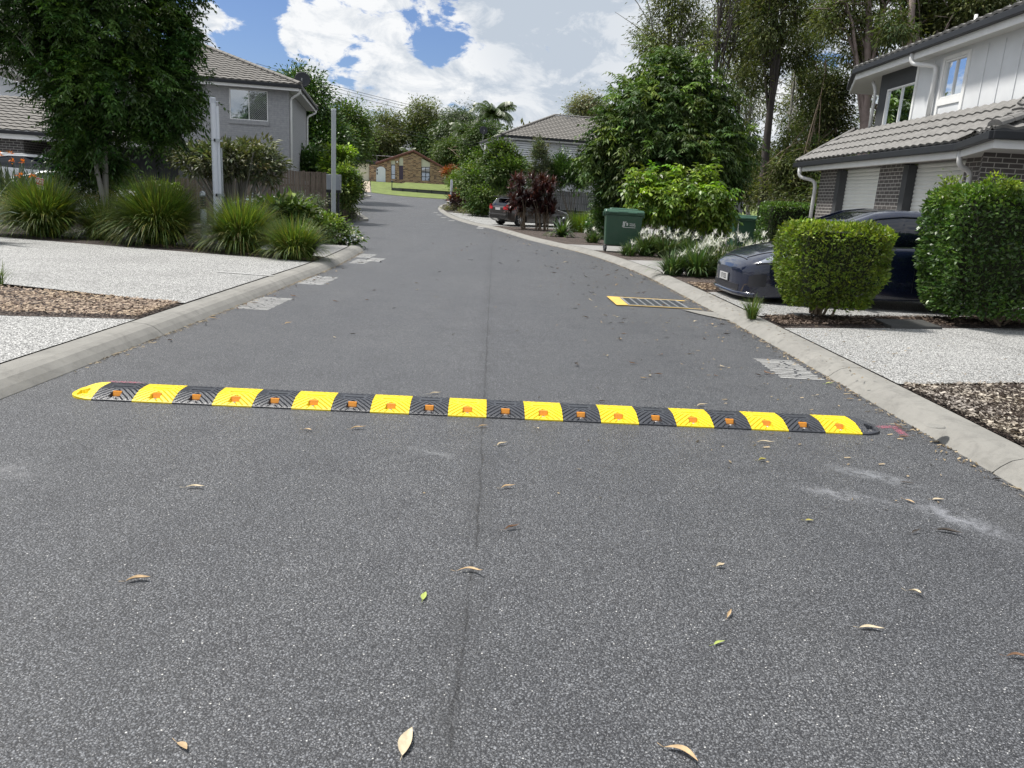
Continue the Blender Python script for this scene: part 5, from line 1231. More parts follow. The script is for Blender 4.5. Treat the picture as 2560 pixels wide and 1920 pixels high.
# gable roof edge
Lp, Ap, Rp = B(*Z8(500, 440), -.25), B(*Z8(1305, 168), -.25), B(*Z8(1975, 545), -.25)
b = MB(True)
for A_, C_ in ((Lp, Ap), (Ap, Rp)):
    A_ = Vector(A_); C_ = Vector(C_); up = Vector((0, 0, .30)); bk = Vector((-1.9, 11, 0)); b.hexa([A_, C_, C_+bk, A_+bk] if True else 0, [A_+up, C_+up, C_+bk+up, A_+bk+up])
b.build('roof', M['redtile'], BH, bevel=.05)
p_ = B(*Z8(963, 385), -.12); b = MB(True); b.lathe([(0, -.12), (.12, -.08), (.13, .05), (.05, .14), (0, .14)], tuple(p_), 10); b.build('wall_lamp', M['white'], BH)
antenna('wide old roof antenna above the cream garage at the street end', B(*Z8(530, 245), 2), 5.0, 2.4, R_(4), 9)
bh2 = thing('hillside_house', 'corrugated grey roof of a house up the hill behind the brick gable', 'house', (-15, 135, 6))
b = MB(True); P = []
A_, B_, C_, D_ = aty(985, 352, 135), aty(1040, 376, 135), aty(1022, 354, 141), aty(996, 353, 141)
A_, B_, C_, D_ = aty(984, 377, 134), aty(1036, 377, 134), aty(1030, 353, 140), aty(985, 352, 140)
for i in range(2):
    row = []
    for j in range(60):
        t = j/59; p = (A_ if i == 0 else D_).lerp(B_ if i == 0 else C_, t)+Vector((0, 0, .05*math.sin(j*PI))); p.z += .06*(j % 2); row.append(p)
    P.append(row)
b.grid(P); b.build('roof', mat('grey_corrugated_roof', (.20, .21, .23), .5, .15, 2), bh2)
b = MB(True); b.quad(A_+Vector((0, .3, -3)), B_+Vector((0, .3, -3)), B_+Vector((0, .3, 0)), A_+Vector((0, .3, 0))); b.build('wall', M['room'], bh2)
# ================================================================ fences, retaining walls
def palings(name, label, A_, B_, za, zb, gbase, mt, pw=.10, cat='fence', rails=True):
    A_, B_ = Vector((A_[0], A_[1], 0)), Vector((B_[0], B_[1], 0)); L = (B_-A_).length; d = (B_-A_)/L; nn = Vector((d.y, -d.x, 0)); t = thing(name, label, cat, (A_.x, A_.y, gbase))
    b = MB(True); n = int(L/pw)
    for i in range(n):
        p = A_+d*(i*pw+random.uniform(0, .006)); q = p+d*(pw-.012); z1 = za+(zb-za)*i/n+random.uniform(-.02, .02); off = nn*(random.uniform(0, .010)+(.014 if i % 2 else 0)); z0 = gbase
        b.hexa([p+off+Vector((0, 0, z0)), q+off+Vector((0, 0, z0)), q+off-nn*.016+Vector((0, 0, z0)), p+off-nn*.016+Vector((0, 0, z0))], [p+off+Vector((0, 0, z1)), q+off+Vector((0, 0, z1)), q+off-nn*.016+Vector((0, 0, z1)), p+off-nn*.016+Vector((0, 0, z1))])
    b.build('paling', M[mt], t)
    b = MB(True)
    for z in (.35, .75): b.bar(A_-nn*.05+Vector((0, 0, gbase+(za-gbase)*z)), B_-nn*.05+Vector((0, 0, gbase+(zb-gbase)*z)), .04, .08)
    b.build('rail', M[mt], t); return t
def palemat(name, a, c):
    m, t, b = newmat(name); x = NT(t); tcn = x.n('ShaderNodeTexCoord'); mpn = x.n('ShaderNodeMapping'); mpn.inputs['Scale'].default_value = (9, 9, .35); x.l(tcn.outputs['Object'], mpn.inputs[0])
    v = x.noise(1.2, 3, .6, mpn.outputs[0]); col = x.mix(x.mr(v, .35, .65), a, c); d = x.noise(1.1, 5, .6, tcn.outputs['Object']); col = x.mix(x.mr(d, .45, .75, 0, .5), col, tuple(k*.5 for k in a)); x.l(col, b.inputs['Base Color']); b.inputs['Roughness'].default_value = .85; return m
M['brownpale'] = palemat('brown_timber_palings', (.105, .080, .060), (.185, .150, .118)); M['greypale'] = palemat('weathered_grey_palings', (.17, .175, .18), (.29, .295, .30))
q0, q1 = aty(560, 424, 28.6), aty(822, 429, 30.2)
palings('paling_fence', 'brown timber paling fence in front of the grey left house', (q0.x, q0.y), (q1.x, q1.y), 1.80, 1.84, -.3, 'brownpale')
q0, q1 = aty(438, 446, 26.5), aty(566, 448, 27.5)
palings('paling_fence', 'lower brown paling fence behind the frangipani bush, left of the taller one', (q0.x, q0.y), (q1.x, q1.y), 1.32, 1.32, -.3, 'brownpale')
RF0, RF1 = aty(1180, 474, 52.5), aty(1500, 486, 52.5)
palings('paling_fence', 'weathered grey paling fence above the sleeper wall behind the grey hatchback', (RF0.x, RF0.y), (RF1.x, RF1.y), 1.86, 1.86, .66, 'greypale', .12)
rw = thing('retaining_wall', 'dark timber sleeper retaining wall under the grey fence', 'wall', (RF0.x, RF0.y-.1, 0)); b = MB(True)
for k in range(4): b.box(RF0.x, RF1.x, RF0.y-.14, RF0.y-.05, -.1+k*.19, -.1+k*.19+.18)
b.build('sleeper', M['dgrey'], rw); b = MB(True)
for k in range(9): xx = RF0.x+.4+k*1.1; b.box(xx-.04, xx+.04, RF0.y-.20, RF0.y-.13, -.2, .82)
b.build('post', M['gutter'], rw)
q0, q1 = aty(1716, 536, 30), aty(1795, 540, 30)
palings('paling_fence', 'small dark timber screen between the right-hand green bins', (q0.x, q0.y), (q1.x, q1.y), 1.05, 1.05, -.1, 'greypale', .12)
q0, q1 = aty(1800, 482, 40), aty(1865, 486, 40)
palings('paling_fence', 'short length of grey fence glimpsed behind the rightmost green bin', (q0.x, q0.y), (q1.x, q1.y), 1.75, 1.75, -.1, 'greypale', .14)
# lawn sleeper wall
lw = thing('retaining_wall', 'low dark timber edging wall across the green lawn of the brick house', 'wall', (-14.8, 91, 1)); b = MB(True)
a, c = aty(979, 476, 90), aty(1122, 488, 88)
za, zc = gz(90)-.1, gz(88)-.1
b.hexa([(a.x, a.y, za), (c.x, c.y, zc), (c.x, c.y+.2, zc), (a.x, a.y+.2, za)], [(a.x, a.y, 1.42), (c.x, c.y, 1.30), (c.x, c.y+.2, 1.30), (a.x, a.y+.2, 1.42)]); b.build('sleeper', M['dgrey'], lw); b = MB(True)
for k in range(4): p = a.lerp(c, .2+k*.25); b.box(p.x-.06, p.x+.06, p.y-.08, p.y+.02, gz(p.y)-.1, 1.40)
b.build('post', M['gutter'], lw)
gpoly('lawn', [(a.x, a.y+.2), (c.x+8, c.y+.2), (c.x+9, 104), (a.x-.5, 104)], .35, M['lawn'])
b = MB(); p = aty(980, 457, 91); b.tube([(p.x, 91, gz(91)-.1), (p.x, 91, gz(91)+.9)], .05, 8); b.lathe([(.07, 0), (.13, .02), (.13, .2), (0, .26)], (p.x, 91, gz(91)+.85), 10); o = b.build('garden_lamp', M['dframe']); tagit(o, 'thin dark garden lamp post at the left end of the lawn edging wall', 'garden lamp')
# ================================================================ posts, bollards, letterboxes, sign, wires
def textobj(txt, size, name, mt, par, M4, ext=.001, bold=0):
    cu = bpy.data.curves.new('t', 'FONT'); cu.body = txt; cu.size = size; cu.extrude = ext; cu.align_x = 'CENTER'; cu.align_y = 'CENTER'; cu.offset = bold
    to = bpy.data.objects.new('t', cu); link(to); dg = bpy.context.evaluated_depsgraph_get(); me = bpy.data.meshes.new_from_object(to.evaluated_get(dg)); bpy.data.objects.remove(to); bpy.data.curves.remove(cu)
    me.transform(M4); me.materials.clear(); me.materials.append(M[mt]); o = bpy.data.objects.new(name, me); link(o); o.parent = par; return o
def frame4(O, X, Z):   # text plane: x -> X, y -> Z
    X = Vector(X).normalized(); Z = Vector(Z).normalized(); Nn = X.cross(Z); return Matrix(((X.x, Z.x, Nn.x, O[0]), (X.y, Z.y, Nn.y, O[1]), (X.z, Z.z, Nn.z, O[2]), (0, 0, 0, 1)))
M['metalwhite'] = mat('white_powder_coat', (.62, .65, .70), .35, .04, 4, spec=.6)
M['alu'] = mat('grey_aluminium', (.38, .41, .42), .35, .06, 6, metal=.4)
p = aty(541, 520, 17); PT = thing('totem_post', 'tall white double-profile post with two clamps behind the big grass tufts', 'post', (p.x, p.y, gz(17)+.05))
PT.scale = (.68, .68, 1)
b = MB(); b.lathe([(.088, 0), (.088, 2.95)], (0, 0, 0), 20); b.build('shaft', M['metalwhite'], PT, smooth=True)
b = MB(); b.lathe([(.055, 0), (.055, 2.90)], (.105, .06, 0), 16); b.build('side_tube', M['metalwhite'], PT, smooth=True)
b = MB(); b.box(.13, .20, .10, .14, 0, 2.05); b.build('back_channel', M['alu'], PT)
b = MB()
for k in range(9): a = PI+.3+k*(PI*1.15)/8; b.box(.085*math.cos(a)-.009, .085*math.cos(a)+.009, .085*math.sin(a)-.006, .085*math.sin(a)+.006, 2.95, 3.045)
b.lathe([(.088, 3.04), (.090, 3.06), (.08, 3.075), (0, 3.08)], (0, 0, 0), 20); b.lathe([(0, 2.95), (.075, 2.955), (.07, 3.04)], (0, 0, 0), 14)
for k in range(4): a = PI+k*.7; b.box(.105+.053*math.cos(a)-.007, .105+.053*math.cos(a)+.007, .06+.053*math.sin(a)-.005, .06+.053*math.sin(a)+.005, 2.90, 2.99)
b.lathe([(.055, 2.985), (.055, 3.0), (0, 3.01)], (.105, .06, 0), 14); b.build('vent_cap', M['metalwhite'], PT)
for z in (2.20, 1.06):
    b = MB(); b.box(.04, .20, -.10, -.07, z-.03, z+.03); b.box(.16, .28, -.07, .0, z-.025, z+.012); b.build('clamp', M['alu'], PT); b = MB(); b.box(.035, .085, -.115, -.10, z-.03, z+.03); b.build('clamp_knob', M['gutter'], PT)
    MB().lathe([(.0905, z-.012), (.0905, z+.004)], (0, 0, 0), 20).build('band', M['alu'], PT)
p = aty(834, 545, 24.5); P2 = thing('square_post', 'slim pale square post in front of the grey letterbox bank', 'post', (p.x, p.y, gz(24.5)+.05), R_(25))
b = MB(); b.box(-.062, .062, -.062, .062, 0, 3.68); b.build('shaft', M['alu'], P2, bevel=.008); b = MB(); b.box(-.066, .066, -.066, .066, 3.68, 3.74); b.build('cap', M['metalwhite'], P2, bevel=.01)
p = aty(833, 455, 27); lb = thing('letterbox_bank', 'grey metal letterbox bank on legs behind the slim square post', 'letterbox', (p.x, p.y, gz(27)+.05), R_(5))
z0 = aty(833, 475, 27).z-(gz(27)+.05); z1 = aty(833, 436, 27).z-(gz(27)+.05)
M['letter'] = mat('grey_letterbox', (.27, .29, .32), .4, .05, 5, spec=.5)
b = MB(); b.box(-.23, .23, 0, .35, z0, z1); b.build('cabinet', M['letter'], lb, bevel=.01); b = MB()
for r_ in range(4):
    for c_ in range(2): b.box(-.22+c_*.225, -.22+c_*.225+.215, -.012, -.001, z0+.02+r_*(z1-z0-.03)/4, z0+.02+(r_+.9)*(z1-z0-.03)/4)
b.build('door_panels', M['letter'], lb); b = MB(); b.box(-.18, -.13, .1, .2, 0, z0); b.box(.13, .18, .1, .2, 0, z0); b.box(-.24, .24, -.01, .36, z0-.09, z0-.005); b.build('stand', M['gutter'], lb)
def bollard(px, pyt, Y, label, h=None):
    p = aty(px, pyt, Y); zb = gz(Y)+VH-.02; H_ = p.z-zb; t = thing('bollard_light', label, 'bollard light', (p.x, p.y, zb), 0, 'grey dome-topped bollard lights in the gardens'); r = .068
    MB().lathe([(r, 0), (r, H_*.62), (r*.9, H_*.63)], (0, 0, 0), 16).build('body', M['alu'], t, smooth=True); b = MB()
    for k in range(5): b.lathe([(r*.6, H_*(.64+k*.05)), (r, H_*(.645+k*.05)), (r*.95, H_*(.665+k*.05)), (r*.55, H_*(.67+k*.05))], (0, 0, 0), 16)
    b.build('louvre', M['gutter'], t); MB().lathe([(r*.6, H_*.88), (r*1.02, H_*.885), (r*1.02, H_*.92), (r*.8, H_*.97), (r*.4, H_*.995), (0, H_)], (0, 0, 0), 16).build('dome_cap', M['alu'], t, smooth=True)
bollard(506, 477, 17.6, 'bollard light just left of the tall white post'); bollard(634, 463, 24, 'bollard light in front of the brown fence under the frangipani'); bollard(1410, 543, 33, 'bollard light rising behind the spiky agave by the hatchback')
p = aty(100, 465, 15.6); sg = thing('no_parking_sign', 'small tilted red and white NO PARKING sign behind the leftmost grass tuft', 'sign', (p.x, p.y, p.z-.02), R_(-20))
M['signred'] = mat('sign_red', (.50, .035, .06), .5, .05, 5); M['signwhite'] = mat('sign_white', (.72, .72, .70), .5, .04, 5); M['ink'] = mat('black_ink', (.02, .02, .025), .6, .05, 5)
sgw, sgh = .215, .235; b = MB(); b.box(-sgw/2, sgw/2, 0, .006, -.06, sgh-.06); b.build('plate', M['signwhite'], sg); b = MB(); b.box(-sgw/2+.006, sgw/2-.006, -.003, -.0005, .043, sgh-.066); b.build('red_panel', M['signred'], sg)
textobj('NO', .105, 'lettering', 'signwhite', sg, frame4((-.042, -.006, .107), (1, 0, 0), (0, 0, 1)), .001, .003); textobj('S', .07, 'lettering', 'signwhite', sg, frame4((.066, -.006, .107), (1, 0, 0), (0, 0, 1)), .001, .002)
b = MB(); b.grid([[(.066+r_*math.cos(a), -.006, .107+r_*1.15*math.sin(a)) for a in np.linspace(0, 2*PI, 25)] for r_ in (.030, .037)]); b.build('ring', M['signwhite'], sg)
textobj('PARKING', .045, 'lettering', 'ink', sg, frame4((0, -.003, .012), (1, 0, 0), (0, 0, 1)), .001, .001); b = MB(); b.box(-.012, .012, .007, .03, -1.0, .1); b.build('stake', M['greybark'] if 'greybark' in M else M['alu'], sg)
sg.rotation_euler = (0, R_(8), R_(-20))
def wire(a, c, sag, label):
    A_, C_ = Vector(a), Vector(c); b = MB(); pts = []
    for i in range(25): t = i/24; q = A_.lerp(C_, t); q.z -= sag*4*t*(1-t); pts.append(q)
    b.tube(pts, .022, 5); o = b.build('power_line', M['ink']); tagit(o, label, 'power line', 'power lines strung across the sky behind the houses')
for i, (y0, y1, l) in enumerate(((178, 372, 'topmost power line crossing the sky'), (184, 378, 'power line second from the top'), (193, 386, 'third power line from the top'), (268, 402, 'upper wire of the lower pair of power lines'), (277, 409, 'lowest power line in front of the distant trees'))):
    wire(aty(640, y0-20, 92), aty(1640, y1+6, 96), .9, l)
# white boundary sign and post beside the bend
p = aty(1127, 510, 60); o = MB().tube([(p.x, 60, gz(60)), (p.x, 60, aty(1127, 449, 60).z)], .09, 8).build('marker_post', M['metalwhite']); tagit(o, 'slim pale marker post beside the orange-flowered plants at the bend', 'post')
p = aty(1168, 435, 58); sb = thing('notice_board', 'white notice board half hidden by the bushes at the bend', 'sign', (p.x, 58, gz(58))); a = aty(1155, 420, 58); c = aty(1182, 447, 58); b = MB(True); b.box(a.x, c.x, 58, 58.06, c.z, a.z); b.build('panel', M['metalwhite'], sb, bevel=.02); b = MB(True); b.box(a.x-.06, a.x+.01, 58.0, 58.08, gz(58), a.z+.05); b.box(c.x-.01, c.x+.06, 58.0, 58.08, gz(58), a.z+.05); b.build('frame', M['alu'], sb)
# ================================================================ bins
M['bingreen'] = mat('green_plastic_bin', (.030, .080, .048), .42, .07, 3, .05, 50, spec=.5, dirt=(.05, .085, .06))
M['binlid'] = mat('green_plastic_lid', (.045, .115, .075), .38, .06, 3, spec=.5)
M['rubber'] = mat('black_tyre_rubber', (.018, .018, .019), .7, .15, 12)
def bin_(P, rz, label, logo=True, fr='bins'):
    t = thing('wheelie_bin', label, 'bin', tuple(P), rz, 'large green four-wheeled bins'); W_, D_, H_ = 1.04, .70, 1.22; zb = .19
    def ring(z, w_, d_, y0=0): return [(-w_/2, y0-d_/2, z), (w_/2, y0-d_/2, z), (w_/2, y0+d_/2, z), (-w_/2, y0+d_/2, z)]
    b = MB(); b.hexa(ring(zb, W_*.93, D_*.84), ring(H_-.16, W_, D_)); b.build('body', M['bingreen'], t, bevel=.035)
    b = MB(); b.hexa(ring(H_-.17, W_+.05, D_+.05), ring(H_-.09, W_+.07, D_+.07)); b.build('rim', M['bingreen'], t, bevel=.015)
    b = MB(); b.hexa(ring(H_-.09, W_+.08, D_+.08), ring(H_-.02, W_+.03, D_-.02)); b.hexa(ring(H_-.022, W_*.8, D_*.5, .08), ring(H_+.02, W_*.74, D_*.42, .08)); b.build('lid', M['binlid'], t, bevel=.02)
    b = MB()
    for xx in (-.32, .22): b.box(xx-.13, xx+.13, -D_/2-.075, -D_/2-.03, H_-.12, H_-.075)
    b.build('grip', M['binlid'], t, bevel=.012)
    for xx in (-W_/2-.045, W_/2+.045): b = MB(); b.box(xx-.03, xx+.03, -.09, .09, H_-.22, H_-.10); b.build('trunnion', M['bingreen'], t, bevel=.01)
    for xx in (-.46, .46):
        for yy in (-.24, .24):
            b = MB(); b.tube([(xx-.022, yy, .085), (xx+.022, yy, .085)], .083, 16); w1 = b.build('wheel', M['rubber'], t, bevel=.008); b = MB(); b.box(xx-.04, xx-.028, yy-.03, yy+.03, .07, .20); b.box(xx+.028, xx+.04, yy-.03, yy+.03, .07, .20); b.build('fork', M['iron'], w1)
    if logo:
        tz = .82; y_ = -D_/2*.965; Mx = lambda x, z: frame4((x, y_-.012-(z-.8)*.06, z), (1, 0, 0), (0, -.055, 1))
        textobj("JJ's", .15, 'logo', 'signwhite', t, Mx(.04, tz), .002, .003); textobj('Waste &', .045, 'logo', 'signwhite', t, Mx(.235, tz+.005), .002, .001); textobj('Recycling', .045, 'logo', 'signwhite', t, Mx(.245, tz-.04), .002, .001)
        b = MB(); b.box(-.03, .33, y_-.012, y_-.006, tz-.105, tz-.093); b.build('logo_line', M['signwhite'], t)
    else:
        b = MB(); b.tube([(-.40, -D_/2-.01, .98), (-.385, -D_/2-.02, .62)], .012, 6); b.build('strap', M['signwhite'], t)
    return t
c = g(1548, 633, VH); bin_((c.x+.1, c.y+.55, gz(c.y)+VH), R_(-2), 'green four-wheeled bin on the concrete pad, leftmost of the three')
c = aty(1712, 560, 25.2); bin_((c.x, 25.2, gz(25.2)+VH), R_(-2), 'green four-wheeled bin mostly covered by the bright shrub, middle of the three')
c = aty(1864, 560, 26.8); bin_((c.x, 26.8, gz(26.8)+VH+.02), R_(6), 'green four-wheeled bin without logo by the hedge, rightmost of the three', False)
# ================================================================ cars
def car(spec, name, label, loc, rz, pitch=0, paint='paint_blue'):
    """generic lofted car. local +x forward, origin at mid wheelbase on the ground"""
    t = thing(name, label, 'car', tuple(loc), rz); s = spec; L0, L1 = s['x0'], s['x1']; xs = np.unique(np.concatenate([np.linspace(L0, L1, 90), L1-np.geomspace(.002, .5, 18), L0+np.geomspace(.002, .5, 14), *[wx_+np.linspace(-s['ar'], s['ar'], 21) for wx_ in s['wx']]]))
    ip = lambda key, x: float(np.interp(x, s[key][0], s[key][1]))
    def sec(x):
        zt = ip('top', x); zs = ip('shoulder', x); zm = ip('mid', x); zb = ip('bot', x); w_ = ip('w', x); zarch = zb
        for wx_ in s['wx']:
            d = abs(x-wx_)
            if d < s['ar']: zarch = max(zarch, s['wr']+math.sqrt(s['ar']**2-d*d))
        zb2 = min(zarch, zm-.01) if zarch > zb else zb
        wt = ip('wt', x)
        pts = [(0, zb), (w_*.55, zb), (w_*.80, zb if zarch <= zb else zb), (w_*.80, zb2), (w_*.985, zb2+.005), (w_, zb2+.04 if zb2+.04 < zm else (zb2+zm)/2), (w_, zm), (w_*.99, (zm*.5+zs*.5)), (w_*.965, zs), (w_*.92, zs+(zt-zs)*.25), (w_*wt, zs+(zt-zs)*.62), (w_*wt*.62, zs+(zt-zs)*.92), (w_*wt*.3, zt-.003), (0, zt)]
        return pts
    S = [sec(x) for x in xs]; P = []
    for x, q in zip(xs, S): P.append([(x, y, z) for y, z in q]+[(x, -y, z) for y, z in q[::-1][1:]])
    b = MB(); b.grid(P); b.poly(P[0]); b.poly(P[-1][::-1]); body = b.build('body', M[paint], t, smooth=True)
    def sp(x, k, off=.004):     # point on side surface; k float index in section
        q = sec(x); i = int(k); f = k-i; i2 = min(i+1, len(q)-1); y = q[i][0]*(1-f)+q[i2][0]*f; z = q[i][1]*(1-f)+q[i2][1]*f; return Vector((x, y, z))
    # wheels
    for wx_ in s['wx']:
        for sg_ in (1, -1):
            y = sg_*(ip('w', wx_)-.115); o_ = sg_*.105; b = MB(); R1 = s['wr']; prof = [(R1*.66, -.10), (R1*.93, -.10), (R1, -.075), (R1, .075), (R1*.93, .10), (R1*.66, .10), (R1*.64, .0)]
            PP = [[(wx_+r_*math.cos(a), y+d_, R1+r_*math.sin(a)) for a in np.linspace(0, 2*PI, 37)] for r_, d_ in prof]; b.grid(PP); ty = b.build('wheel', M['rubber'], t, smooth=True)
            b = MB(); yo = y+sg_*.075
            b.grid([[(wx_+r_*math.cos(a), yo+d_*sg_, R1+r_*math.sin(a)) for a in np.linspace(0, 2*PI, 33)] for r_, d_ in ((R1*.68, .01), (R1*.64, .02), (R1*.60, -.02))])
            for k in range(s.get('spokes', 5)):
                a = 2*PI*k/s.get('spokes', 5)+.3; d0 = Vector((math.cos(a), 0, math.sin(a))); n0 = Vector((-math.sin(a), 0, math.cos(a)))
                for q_ in (-.33, .33):
                    A_ = Vector((wx_, yo+.005*sg_, R1))+d0*R1*.12+n0*R1*.08*q_*2; C_ = Vector((wx_, yo, R1))+d0*R1*.64+n0*R1*.16*(1 if q_ > 0 else -1); b.bar(A_, C_, R1*.11, .02, (0, 1, 0))
            b.tube([(wx_, yo-.01, R1), (wx_, yo+.015*sg_, R1)], R1*.14, 12); b.build('rim', M['alloy'], ty)
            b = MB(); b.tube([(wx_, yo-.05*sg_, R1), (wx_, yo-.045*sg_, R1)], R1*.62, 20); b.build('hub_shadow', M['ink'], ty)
    # greenhouse
    gs = s['cab']; cx = np.linspace(gs['x'][0], gs['x'][-1], 60); P = []
    for x in cx:
        zr = float(np.interp(x, gs['x'], gs['z'])); w0 = float(np.interp(x, gs['x'], gs['w0'])); w1 = float(np.interp(x, gs['x'], gs['w1'])); zb = min(ip('shoulder', x)-.01, zr-.001) if True else 0
        zb = ip('shoulder', x)-.03; zr = max(zr, zb+.002); q = [(w0, zb), (w0*.985, zb+(zr-zb)*.3), (w0*.5+w1*.5, zb+(zr-zb)*.65), (w1*1.03, zb+(zr-zb)*.90), (w1*.90, zb+(zr-zb)*.975), (w1*.55, zr-.006+.0), (0, zr)]
        P.append([(x, y, z) for y, z in q]+[(x, -y, z) for y, z in q[::-1][1:]])
    b = MB(); b.grid(P); b.poly(P[0]); b.poly(P[-1][::-1]); b.build('glasshouse', M['carglass'], t, smooth=True)
    def cabpt(x, f, sg_, off=.0):
        zr = float(np.interp(x, gs['x'], gs['z'])); w0 = float(np.interp(x, gs['x'], gs['w0'])); w1 = float(np.interp(x, gs['x'], gs['w1'])); zb = ip('shoulder', x)-.03; zr = max(zr, zb+.002)
        fs = [0, .3, .65, .90, .975, 1.0, 1.0]; ws = [w0, w0*.985, w0*.5+w1*.5, w1*1.03, w1*.90, w1*.55, 0]; k = f; i = int(k); fr_ = k-i; i2 = min(i+1, 6)
        y = ws[i]*(1-fr_)+ws[i2]*fr_; z = zb+(zr-zb)*(fs[i]*(1-fr_)+fs[i2]*fr_); return Vector((x, sg_*(y+off), z+off*.5))
    # roof rails / pillars painted body
    for sg_ in (1, -1):
        b = MB(); PP = []
        for x in np.linspace(gs['x'][0]+.02, gs['x'][-1]-.02, 50): PP.append([cabpt(x, f, sg_, .008) for f in (2.62, 2.8, 3.1, 3.6, 4.05)])
        b.grid(PP); b.build('roof_rail', M[paint], t, smooth=True, solid=.012)
        for px_ in gs.get('pillars', []):
            b = MB(); b.grid([[cabpt(px_+dx+f*-.02, f, sg_, .006) for f in np.linspace(0.1, 2.8, 8)] for dx in (-.03, .03)]); b.build('pillar', M['gutter'], t, smooth=True)
        b = MB(); b.grid([[cabpt(x, f, sg_, .010) for f in (.18, .30)] for x in np.linspace(gs['x'][0]+.25, gs['x'][-1]-.45, 30)]); b.build('window_trim', M[s.get('trim', 'alloy')], t)
        # door shut lines
        for dl in s.get('doors', []):
            b = MB(); b.grid([[(Vector(sp(dl+dx, k))+Vector((0, .003, 0)))*1 if sg_ > 0 else (lambda v: Vector((v.x, -v.y-.003, v.z)))(sp(dl+dx, k)) for k in np.linspace(5.2, 8.2, 8)] for dx in (-.004, .004)]); b.build('door_gap', M['ink'], t)
        # mirrors
        mx_ = s['mirror']; p_ = Vector((mx_, sg_*(ip('w', mx_)+.02), ip('shoulder', mx_)+.06)); b = MB(); b.hexa([p_+Vector((-.05, -.06*sg_, -.05)), p_+Vector((.07, -.06*sg_, -.05)), p_+Vector((.05, .12*sg_, -.04)), p_+Vector((-.05, .13*sg_, -.04))], [p_+Vector((-.05, -.06*sg_, .06)), p_+Vector((.05, -.06*sg_, .06)), p_+Vector((.03, .12*sg_, .06)), p_+Vector((-.05, .13*sg_, .07))]); b.build('mirror', M[paint], t, bevel=.02)
    return t, sp, ip, sec
def surfpatch(sp, par, xs_, ks, sg_, name, mt, off=.004):
    P = []
    for x in xs_:
        row = []
        for k in (ks(x) if callable(ks) else ks):
            e = .01; p_ = sp(x, k); q1_ = sp(x+e, k)-sp(x-e, k); q2_ = sp(x, k+.05)-sp(x, max(0, k-.05)); nn = q1_.cross(q2_)
            nn = nn.normalized() if nn.length > 1e-9 else Vector((1, 0, 0))
            if nn.y < 0 and nn.z < .2: nn = -nn
            if nn.z < -.05: nn = -nn
            p_ = p_+nn*off; row.append((p_.x, sg_*p_.y, p_.z))
        P.append(row)
    b = MB(); b.grid(P); return b.build(name, M[mt], par, smooth=True)
M['paint_blue'] = mat('deep_blue_metallic_paint', (.005, .009, .028), .25, .05, 3, metal=.0, spec=.4, coat=1.0)
M['paint_grey'] = mat('brown_grey_metallic_paint', (.060, .055, .052), .3, .05, 3, metal=.5, spec=.6, coat=1.0)
M['paint_white'] = mat('white_car_paint', (.70, .71, .72), .3, .03, 3, coat=1.0)
M['alloy'] = mat('silver_alloy', (.55, .56, .58), .25, .05, 5, metal=.9)
M['carglass'] = mat('dark_car_glass', (.004, .006, .012), .03, .05, 3, spec=.75)
M['lampglass'] = mat('headlamp_lens', (.34, .37, .42), .08, .1, 8, spec=1.0, coat=1.0, metal=.5)
M['redlens'] = mat('red_tail_lamp_lens', (.62, .02, .03), .12, .05, 9, coat=1.0)
M['plate'] = mat('number_plate', (.50, .50, .50), .4, .04, 6)
TS = dict(x0=-2.30, x1=2.39, wx=(-1.44, 1.44), wr=.335, ar=.385, spokes=5, trim='alloy', doors=(.98, -.06), mirror=.98,
 top=([-2.3, -2.25, -2.1, -1.6, -1.0, 0, .7, .95, 1.4, 1.8, 2.05, 2.2, 2.30, 2.36, 2.39], [.78, .98, 1.05, 1.06, .98, .95, .97, .955, .90, .83, .765, .705, .645, .585, .53]),
 shoulder=([-2.3, -2.2, -1.6, -.8, .4, 1.0, 1.5, 1.9, 2.15, 2.3, 2.36, 2.39], [.70, .86, .93, .92, .895, .875, .80, .715, .64, .57, .52, .48]),
 mid=([-2.3, -2.2, 0, 1.5, 2.2, 2.39], [.48, .62, .62, .60, .52, .42]), bot=([-2.3, -2.1, -1.8, 1.8, 2.1, 2.32, 2.39], [.30, .22, .16, .15, .13, .14, .20]),
 w=([-2.3, -2.24, -2.1, -1.8, -1.2, .6, 1.5, 1.80, 2.0, 2.13, 2.23, 2.30, 2.345, 2.375, 2.39], [.55, .72, .82, .90, .925, .925, .925, .912, .875, .83, .77, .69, .60, .48, .34]),
 wt=([-2.3, -1.5, 1.0, 1.6, 2.39], [.75, .74, .80, .80, .80]),
 cab=dict(x=[-1.95, -1.5, -.9, -.3, .1, .45, .8, 1.10, 1.28], z=[1.06, 1.20, 1.365, 1.435, 1.443, 1.40, 1.27, 1.08, .955], w0=[.50, .70, .82, .86, .87, .87, .85, .80, .70], w1=[.45, .50, .55, .58, .59, .60, .62, .66, .64], pillars=(-.12,)))
t, sp, ip, sec = car(TS, 'parked_car', 'glossy dark blue sedan nosing out between the clipped hedges on the right driveway', (5.58, 11.98, .085), PI+R_(3), 0)
TC = t
t.rotation_euler = (0, R_(1.4), PI+R_(3)); 
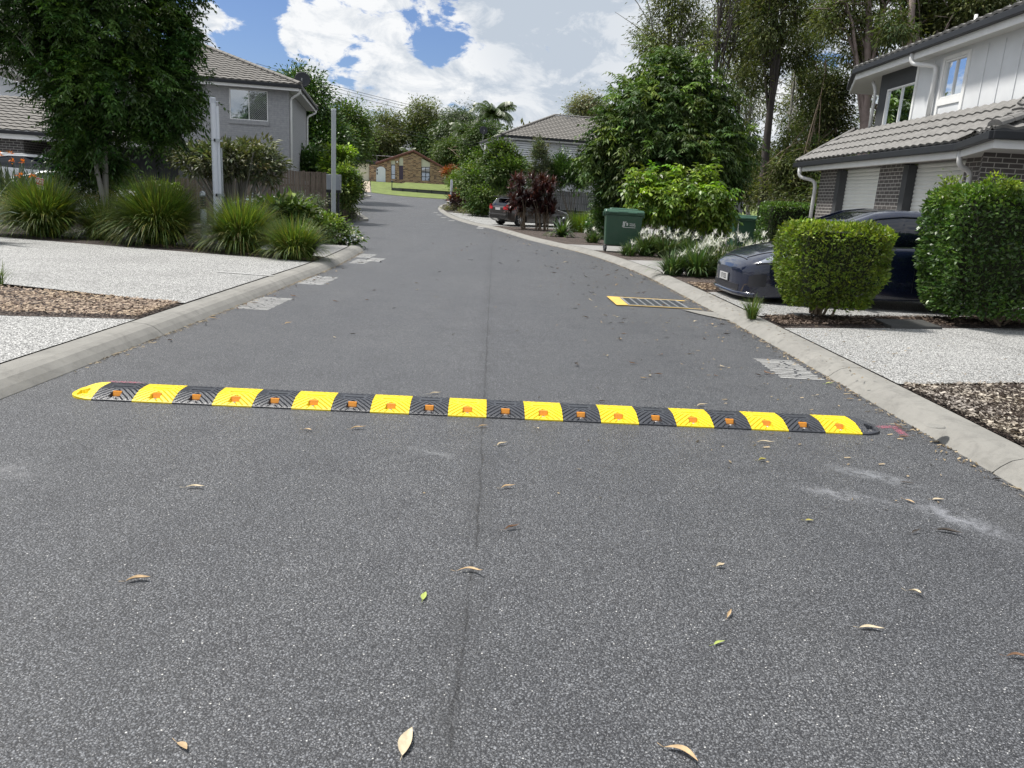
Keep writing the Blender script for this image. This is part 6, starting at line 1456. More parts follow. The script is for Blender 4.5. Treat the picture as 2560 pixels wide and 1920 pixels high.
# headlights, fog inserts, bonnet gap, lower grille, plate on the nose
for sg_ in (1, -1):
    surfpatch(sp, t, np.linspace(1.66, 2.20, 14), lambda x: np.linspace(8.0-.6*math.sin((x-1.66)/.54*PI), 8.0+1.5*math.sin(max(0.02, (x-1.66)/.54*PI))**.7, 7), sg_, 'headlight', 'lampglass', .005)
    b = MB(); q = []
    for a in np.linspace(0, 1, 20): x = 1.66+.54*a; k = 8.0-.6*math.sin(a*PI); p_ = sp(x, k); q.append((p_.x, sg_*(p_.y+.006), p_.z))
    b.tube(q, .009, 5); b.build('headlight_edge', M['ink'], t)
    b = MB(); q = []
    for x in np.linspace(1.0, 2.22, 26): f = (x-1.0)/1.22; k = 9.6+f*1.2; p_ = sp(x, k); q.append((p_.x, sg_*p_.y, p_.z+.003))
    b.tube(q, .007, 5); b.build('bonnet_gap', M['ink'], t)
    surfpatch(sp, t, np.linspace(2.06, 2.27, 8), [5.35, 5.5, 5.7, 5.85], sg_, 'fog_insert', 'ink', .004)
b = MB(); q = [(2.245-.0, y, sp(2.2425, 13).z+.004-.02*(y/.5)**2) for y in np.linspace(-.50, .50, 15)]; b.tube(q, .007, 5); b.build('bonnet_gap', M['ink'], t)
xn = lambda y: float(np.interp(abs(y), [0, .34, .48, .60, .69, .77, .83], [2.392, 2.39, 2.375, 2.345, 2.30, 2.23, 2.13]))
b = MB(); b.grid([[(xn(y)+.006-dx, y, z) for y in np.linspace(-.56, .56, 21)] for z, dx in ((.215, .0), (.26, .002), (.30, .0))]); b.build('lower_grille', M['ink'], t, solid=.01)
b = MB(); b.grid([[(xn(y)+o, y, z) for y in np.linspace(-.80, .80, 31)] for z, o in ((.135, .0), (.15, .022), (.185, .026), (.20, .004))]); b.build('front_lip', M['paint_blue'], t, smooth=True)
b = MB(); b.box(2.40, 2.412, -.186, .186, .315, .425); pl = b.build('number_plate', M['plate'], t, bevel=.004); textobj('171S5', .105, 'plate_text', 'ink', pl, frame4((2.4135, 0, .37), (0, 1, 0), (0, 0, 1)), .0006, .001)
b = MB(); b.box(2.385, 2.399, -.20, .20, .305, .435); b.build('plate_holder', M['ink'], t, bevel=.004)
# hatchback
FS = dict(x0=-2.12, x1=2.20, wx=(-1.30, 1.34), wr=.325, ar=.365, spokes=5, trim='gutter', doors=(.85, -.2, -1.0), mirror=.80,
 top=([-2.12, -2.08, -1.9, -1.2, 0, .8, 1.1, 1.6, 1.95, 2.12, 2.2], [.88, .96, 1.02, 1.0, .98, 1.0, .98, .90, .80, .70, .58]),
 shoulder=([-2.12, -2.0, -1.2, .4, 1.1, 1.6, 2.0, 2.2], [.82, .93, .98, .92, .88, .80, .70, .52]), mid=([-2.12, -2.0, 0, 1.5, 2.2], [.52, .64, .62, .58, .44]), bot=([-2.12, -1.9, -1.7, 1.8, 2.2], [.34, .26, .19, .17, .22]),
 w=([-2.12, -2.08, -1.9, -1.5, -.8, .8, 1.5, 1.9, 2.1, 2.2], [.68, .78, .86, .90, .91, .91, .90, .84, .74, .58]), wt=([-2.12, 1, 2.2], [.8, .8, .78]),
 cab=dict(x=[-2.06, -1.95, -1.75, -1.2, -.6, 0, .35, .75, 1.25], z=[.98, 1.12, 1.36, 1.45, 1.475, 1.47, 1.42, 1.25, .985], w0=[.70, .76, .80, .86, .87, .87, .86, .83, .72], w1=[.62, .62, .60, .60, .60, .61, .62, .65, .66], pillars=(-.15, -1.15, .9)))
pa = g(1289, 566, VH); pb = g(1403, 569, VH); mid = (pa+pb)/2; ang = math.atan2(pb.y-pa.y, pb.x-pa.x); nrm = Vector((-math.sin(ang), math.cos(ang), 0))
mid = mid+nrm*.80
t, sp, ip, sec = car(FS, 'parked_car', 'brown-grey metallic hatchback parked behind the red-leaved shrub, red tail lamp showing', (mid.x, mid.y, gz(mid.y)+VH), ang, 0, 'paint_grey')
for sg_ in (1, -1):
    b = MB(); b.grid([[(x, sg_*(ip('w', x)*(.985 if f < .6 else .95)+.014), (.80+.02*(x+2.1))+f*(.24-.20*max(0, (x+1.9))/.4)) for f in np.linspace(0, 1, 5)] for x in np.linspace(-2.118, -1.72, 10)]); b.build('tail_lamp', M['redlens'], t, solid=.01)
    b = MB(); b.box(-2.135, -2.11, min(sg_*.46, sg_*.67), max(sg_*.46, sg_*.67), .80, .94); b.build('tail_lamp', M['redlens'], t)
    surfpatch(sp, t, np.linspace(1.72, 2.12, 8), lambda x: np.linspace(8.0, 8.9, 4), sg_, 'headlight', 'lampglass', .008)
b = MB(); b.box(-2.135, -2.125, -.2, .2, .76, .88); b.build('number_plate', M['plate'], t); b = MB(); b.box(-2.16, -2.10, -.72, .72, .50, .58); b.build('bumper_strip', M['paint_grey'], t, bevel=.02)
b = MB(); b.grid([[(-2.02+.0, y, 1.40+.02*0) for y in np.linspace(-.56, .56, 7)], [(-1.72, y, 1.455) for y in np.linspace(-.58, .58, 7)]]); b.build('rear_spoiler', M['paint_grey'], t, solid=.03)
# white vehicles half hidden at the left
c = aty(84, 386, 28); t, sp, ip, sec = car(dict(FS, top=(FS['top'][0], [z*1.08 for z in FS['top'][1]])), 'parked_car', 'white car with only its pale roof showing over the bird-of-paradise leaves', (c.x, 28, c.z-1.475), R_(60), 0, 'paint_white')
b = MB(); b.grid([[(x, y, 1.475-.02*abs(y)/.6*2-.03*abs(x+.5)**2) for y in np.linspace(-.62, .62, 7)] for x in np.linspace(-1.4, .3, 9)]); b.build('roof_panel', M['paint_white'], t, smooth=True, solid=.02)
c = aty(178, 452, 24.5); t, sp, ip, sec = car(TS, 'parked_car', 'white car glimpsed low under the dark tree beside its trunk', (c.x+.2, 24.8, gz(24.8)+VH), R_(20), 0, 'paint_white')
# ================================================================ plants and trees
def El(px, py, Y, rx, rz_, ry=None):
    c = aty(px, py, Y); k = Y/FPX; return (c.x, c.y, c.z, rx*k, (ry if ry else rx*.9)*k, rz_*k)
def basept(px, Y, dz=VH-.03):
    c = aty(px, 600, Y); return (c.x, Y, gz(Y)+dz)
# --- big dark tree, left
tree('broadleaf_tree', 'big dark glossy-leaved tree overhanging the left garden', 'tree',
     [El(255, 60, 17.5, 230, 130), El(60, 30, 17.5, 190, 115), El(375, 60, 17.5, 85, 120), El(300, 215, 17.2, 185, 110), El(425, 245, 17.5, 80, 82), El(415, 318, 17.3, 55, 46), El(475, 228, 17.3, 38, 32), El(445, 120, 17.6, 58, 90), El(178, 210, 17.2, 92, 80), El(275, 325, 17.5, 135, 70), El(182, 335, 17.3, 58, 62), El(230, 425, 18.1, 88, 75), El(285, 410, 18.0, 40, 55), El(190, 390, 18, 50, 55), El(250, -120, 17.5, 260, 150)],
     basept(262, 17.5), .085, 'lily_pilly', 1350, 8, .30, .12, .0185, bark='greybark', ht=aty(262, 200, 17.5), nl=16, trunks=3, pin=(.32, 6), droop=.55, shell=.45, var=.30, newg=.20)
# --- frangipani-like bush
fb_ = [El(590, 405, 21.5, 120, 45), El(500, 400, 21.5, 75, 42), El(660, 430, 21.5, 50, 28), El(640, 380, 21.8, 60, 30), El(560, 380, 21.5, 55, 26)]
t = thing('frangipani_bush', 'wide dull-leaved bush with bare forking branches before the brown fence', 'bush', basept(590, 21.5), 0)
V, col, C = crown(fb_, 330, 15, .15, .19, .030, droop=.0, flat=.6, shell=.6, var=.25, dirout=.55); npmesh('foliage', V, len(V)//4, LMAT['frangi'], t, col)
b = MB(True); rr = random.Random(5); B0 = Vector(basept(590, 21.5))
for i in rr.sample(range(len(C)), 60):
    c = Vector(C[i]); m = B0.lerp(c, .45)+Vector((0, 0, -.12)); mm = B0.lerp(m, .5)+Vector((rr.uniform(-.1, .1), 0, 0)); b.tube([B0+Vector((rr.uniform(-.15, .15), rr.uniform(-.1, .1), 0)), mm, m, c], [.045, .035, .026, .014], 5, cap=False)
b.build('branches', M['greybark'], t, smooth=True)
# --- trees behind the grey house
tree('broadleaf_tree', 'tall dark green tree right behind the grey left house', 'tree', [El(770, 290, 52, 75, 95), El(800, 370, 51, 80, 75), El(735, 215, 53, 45, 38), El(755, 420, 51, 90, 50)], basept(775, 52), .22, 'lily_pilly', 700, 70, .75, .22, .05, droop=.35, shell=.5, var=.28, newg=.25, nl=8)
tree('broadleaf_tree', 'rounded lighter green tree further along, right of the taller dark one', 'tree', [El(872, 315, 62, 46, 56), El(842, 370, 60, 56, 46), El(890, 365, 64, 28, 40)], basept(868, 62), .2, 'mid', 480, 60, .8, .22, .052, droop=.3, shell=.5, var=.22, newg=.2, nl=8)
shrub('hedge', 'dark clipped hedge behind the paling fence beside the grey house wall', 'hedge', [El(775, 412, 40, 62, 24)], basept(775, 40), 'hedged', 180, 40, .4, .2, .05, droop=0)
shrub('garden_shrub', 'yellow-green bush rising over the right end of the brown fence', 'bush', [El(848, 395, 35, 26, 30), El(838, 420, 35, 24, 22)], basept(845, 35), 'bright', 90, 45, .26, .18, .045, droop=.2, newg=.3)
shrub('garden_shrub', 'rounded mid-green bush behind the slim square post at the road edge', 'bush', [El(858, 452, 33.5, 32, 36), El(868, 485, 33, 24, 28)], basept(865, 33.5), 'mid', 120, 50, .25, .15, .04, droop=.2, newg=.4)
shrub('garden_shrub', 'small dark bush at the kerb tip on the far left bend', 'bush', [El(895, 465, 70, 11, 22)], basept(895, 70), 'fig', 40, 30, .4, .2, .06)
shrub('garden_shrub', 'loose grey-green shrub mass around the foot of the slim square post', 'bush', [El(845, 520, 35.8, 48, 34), El(800, 520, 34, 50, 28), El(870, 535, 36.2, 22, 22)], basept(845, 35.8), 'grey', 210, 42, .24, .075, .028, droop=-.1, var=.25)
shrub('garden_shrub', 'grey-green fine-leaved shrub in front of the brown fence', 'bush', [El(700, 515, 25.5, 85, 24), El(760, 505, 26, 50, 22)], basept(710, 25.5), 'grey', 170, 45, .2, .06, .02, droop=-.2, var=.25)
# sparse sprigs
# --- broadleaf planting spilling over left kerb end
shrub('garden_shrub', 'big-leaved green plant clump right of the tallest grass tufts', 'bush', [El(730, 535, 18.6, 58, 34), El(680, 530, 18.2, 35, 26)], basept(720, 18.6), 'mid', 95, 16, .2, .22, .06, droop=.1, var=.3, newg=.4)
shrub('garden_shrub', 'sprawling green groundcover spilling over the left kerb end', 'bush', [El(815, 575, 18.8, 62, 34), El(860, 600, 18.9, 42, 20), El(790, 555, 19.5, 50, 28)], basept(815, 18.8), 'mid', 200, 26, .16, .10, .028, droop=.25, var=.3, newg=.35)
V, col, C = crown([El(870, 590, 18.7, 36, 22), El(780, 540, 18.9, 45, 20), El(640, 510, 18.6, 50, 14)], 60, 16, .12, .045, .02, droop=0, var=.1)
o = npmesh('small_white_flowers', V, len(V)//4, LMAT['white'], None, col); tagit(o, kind='stuff')
# --- grass tufts
GT = 'large arching grass tufts along the left bed'
for (px, Y, n, h, sp_, w_, lab) in ((115, 15.6, 2600, 1.38, 1.15, .0095, 'leftmost large arching grass tuft at the edge of the photo'), (400, 15.3, 3400, 1.50, 1.16, .0100, 'largest arching grass tuft, centre of the left bed'), (605, 14.7, 2300, 1.20, 1.08, .0090, 'yellowish arching grass tuft below the white totem post'),
                               (737, 13.95, 1500, .88, 1.02, .0080, 'small green grass tuft nearest the left kerb'), (262, 15.9, 1000, 1.05, .95, .008, 'small grass tuft squeezed between the two biggest tufts')):
    c = basept(px, Y); tuft('grass_tuft', lab, 'grass tuft', c, n, h, sp_, w_, 'grass', GT, skirt=.8, yellow=.16, seglen=8, droop=1.3, arch=1.05, base_r=.26)
V, col, C = crown([El(20, 520, 17.2, 90, 26), El(255, 500, 17.6, 60, 18)], 130, 26, .2, .05, .018, droop=-.2, var=.25); o = npmesh('flowering_groundcover', V, len(V)//4, LMAT['cream'], None, col); tagit(o, kind='stuff')
V, col, C = crown([El(225, 595, 16.6, 22, 8)], 14, 20, .08, .05, .02, droop=0, var=.2); o = npmesh('yellow_green_groundcover', V, len(V)//4, LMAT['bright'], None, col); tagit(o, kind='stuff')
# bird of paradise mass & foreground strap plant
for i, (px, Y, h, lab) in enumerate(((60, 20.5, 1.35, 'dark bird-of-paradise clump with orange flowers behind the no parking sign'), (125, 21.5, 1.35, 'dark bluish strap-leaved clump left of the big tree trunk'), (30, 19.5, 1.4, 'dark strap-leaved clump at the far left behind the flowers'), (160, 22.5, 1.2, 'dark strap-leaved clump closest to the big tree trunk'))):
    t = thing('bird_of_paradise_plant', lab, 'plant', basept(px, Y), 0, 'dark strap-leaved clumps at the left'); V, col, tp = blades((0, 0, 0), 150, h*1.2, .55, .035, seglen=5, droop=.4, base_r=.35, yellow=0); V = V+np.array(basept(px, Y)); npmesh('foliage', V, len(V)//4, LMAT['teal'], t, col)
    if i in (0, 2):
        for dx, yy in ((-38, 385), (0, 405), (22, 440)):
            q_ = aty(px+dx, yy, Y-.5); V, col, C = crown([(q_.x, q_.y, q_.z, .05, .05, .04)], 2, 7, .03, .08, .015, droop=-.5); npmesh('flower', V, len(V)//4, LMAT['orange'], t, col)
t = thing('strap_leaf_plant', 'broad green strap leaves poking in from the left edge', 'plant', basept(-70, 13.5), 0); V, col, tp = blades((0, 0, 0), 30, 1.35, 1.2, .075, seglen=6, droop=.3, base_r=.2, yellow=0); V = V+np.array(basept(-70, 13.5)); npmesh('foliage', V, len(V)//4, LMAT['teal'], t, col)
tuft('grass_tuft', 'short green blades at the left edge over the pebble drive', 'grass tuft', (aty(-14, 715, 8.4).x, 8.4, gz(8.4)+VH), 60, .34, 1.0, .006, 'grass', None)
shrub('hedge', 'bright low hedge strip behind the largest grass tuft', 'hedge', [El(395, 473, 20, 60, 13, 30)], basept(395, 20), 'hedgel', 100, 45, .12, .06, .018, droop=0, stems=0)
# --- background behind the brick house
BT = 'trees on the hill behind the brick house'
def bt(lab, ells, px, Y, lm, nc, per, cr, L, W, bark='bark', r=.25, nl=6, **kw): return tree('background_tree', lab, 'tree', ells, basept(px, Y, -.2), r, lm, int(nc*1.25), int(per*1.7), cr*.85, L*.52, W*.6, bark=bark, group=BT, nl=nl, **kw)
bt('sparse open-crowned tree against the sky above the cream garage', [El(965, 300, 128, 38, 22), El(975, 330, 128, 30, 16)], 970, 128, 'gum', 70, 22, 1.6, .7, .15, r=.2, nl=14, shell=.75)
bt('tall airy gum tree left of the palms on the hill', [El(1055, 285, 130, 32, 34), El(1085, 295, 132, 26, 26), El(1030, 320, 130, 26, 30), El(1070, 335, 130, 40, 30)], 1060, 130, 'gum', 200, 26, 1.6, .7, .15, bark='greybark', r=.35, nl=14, shell=.6)
bt('dense dark trees directly behind the brick gable, left of the corrugated roof', [El(945, 360, 122, 40, 32), El(985, 345, 126, 26, 26), El(915, 375, 120, 26, 40)], 950, 122, 'gumdark', 300, 34, 1.5, .6, .16)
bt('dense dark tree mass right of the brick gable', [El(1090, 365, 128, 42, 42), El(1060, 345, 130, 30, 34), El(1120, 395, 124, 30, 30)], 1090, 128, 'fig', 320, 34, 1.5, .6, .16)
bt('broad green feathery tree crown beneath the tall palm', [El(1150, 305, 126, 42, 32), El(1130, 340, 124, 40, 34), El(1175, 335, 122, 36, 32)], 1150, 126, 'palm', 330, 34, 1.4, .9, .09, droop=.7)
bt('olive-yellow bushy tree above the bend notice board', [El(1120, 380, 118, 36, 28), El(1150, 372, 118, 34, 30), El(1185, 410, 100, 34, 30), El(1215, 400, 98, 32, 34)], 1150, 118, 'mid', 340, 34, 1.1, .5, .13, newg=.4)
bt('dark tree behind the satellite dish left of the slatted house', [El(1210, 340, 100, 40, 28), El(1250, 350, 102, 36, 20), El(1185, 365, 100, 30, 30)], 1210, 100, 'fig', 260, 34, 1.1, .5, .13)
bt('bushes low between the brick house and the bend', [El(1160, 445, 92, 30, 24), El(1195, 455, 90, 26, 26)], 1170, 92, 'mid', 160, 34, .8, .4, .1)
tree('gum_tree', 'small pinkish gum tree top above the slatted house roof', 'tree', [El(1470, 262, 92, 30, 26), El(1440, 275, 92, 18, 16), El(1490, 290, 92, 22, 22)], basept(1470, 92), .25, 'cream', 130, 50, 1.0, .28, .06, bark='gumbark', nl=10, shell=.55, droop=.4, var=.3)
def palm(px, pyc, Y, rpx, lab, nf=22, seed=0):
    c = aty(px, pyc, Y); t = thing('palm_tree', lab, 'palm tree', (c.x, Y, gz(Y)), 0, 'palms on the hill'); k = Y/FPX; r = rpx*k; rr = random.Random(seed); Vs = []
    for i in range(nf):
        az = i*2.4+rr.uniform(-.3, .3); el = rr.uniform(.1, 1.35); Lf = r*rr.uniform(.85, 1.15); pts = []; p_ = Vector(c); th = el
        for q in range(11): pts.append(p_.copy()); d = Vector((math.cos(az)*math.cos(th), math.sin(az)*math.cos(th), math.sin(th))); p_ += d*Lf/10; th -= rr.uniform(.13, .22)
        for q in range(1, 11):
            d = (pts[q]-pts[q-1]).normalized(); sd = d.cross(Vector((0, 0, 1))).normalized()
            for m in range(5):
                b0 = pts[q-1].lerp(pts[q], m/5); ll = Lf*.30*math.sin(PI*min(1, (q+m/5)/11*1.02))**.5
                for sg_ in (1, -1):
                    D = (sd*sg_*.75+d*.5+Vector((0, 0, -.55-rr.random()*.5))).normalized(); w2 = d*Lf*.012; e = b0+D*ll; Vs += [b0-w2, b0+w2, e+w2*.2, e-w2*.2]
    V = np.array([tuple(v) for v in Vs]); npmesh('fronds', V, len(V)//4, LMAT['palm'], t, tints(len(V)//4, .2, .08))
    b = MB(True); b.tube([(c.x, Y, gz(Y)-.3), (c.x+.1, Y, (gz(Y)+c.z)/2), (c.x, Y, c.z)], [r*.06, r*.045, r*.04], 8); b.build('trunk', M['greybark'], t, smooth=True); return t
palm(1232, 290, 112, 66, 'tall palm standing above the other trees on the hill', 30, 1); palm(1160, 330, 112, 48, 'feathery palm left of the tall palm, lower down', 22, 2); palm(1195, 370, 104, 52, 'drooping palm below the tall palm', 22, 3); palm(1020, 385, 118, 30, 'small palm with bare fronds above the brick gable roof', 12, 4)
palm(1268, 345, 88, 38, 'dark palm just left of the slatted house roof', 18, 5)
# far wooded skyline
V, col, C = crown([(x_, 205+random.uniform(-12, 12), gz(205)+random.uniform(1, 5), 12, 8, random.uniform(6, 10)) for x_ in range(-110, 130, 14)], 1500, 16, 3.0, 1.7, .5, droop=.2, var=.25); o = npmesh('distant_wood', V, len(V)//4, LMAT['gumdark'], None, col); tagit(o, kind='stuff')
# --- centre right plants
shrub('garden_shrub', 'tall dark green shrub in front of the left wall of the slatted house', 'bush', [El(1250, 400, 47, 42, 44), El(1265, 435, 46, 50, 42), El(1292, 410, 47, 22, 24)], basept(1265, 46.5), 'fig', 420, 34, .38, .17, .05, droop=.2, newg=.35)
shrub('garden_shrub', 'rounded bright green bush at the bend beside the orange-flowered plants', 'bush', [El(1195, 460, 50, 50, 42), El(1215, 500, 49, 50, 36), El(1180, 430, 51, 30, 24)], basept(1205, 49.5), 'mid', 420, 34, .36, .15, .045, droop=.3, newg=.5)
shrub('garden_shrub', 'slim shrub with reddish tip before the first slatted screen', 'bush', [El(1348, 408, 50, 24, 44), El(1350, 368, 50, 11, 20), El(1345, 450, 50, 34, 34)], basept(1348, 50), 'grey', 240, 36, .3, .12, .035, droop=-.4)
shrub('garden_shrub', 'dark fine-leaved shrub wall above the grey fence', 'bush', [El(1405, 430, 50.5, 36, 42), El(1450, 432, 50.5, 34, 46), El(1380, 445, 50.5, 28, 34)], basept(1425, 50.5), 'hedged', 420, 36, .32, .13, .035, droop=-.3)
V, col, C = crown([El(1140, 522, 57, 38, 12), El(1180, 530, 53, 40, 10)], 120, 26, .25, .10, .035, droop=0, var=.2); o = npmesh('variegated_groundcover', V, len(V)//4, LMAT['cream'], None, col); tagit(o, kind='stuff')
shrub('bronze_plant', 'dark bronze plant clump with orange flowers on the bend', 'plant', [El(1160, 500, 57, 34, 22)], basept(1160, 57), 'red', 70, 26, .35, .3, .03, droop=-.3, stems=0)
shrub('bronze_plant', 'rusty orange-leaved shrub by the dark side gate of the brick house', 'bush', [El(1128, 430, 78, 20, 13)], basept(1128, 78), 'rust', 50, 24, .3, .25, .05, droop=.2)
V, col, C = crown([El(x_, y_, 56.3, 4, 3) for x_, y_ in ((1137, 468), (1147, 473), (1143, 488), (1126, 490), (1152, 480), (1118, 499))], 7, 6, .07, .10, .035, droop=0); o = npmesh('orange_flowers', V, len(V)//4, LMAT['orange'], None, col); tagit(o, kind='stuff')
shrub('yellow_green_shrub', 'wispy yellow-green grasslike shrub right of the marker post', 'bush', [El(1140, 450, 62, 16, 20)], basept(1140, 62), 'bright', 50, 30, .35, .3, .02, droop=-.2, stems=0)
# red cordyline
CY = 36.0; t = thing('cordyline_shrub', 'burgundy cordyline clump with bare cane stems at the right kerb', 'bush', basept(1335, CY), 0)
Vs, cs = [], []; b = MB(True); rr = random.Random(11)
for i in range(96):
    px_ = rr.uniform(1272, 1388); u = (px_-1330)/56; py_ = 436+rr.random()**.9*92+abs(u)**2*8; Yy = CY+rr.uniform(-.7, .7); c = aty(px_, py_, Yy); V, col, tp = blades((c.x, c.y, c.z-.12), 42, .52, 1.9, .032, seglen=4, droop=.6, base_r=.02, yellow=.02); Vs.append(V); cs.append(col*rng.uniform(.6, 1.7))
    fx = (1308, 1345, 1362)[0 if px_ < 1318 else 1 if px_ < 1350 else 2]+rr.uniform(-7, 7); bs = aty(fx, 590, Yy); z0 = gz(Yy)+VH
    (i % 3 == 0) and b.tube([(bs.x, Yy, z0), (bs.x*.7+c.x*.3+rr.uniform(-.05, .05), Yy, z0+(c.z-z0)*.45), (c.x, c.y, c.z)], [.022, .018, .013], 5, cap=False)
V = np.concatenate(Vs); npmesh('foliage', V, len(V)//4, LMAT['red'], t, np.concatenate(cs)); b.build('canes', M['bark'], t, smooth=True)
Vs, cs = [], []
for i in range(26): c = aty(rr.uniform(1290, 1378), rr.uniform(505, 545), CY+rr.uniform(-.5, .5)); V, col, tp = blades((c.x, c.y, c.z), 12, .34, 2.6, .018, seglen=3, droop=1.5, base_r=.03); Vs.append(V); cs.append(col)
V = np.concatenate(Vs); npmesh('dead_leaves', V, len(V)//4, LMAT['dead'], t, np.concatenate(cs))
# agave, yellow grass, small plants
t = thing('agave_plant', 'spiky grey-green agave on the right verge before the hatchback', 'plant', basept(1404, 30.5), 0); V, col, tp = blades((0, 0, .04), 90, .95, 2.1, .058, seglen=5, droop=.15, base_r=.06, yellow=0); V = V+np.array(basept(1404, 30.5)); npmesh('foliage', V, len(V)//4, LMAT['strap'], t, col)
V, col, C = crown([El(1405, 607, 30.2, 26, 8)], 30, 26, .12, .05, .012, droop=0); o = npmesh('low_dark_groundcover', V, len(V)//4, LMAT['fig'], None, col); tagit(o, kind='stuff')
tuft('grass_tuft', 'yellow-green feathery grass clump between hatchback and round dark shrub', 'grass tuft', basept(1452, 36.5), 900, 1.15, .75, .011, 'bright', None, base_r=.6, seglen=5)
tuft('grass_tuft', 'short green grass tuft in the bark beside the dark blue sedan', 'grass tuft', basept(1905, 9.35, VH), 190, .34, .85, .0042, 'grass', None, base_r=.055, seglen=6)
shrub('round_shrub', 'tall rounded dark shrub left of the green bins', 'bush', [El(1530, 500, 31, 50, 58), El(1515, 560, 30.5, 40, 46), El(1555, 470, 31.5, 36, 34)], basept(1528, 30.8), 'hedged', 520, 40, .24, .085, .026, droop=.1, newg=.2)
# fig tree
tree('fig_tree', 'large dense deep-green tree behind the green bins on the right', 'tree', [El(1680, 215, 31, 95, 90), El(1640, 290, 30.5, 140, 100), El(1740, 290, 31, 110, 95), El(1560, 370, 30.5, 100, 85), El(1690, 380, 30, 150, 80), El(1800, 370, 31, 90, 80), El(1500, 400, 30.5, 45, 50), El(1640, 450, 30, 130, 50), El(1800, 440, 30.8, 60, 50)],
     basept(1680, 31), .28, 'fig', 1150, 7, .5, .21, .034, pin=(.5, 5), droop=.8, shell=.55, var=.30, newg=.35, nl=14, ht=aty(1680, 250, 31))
# bright shrub over the bins
tree('bright_shrub', 'bright yellow-green drooping shrub growing over the middle green bin', 'bush', [El(1620, 470, 24.2, 45, 34), El(1660, 500, 24, 70, 42), El(1745, 495, 24, 70, 42), El(1780, 525, 24, 46, 46), El(1605, 448, 24.2, 24, 26), El(1690, 445, 24.2, 24, 26), El(1762, 442, 24.3, 24, 34), El(1620, 530, 23.9, 34, 28)],
     basept(1690, 24.3), .05, 'bright', 420, 6, .24, .17, .036, pin=(.3, 4), droop=.8, shell=.6, var=.26, newg=.45, nl=14, trunks=3)
# lilies
def lily(px, Y, n, h, nfl, lab, fh=.62):
    t = thing('spider_lily', lab, 'flowering plant', basept(px, Y, VH), 0, 'white spider lily clumps on the right verge'); B = np.array(basept(px, Y, VH)); V, col, tp = blades((0, 0, 0), int(n*.8), h*1.15, 1.0, .019, seglen=6, droop=1.4, base_r=.16, yellow=.04); V2, c2, tp = blades((0, 0, 0), int(n*.8), h*1.25, 1.5, .020, seglen=7, droop=1.9, base_r=.2, yellow=.06); V2[:, 2] = np.maximum(V2[:, 2], .01); V = np.concatenate([V, V2]); col = np.concatenate([col, c2]); npmesh('leaves', V+B, len(V)//4, LMAT['strap'], t, col)
    b = MB(True); rr = random.Random(px); Vs = []; cs = []
    for i in range(int(nfl*.75)+(nfl > 0)):
        a = rr.uniform(0, 6.28); r_ = rr.uniform(.02, .36); hh = fh*rr.uniform(.75, 1.15); top = Vector(B)+Vector((math.cos(a)*r_, math.sin(a)*r_, hh)); b.tube([Vector(B)+Vector((math.cos(a)*.05, math.sin(a)*.05, 0)), Vector(B).lerp(top, .5)+Vector((0, 0, .03)), top], .007, 4, cap=False)
        V, col, _ = blades(tuple(top), 22, .17, 2.4, .0065, seglen=4, droop=1.3, base_r=.02, yellow=0); npmesh('flower', V, len(V)//4, LMAT['white'], t, col*.0+rng.uniform(.85, 1.1, (len(col), 1)))
    if nfl: b.build('stalks', LMAT['strap'], t)
for (px, Y, n, h, nf, lab, fh) in ((1618, 21.3, 190, .62, 9, 'spider lily clump before the leftmost bin', .62), (1668, 21.0, 210, .64, 12, 'spider lily clump second from the left, full of flowers', .66), (1718, 21.6, 180, .62, 7, 'spider lily clump in front of the middle bin', .66),
        (1575, 20.9, 110, .36, 2, 'low spider lily clump at the corner of the concrete path', .35), (1775, 21.0, 170, .62, 8, 'spider lily clump behind the kerbside ones, below the timber screen', .66), (1690, 15.3, 150, .50, 2, 'arching spider lily clump closest to the kerb', .4), (1752, 15.2, 200, .60, 6, 'spider lily clump just left of the sedan nose', .56),
        (1800, 15.6, 220, .68, 12, 'dense flowering spider lily clump above the sedan nose', .68), (1850, 16.2, 190, .72, 9, 'spider lily clump behind the sedan bonnet', .74), (1905, 16.8, 140, .70, 6, 'spider lily clump behind the sedan windscreen base', .74), (1745, 16.6, 180, .62, 10, 'spider lily clump between path and sedan, left of the dense one', .66),
        (1482, 27.2, 130, .42, 5, 'small spider lily clump left of the leftmost bin', .42), (1640, 23.3, 90, .8, 0, 'tall broad leaves between the left and middle bins', .4)):
    lily(px, Y, n, h, nf, lab, fh)
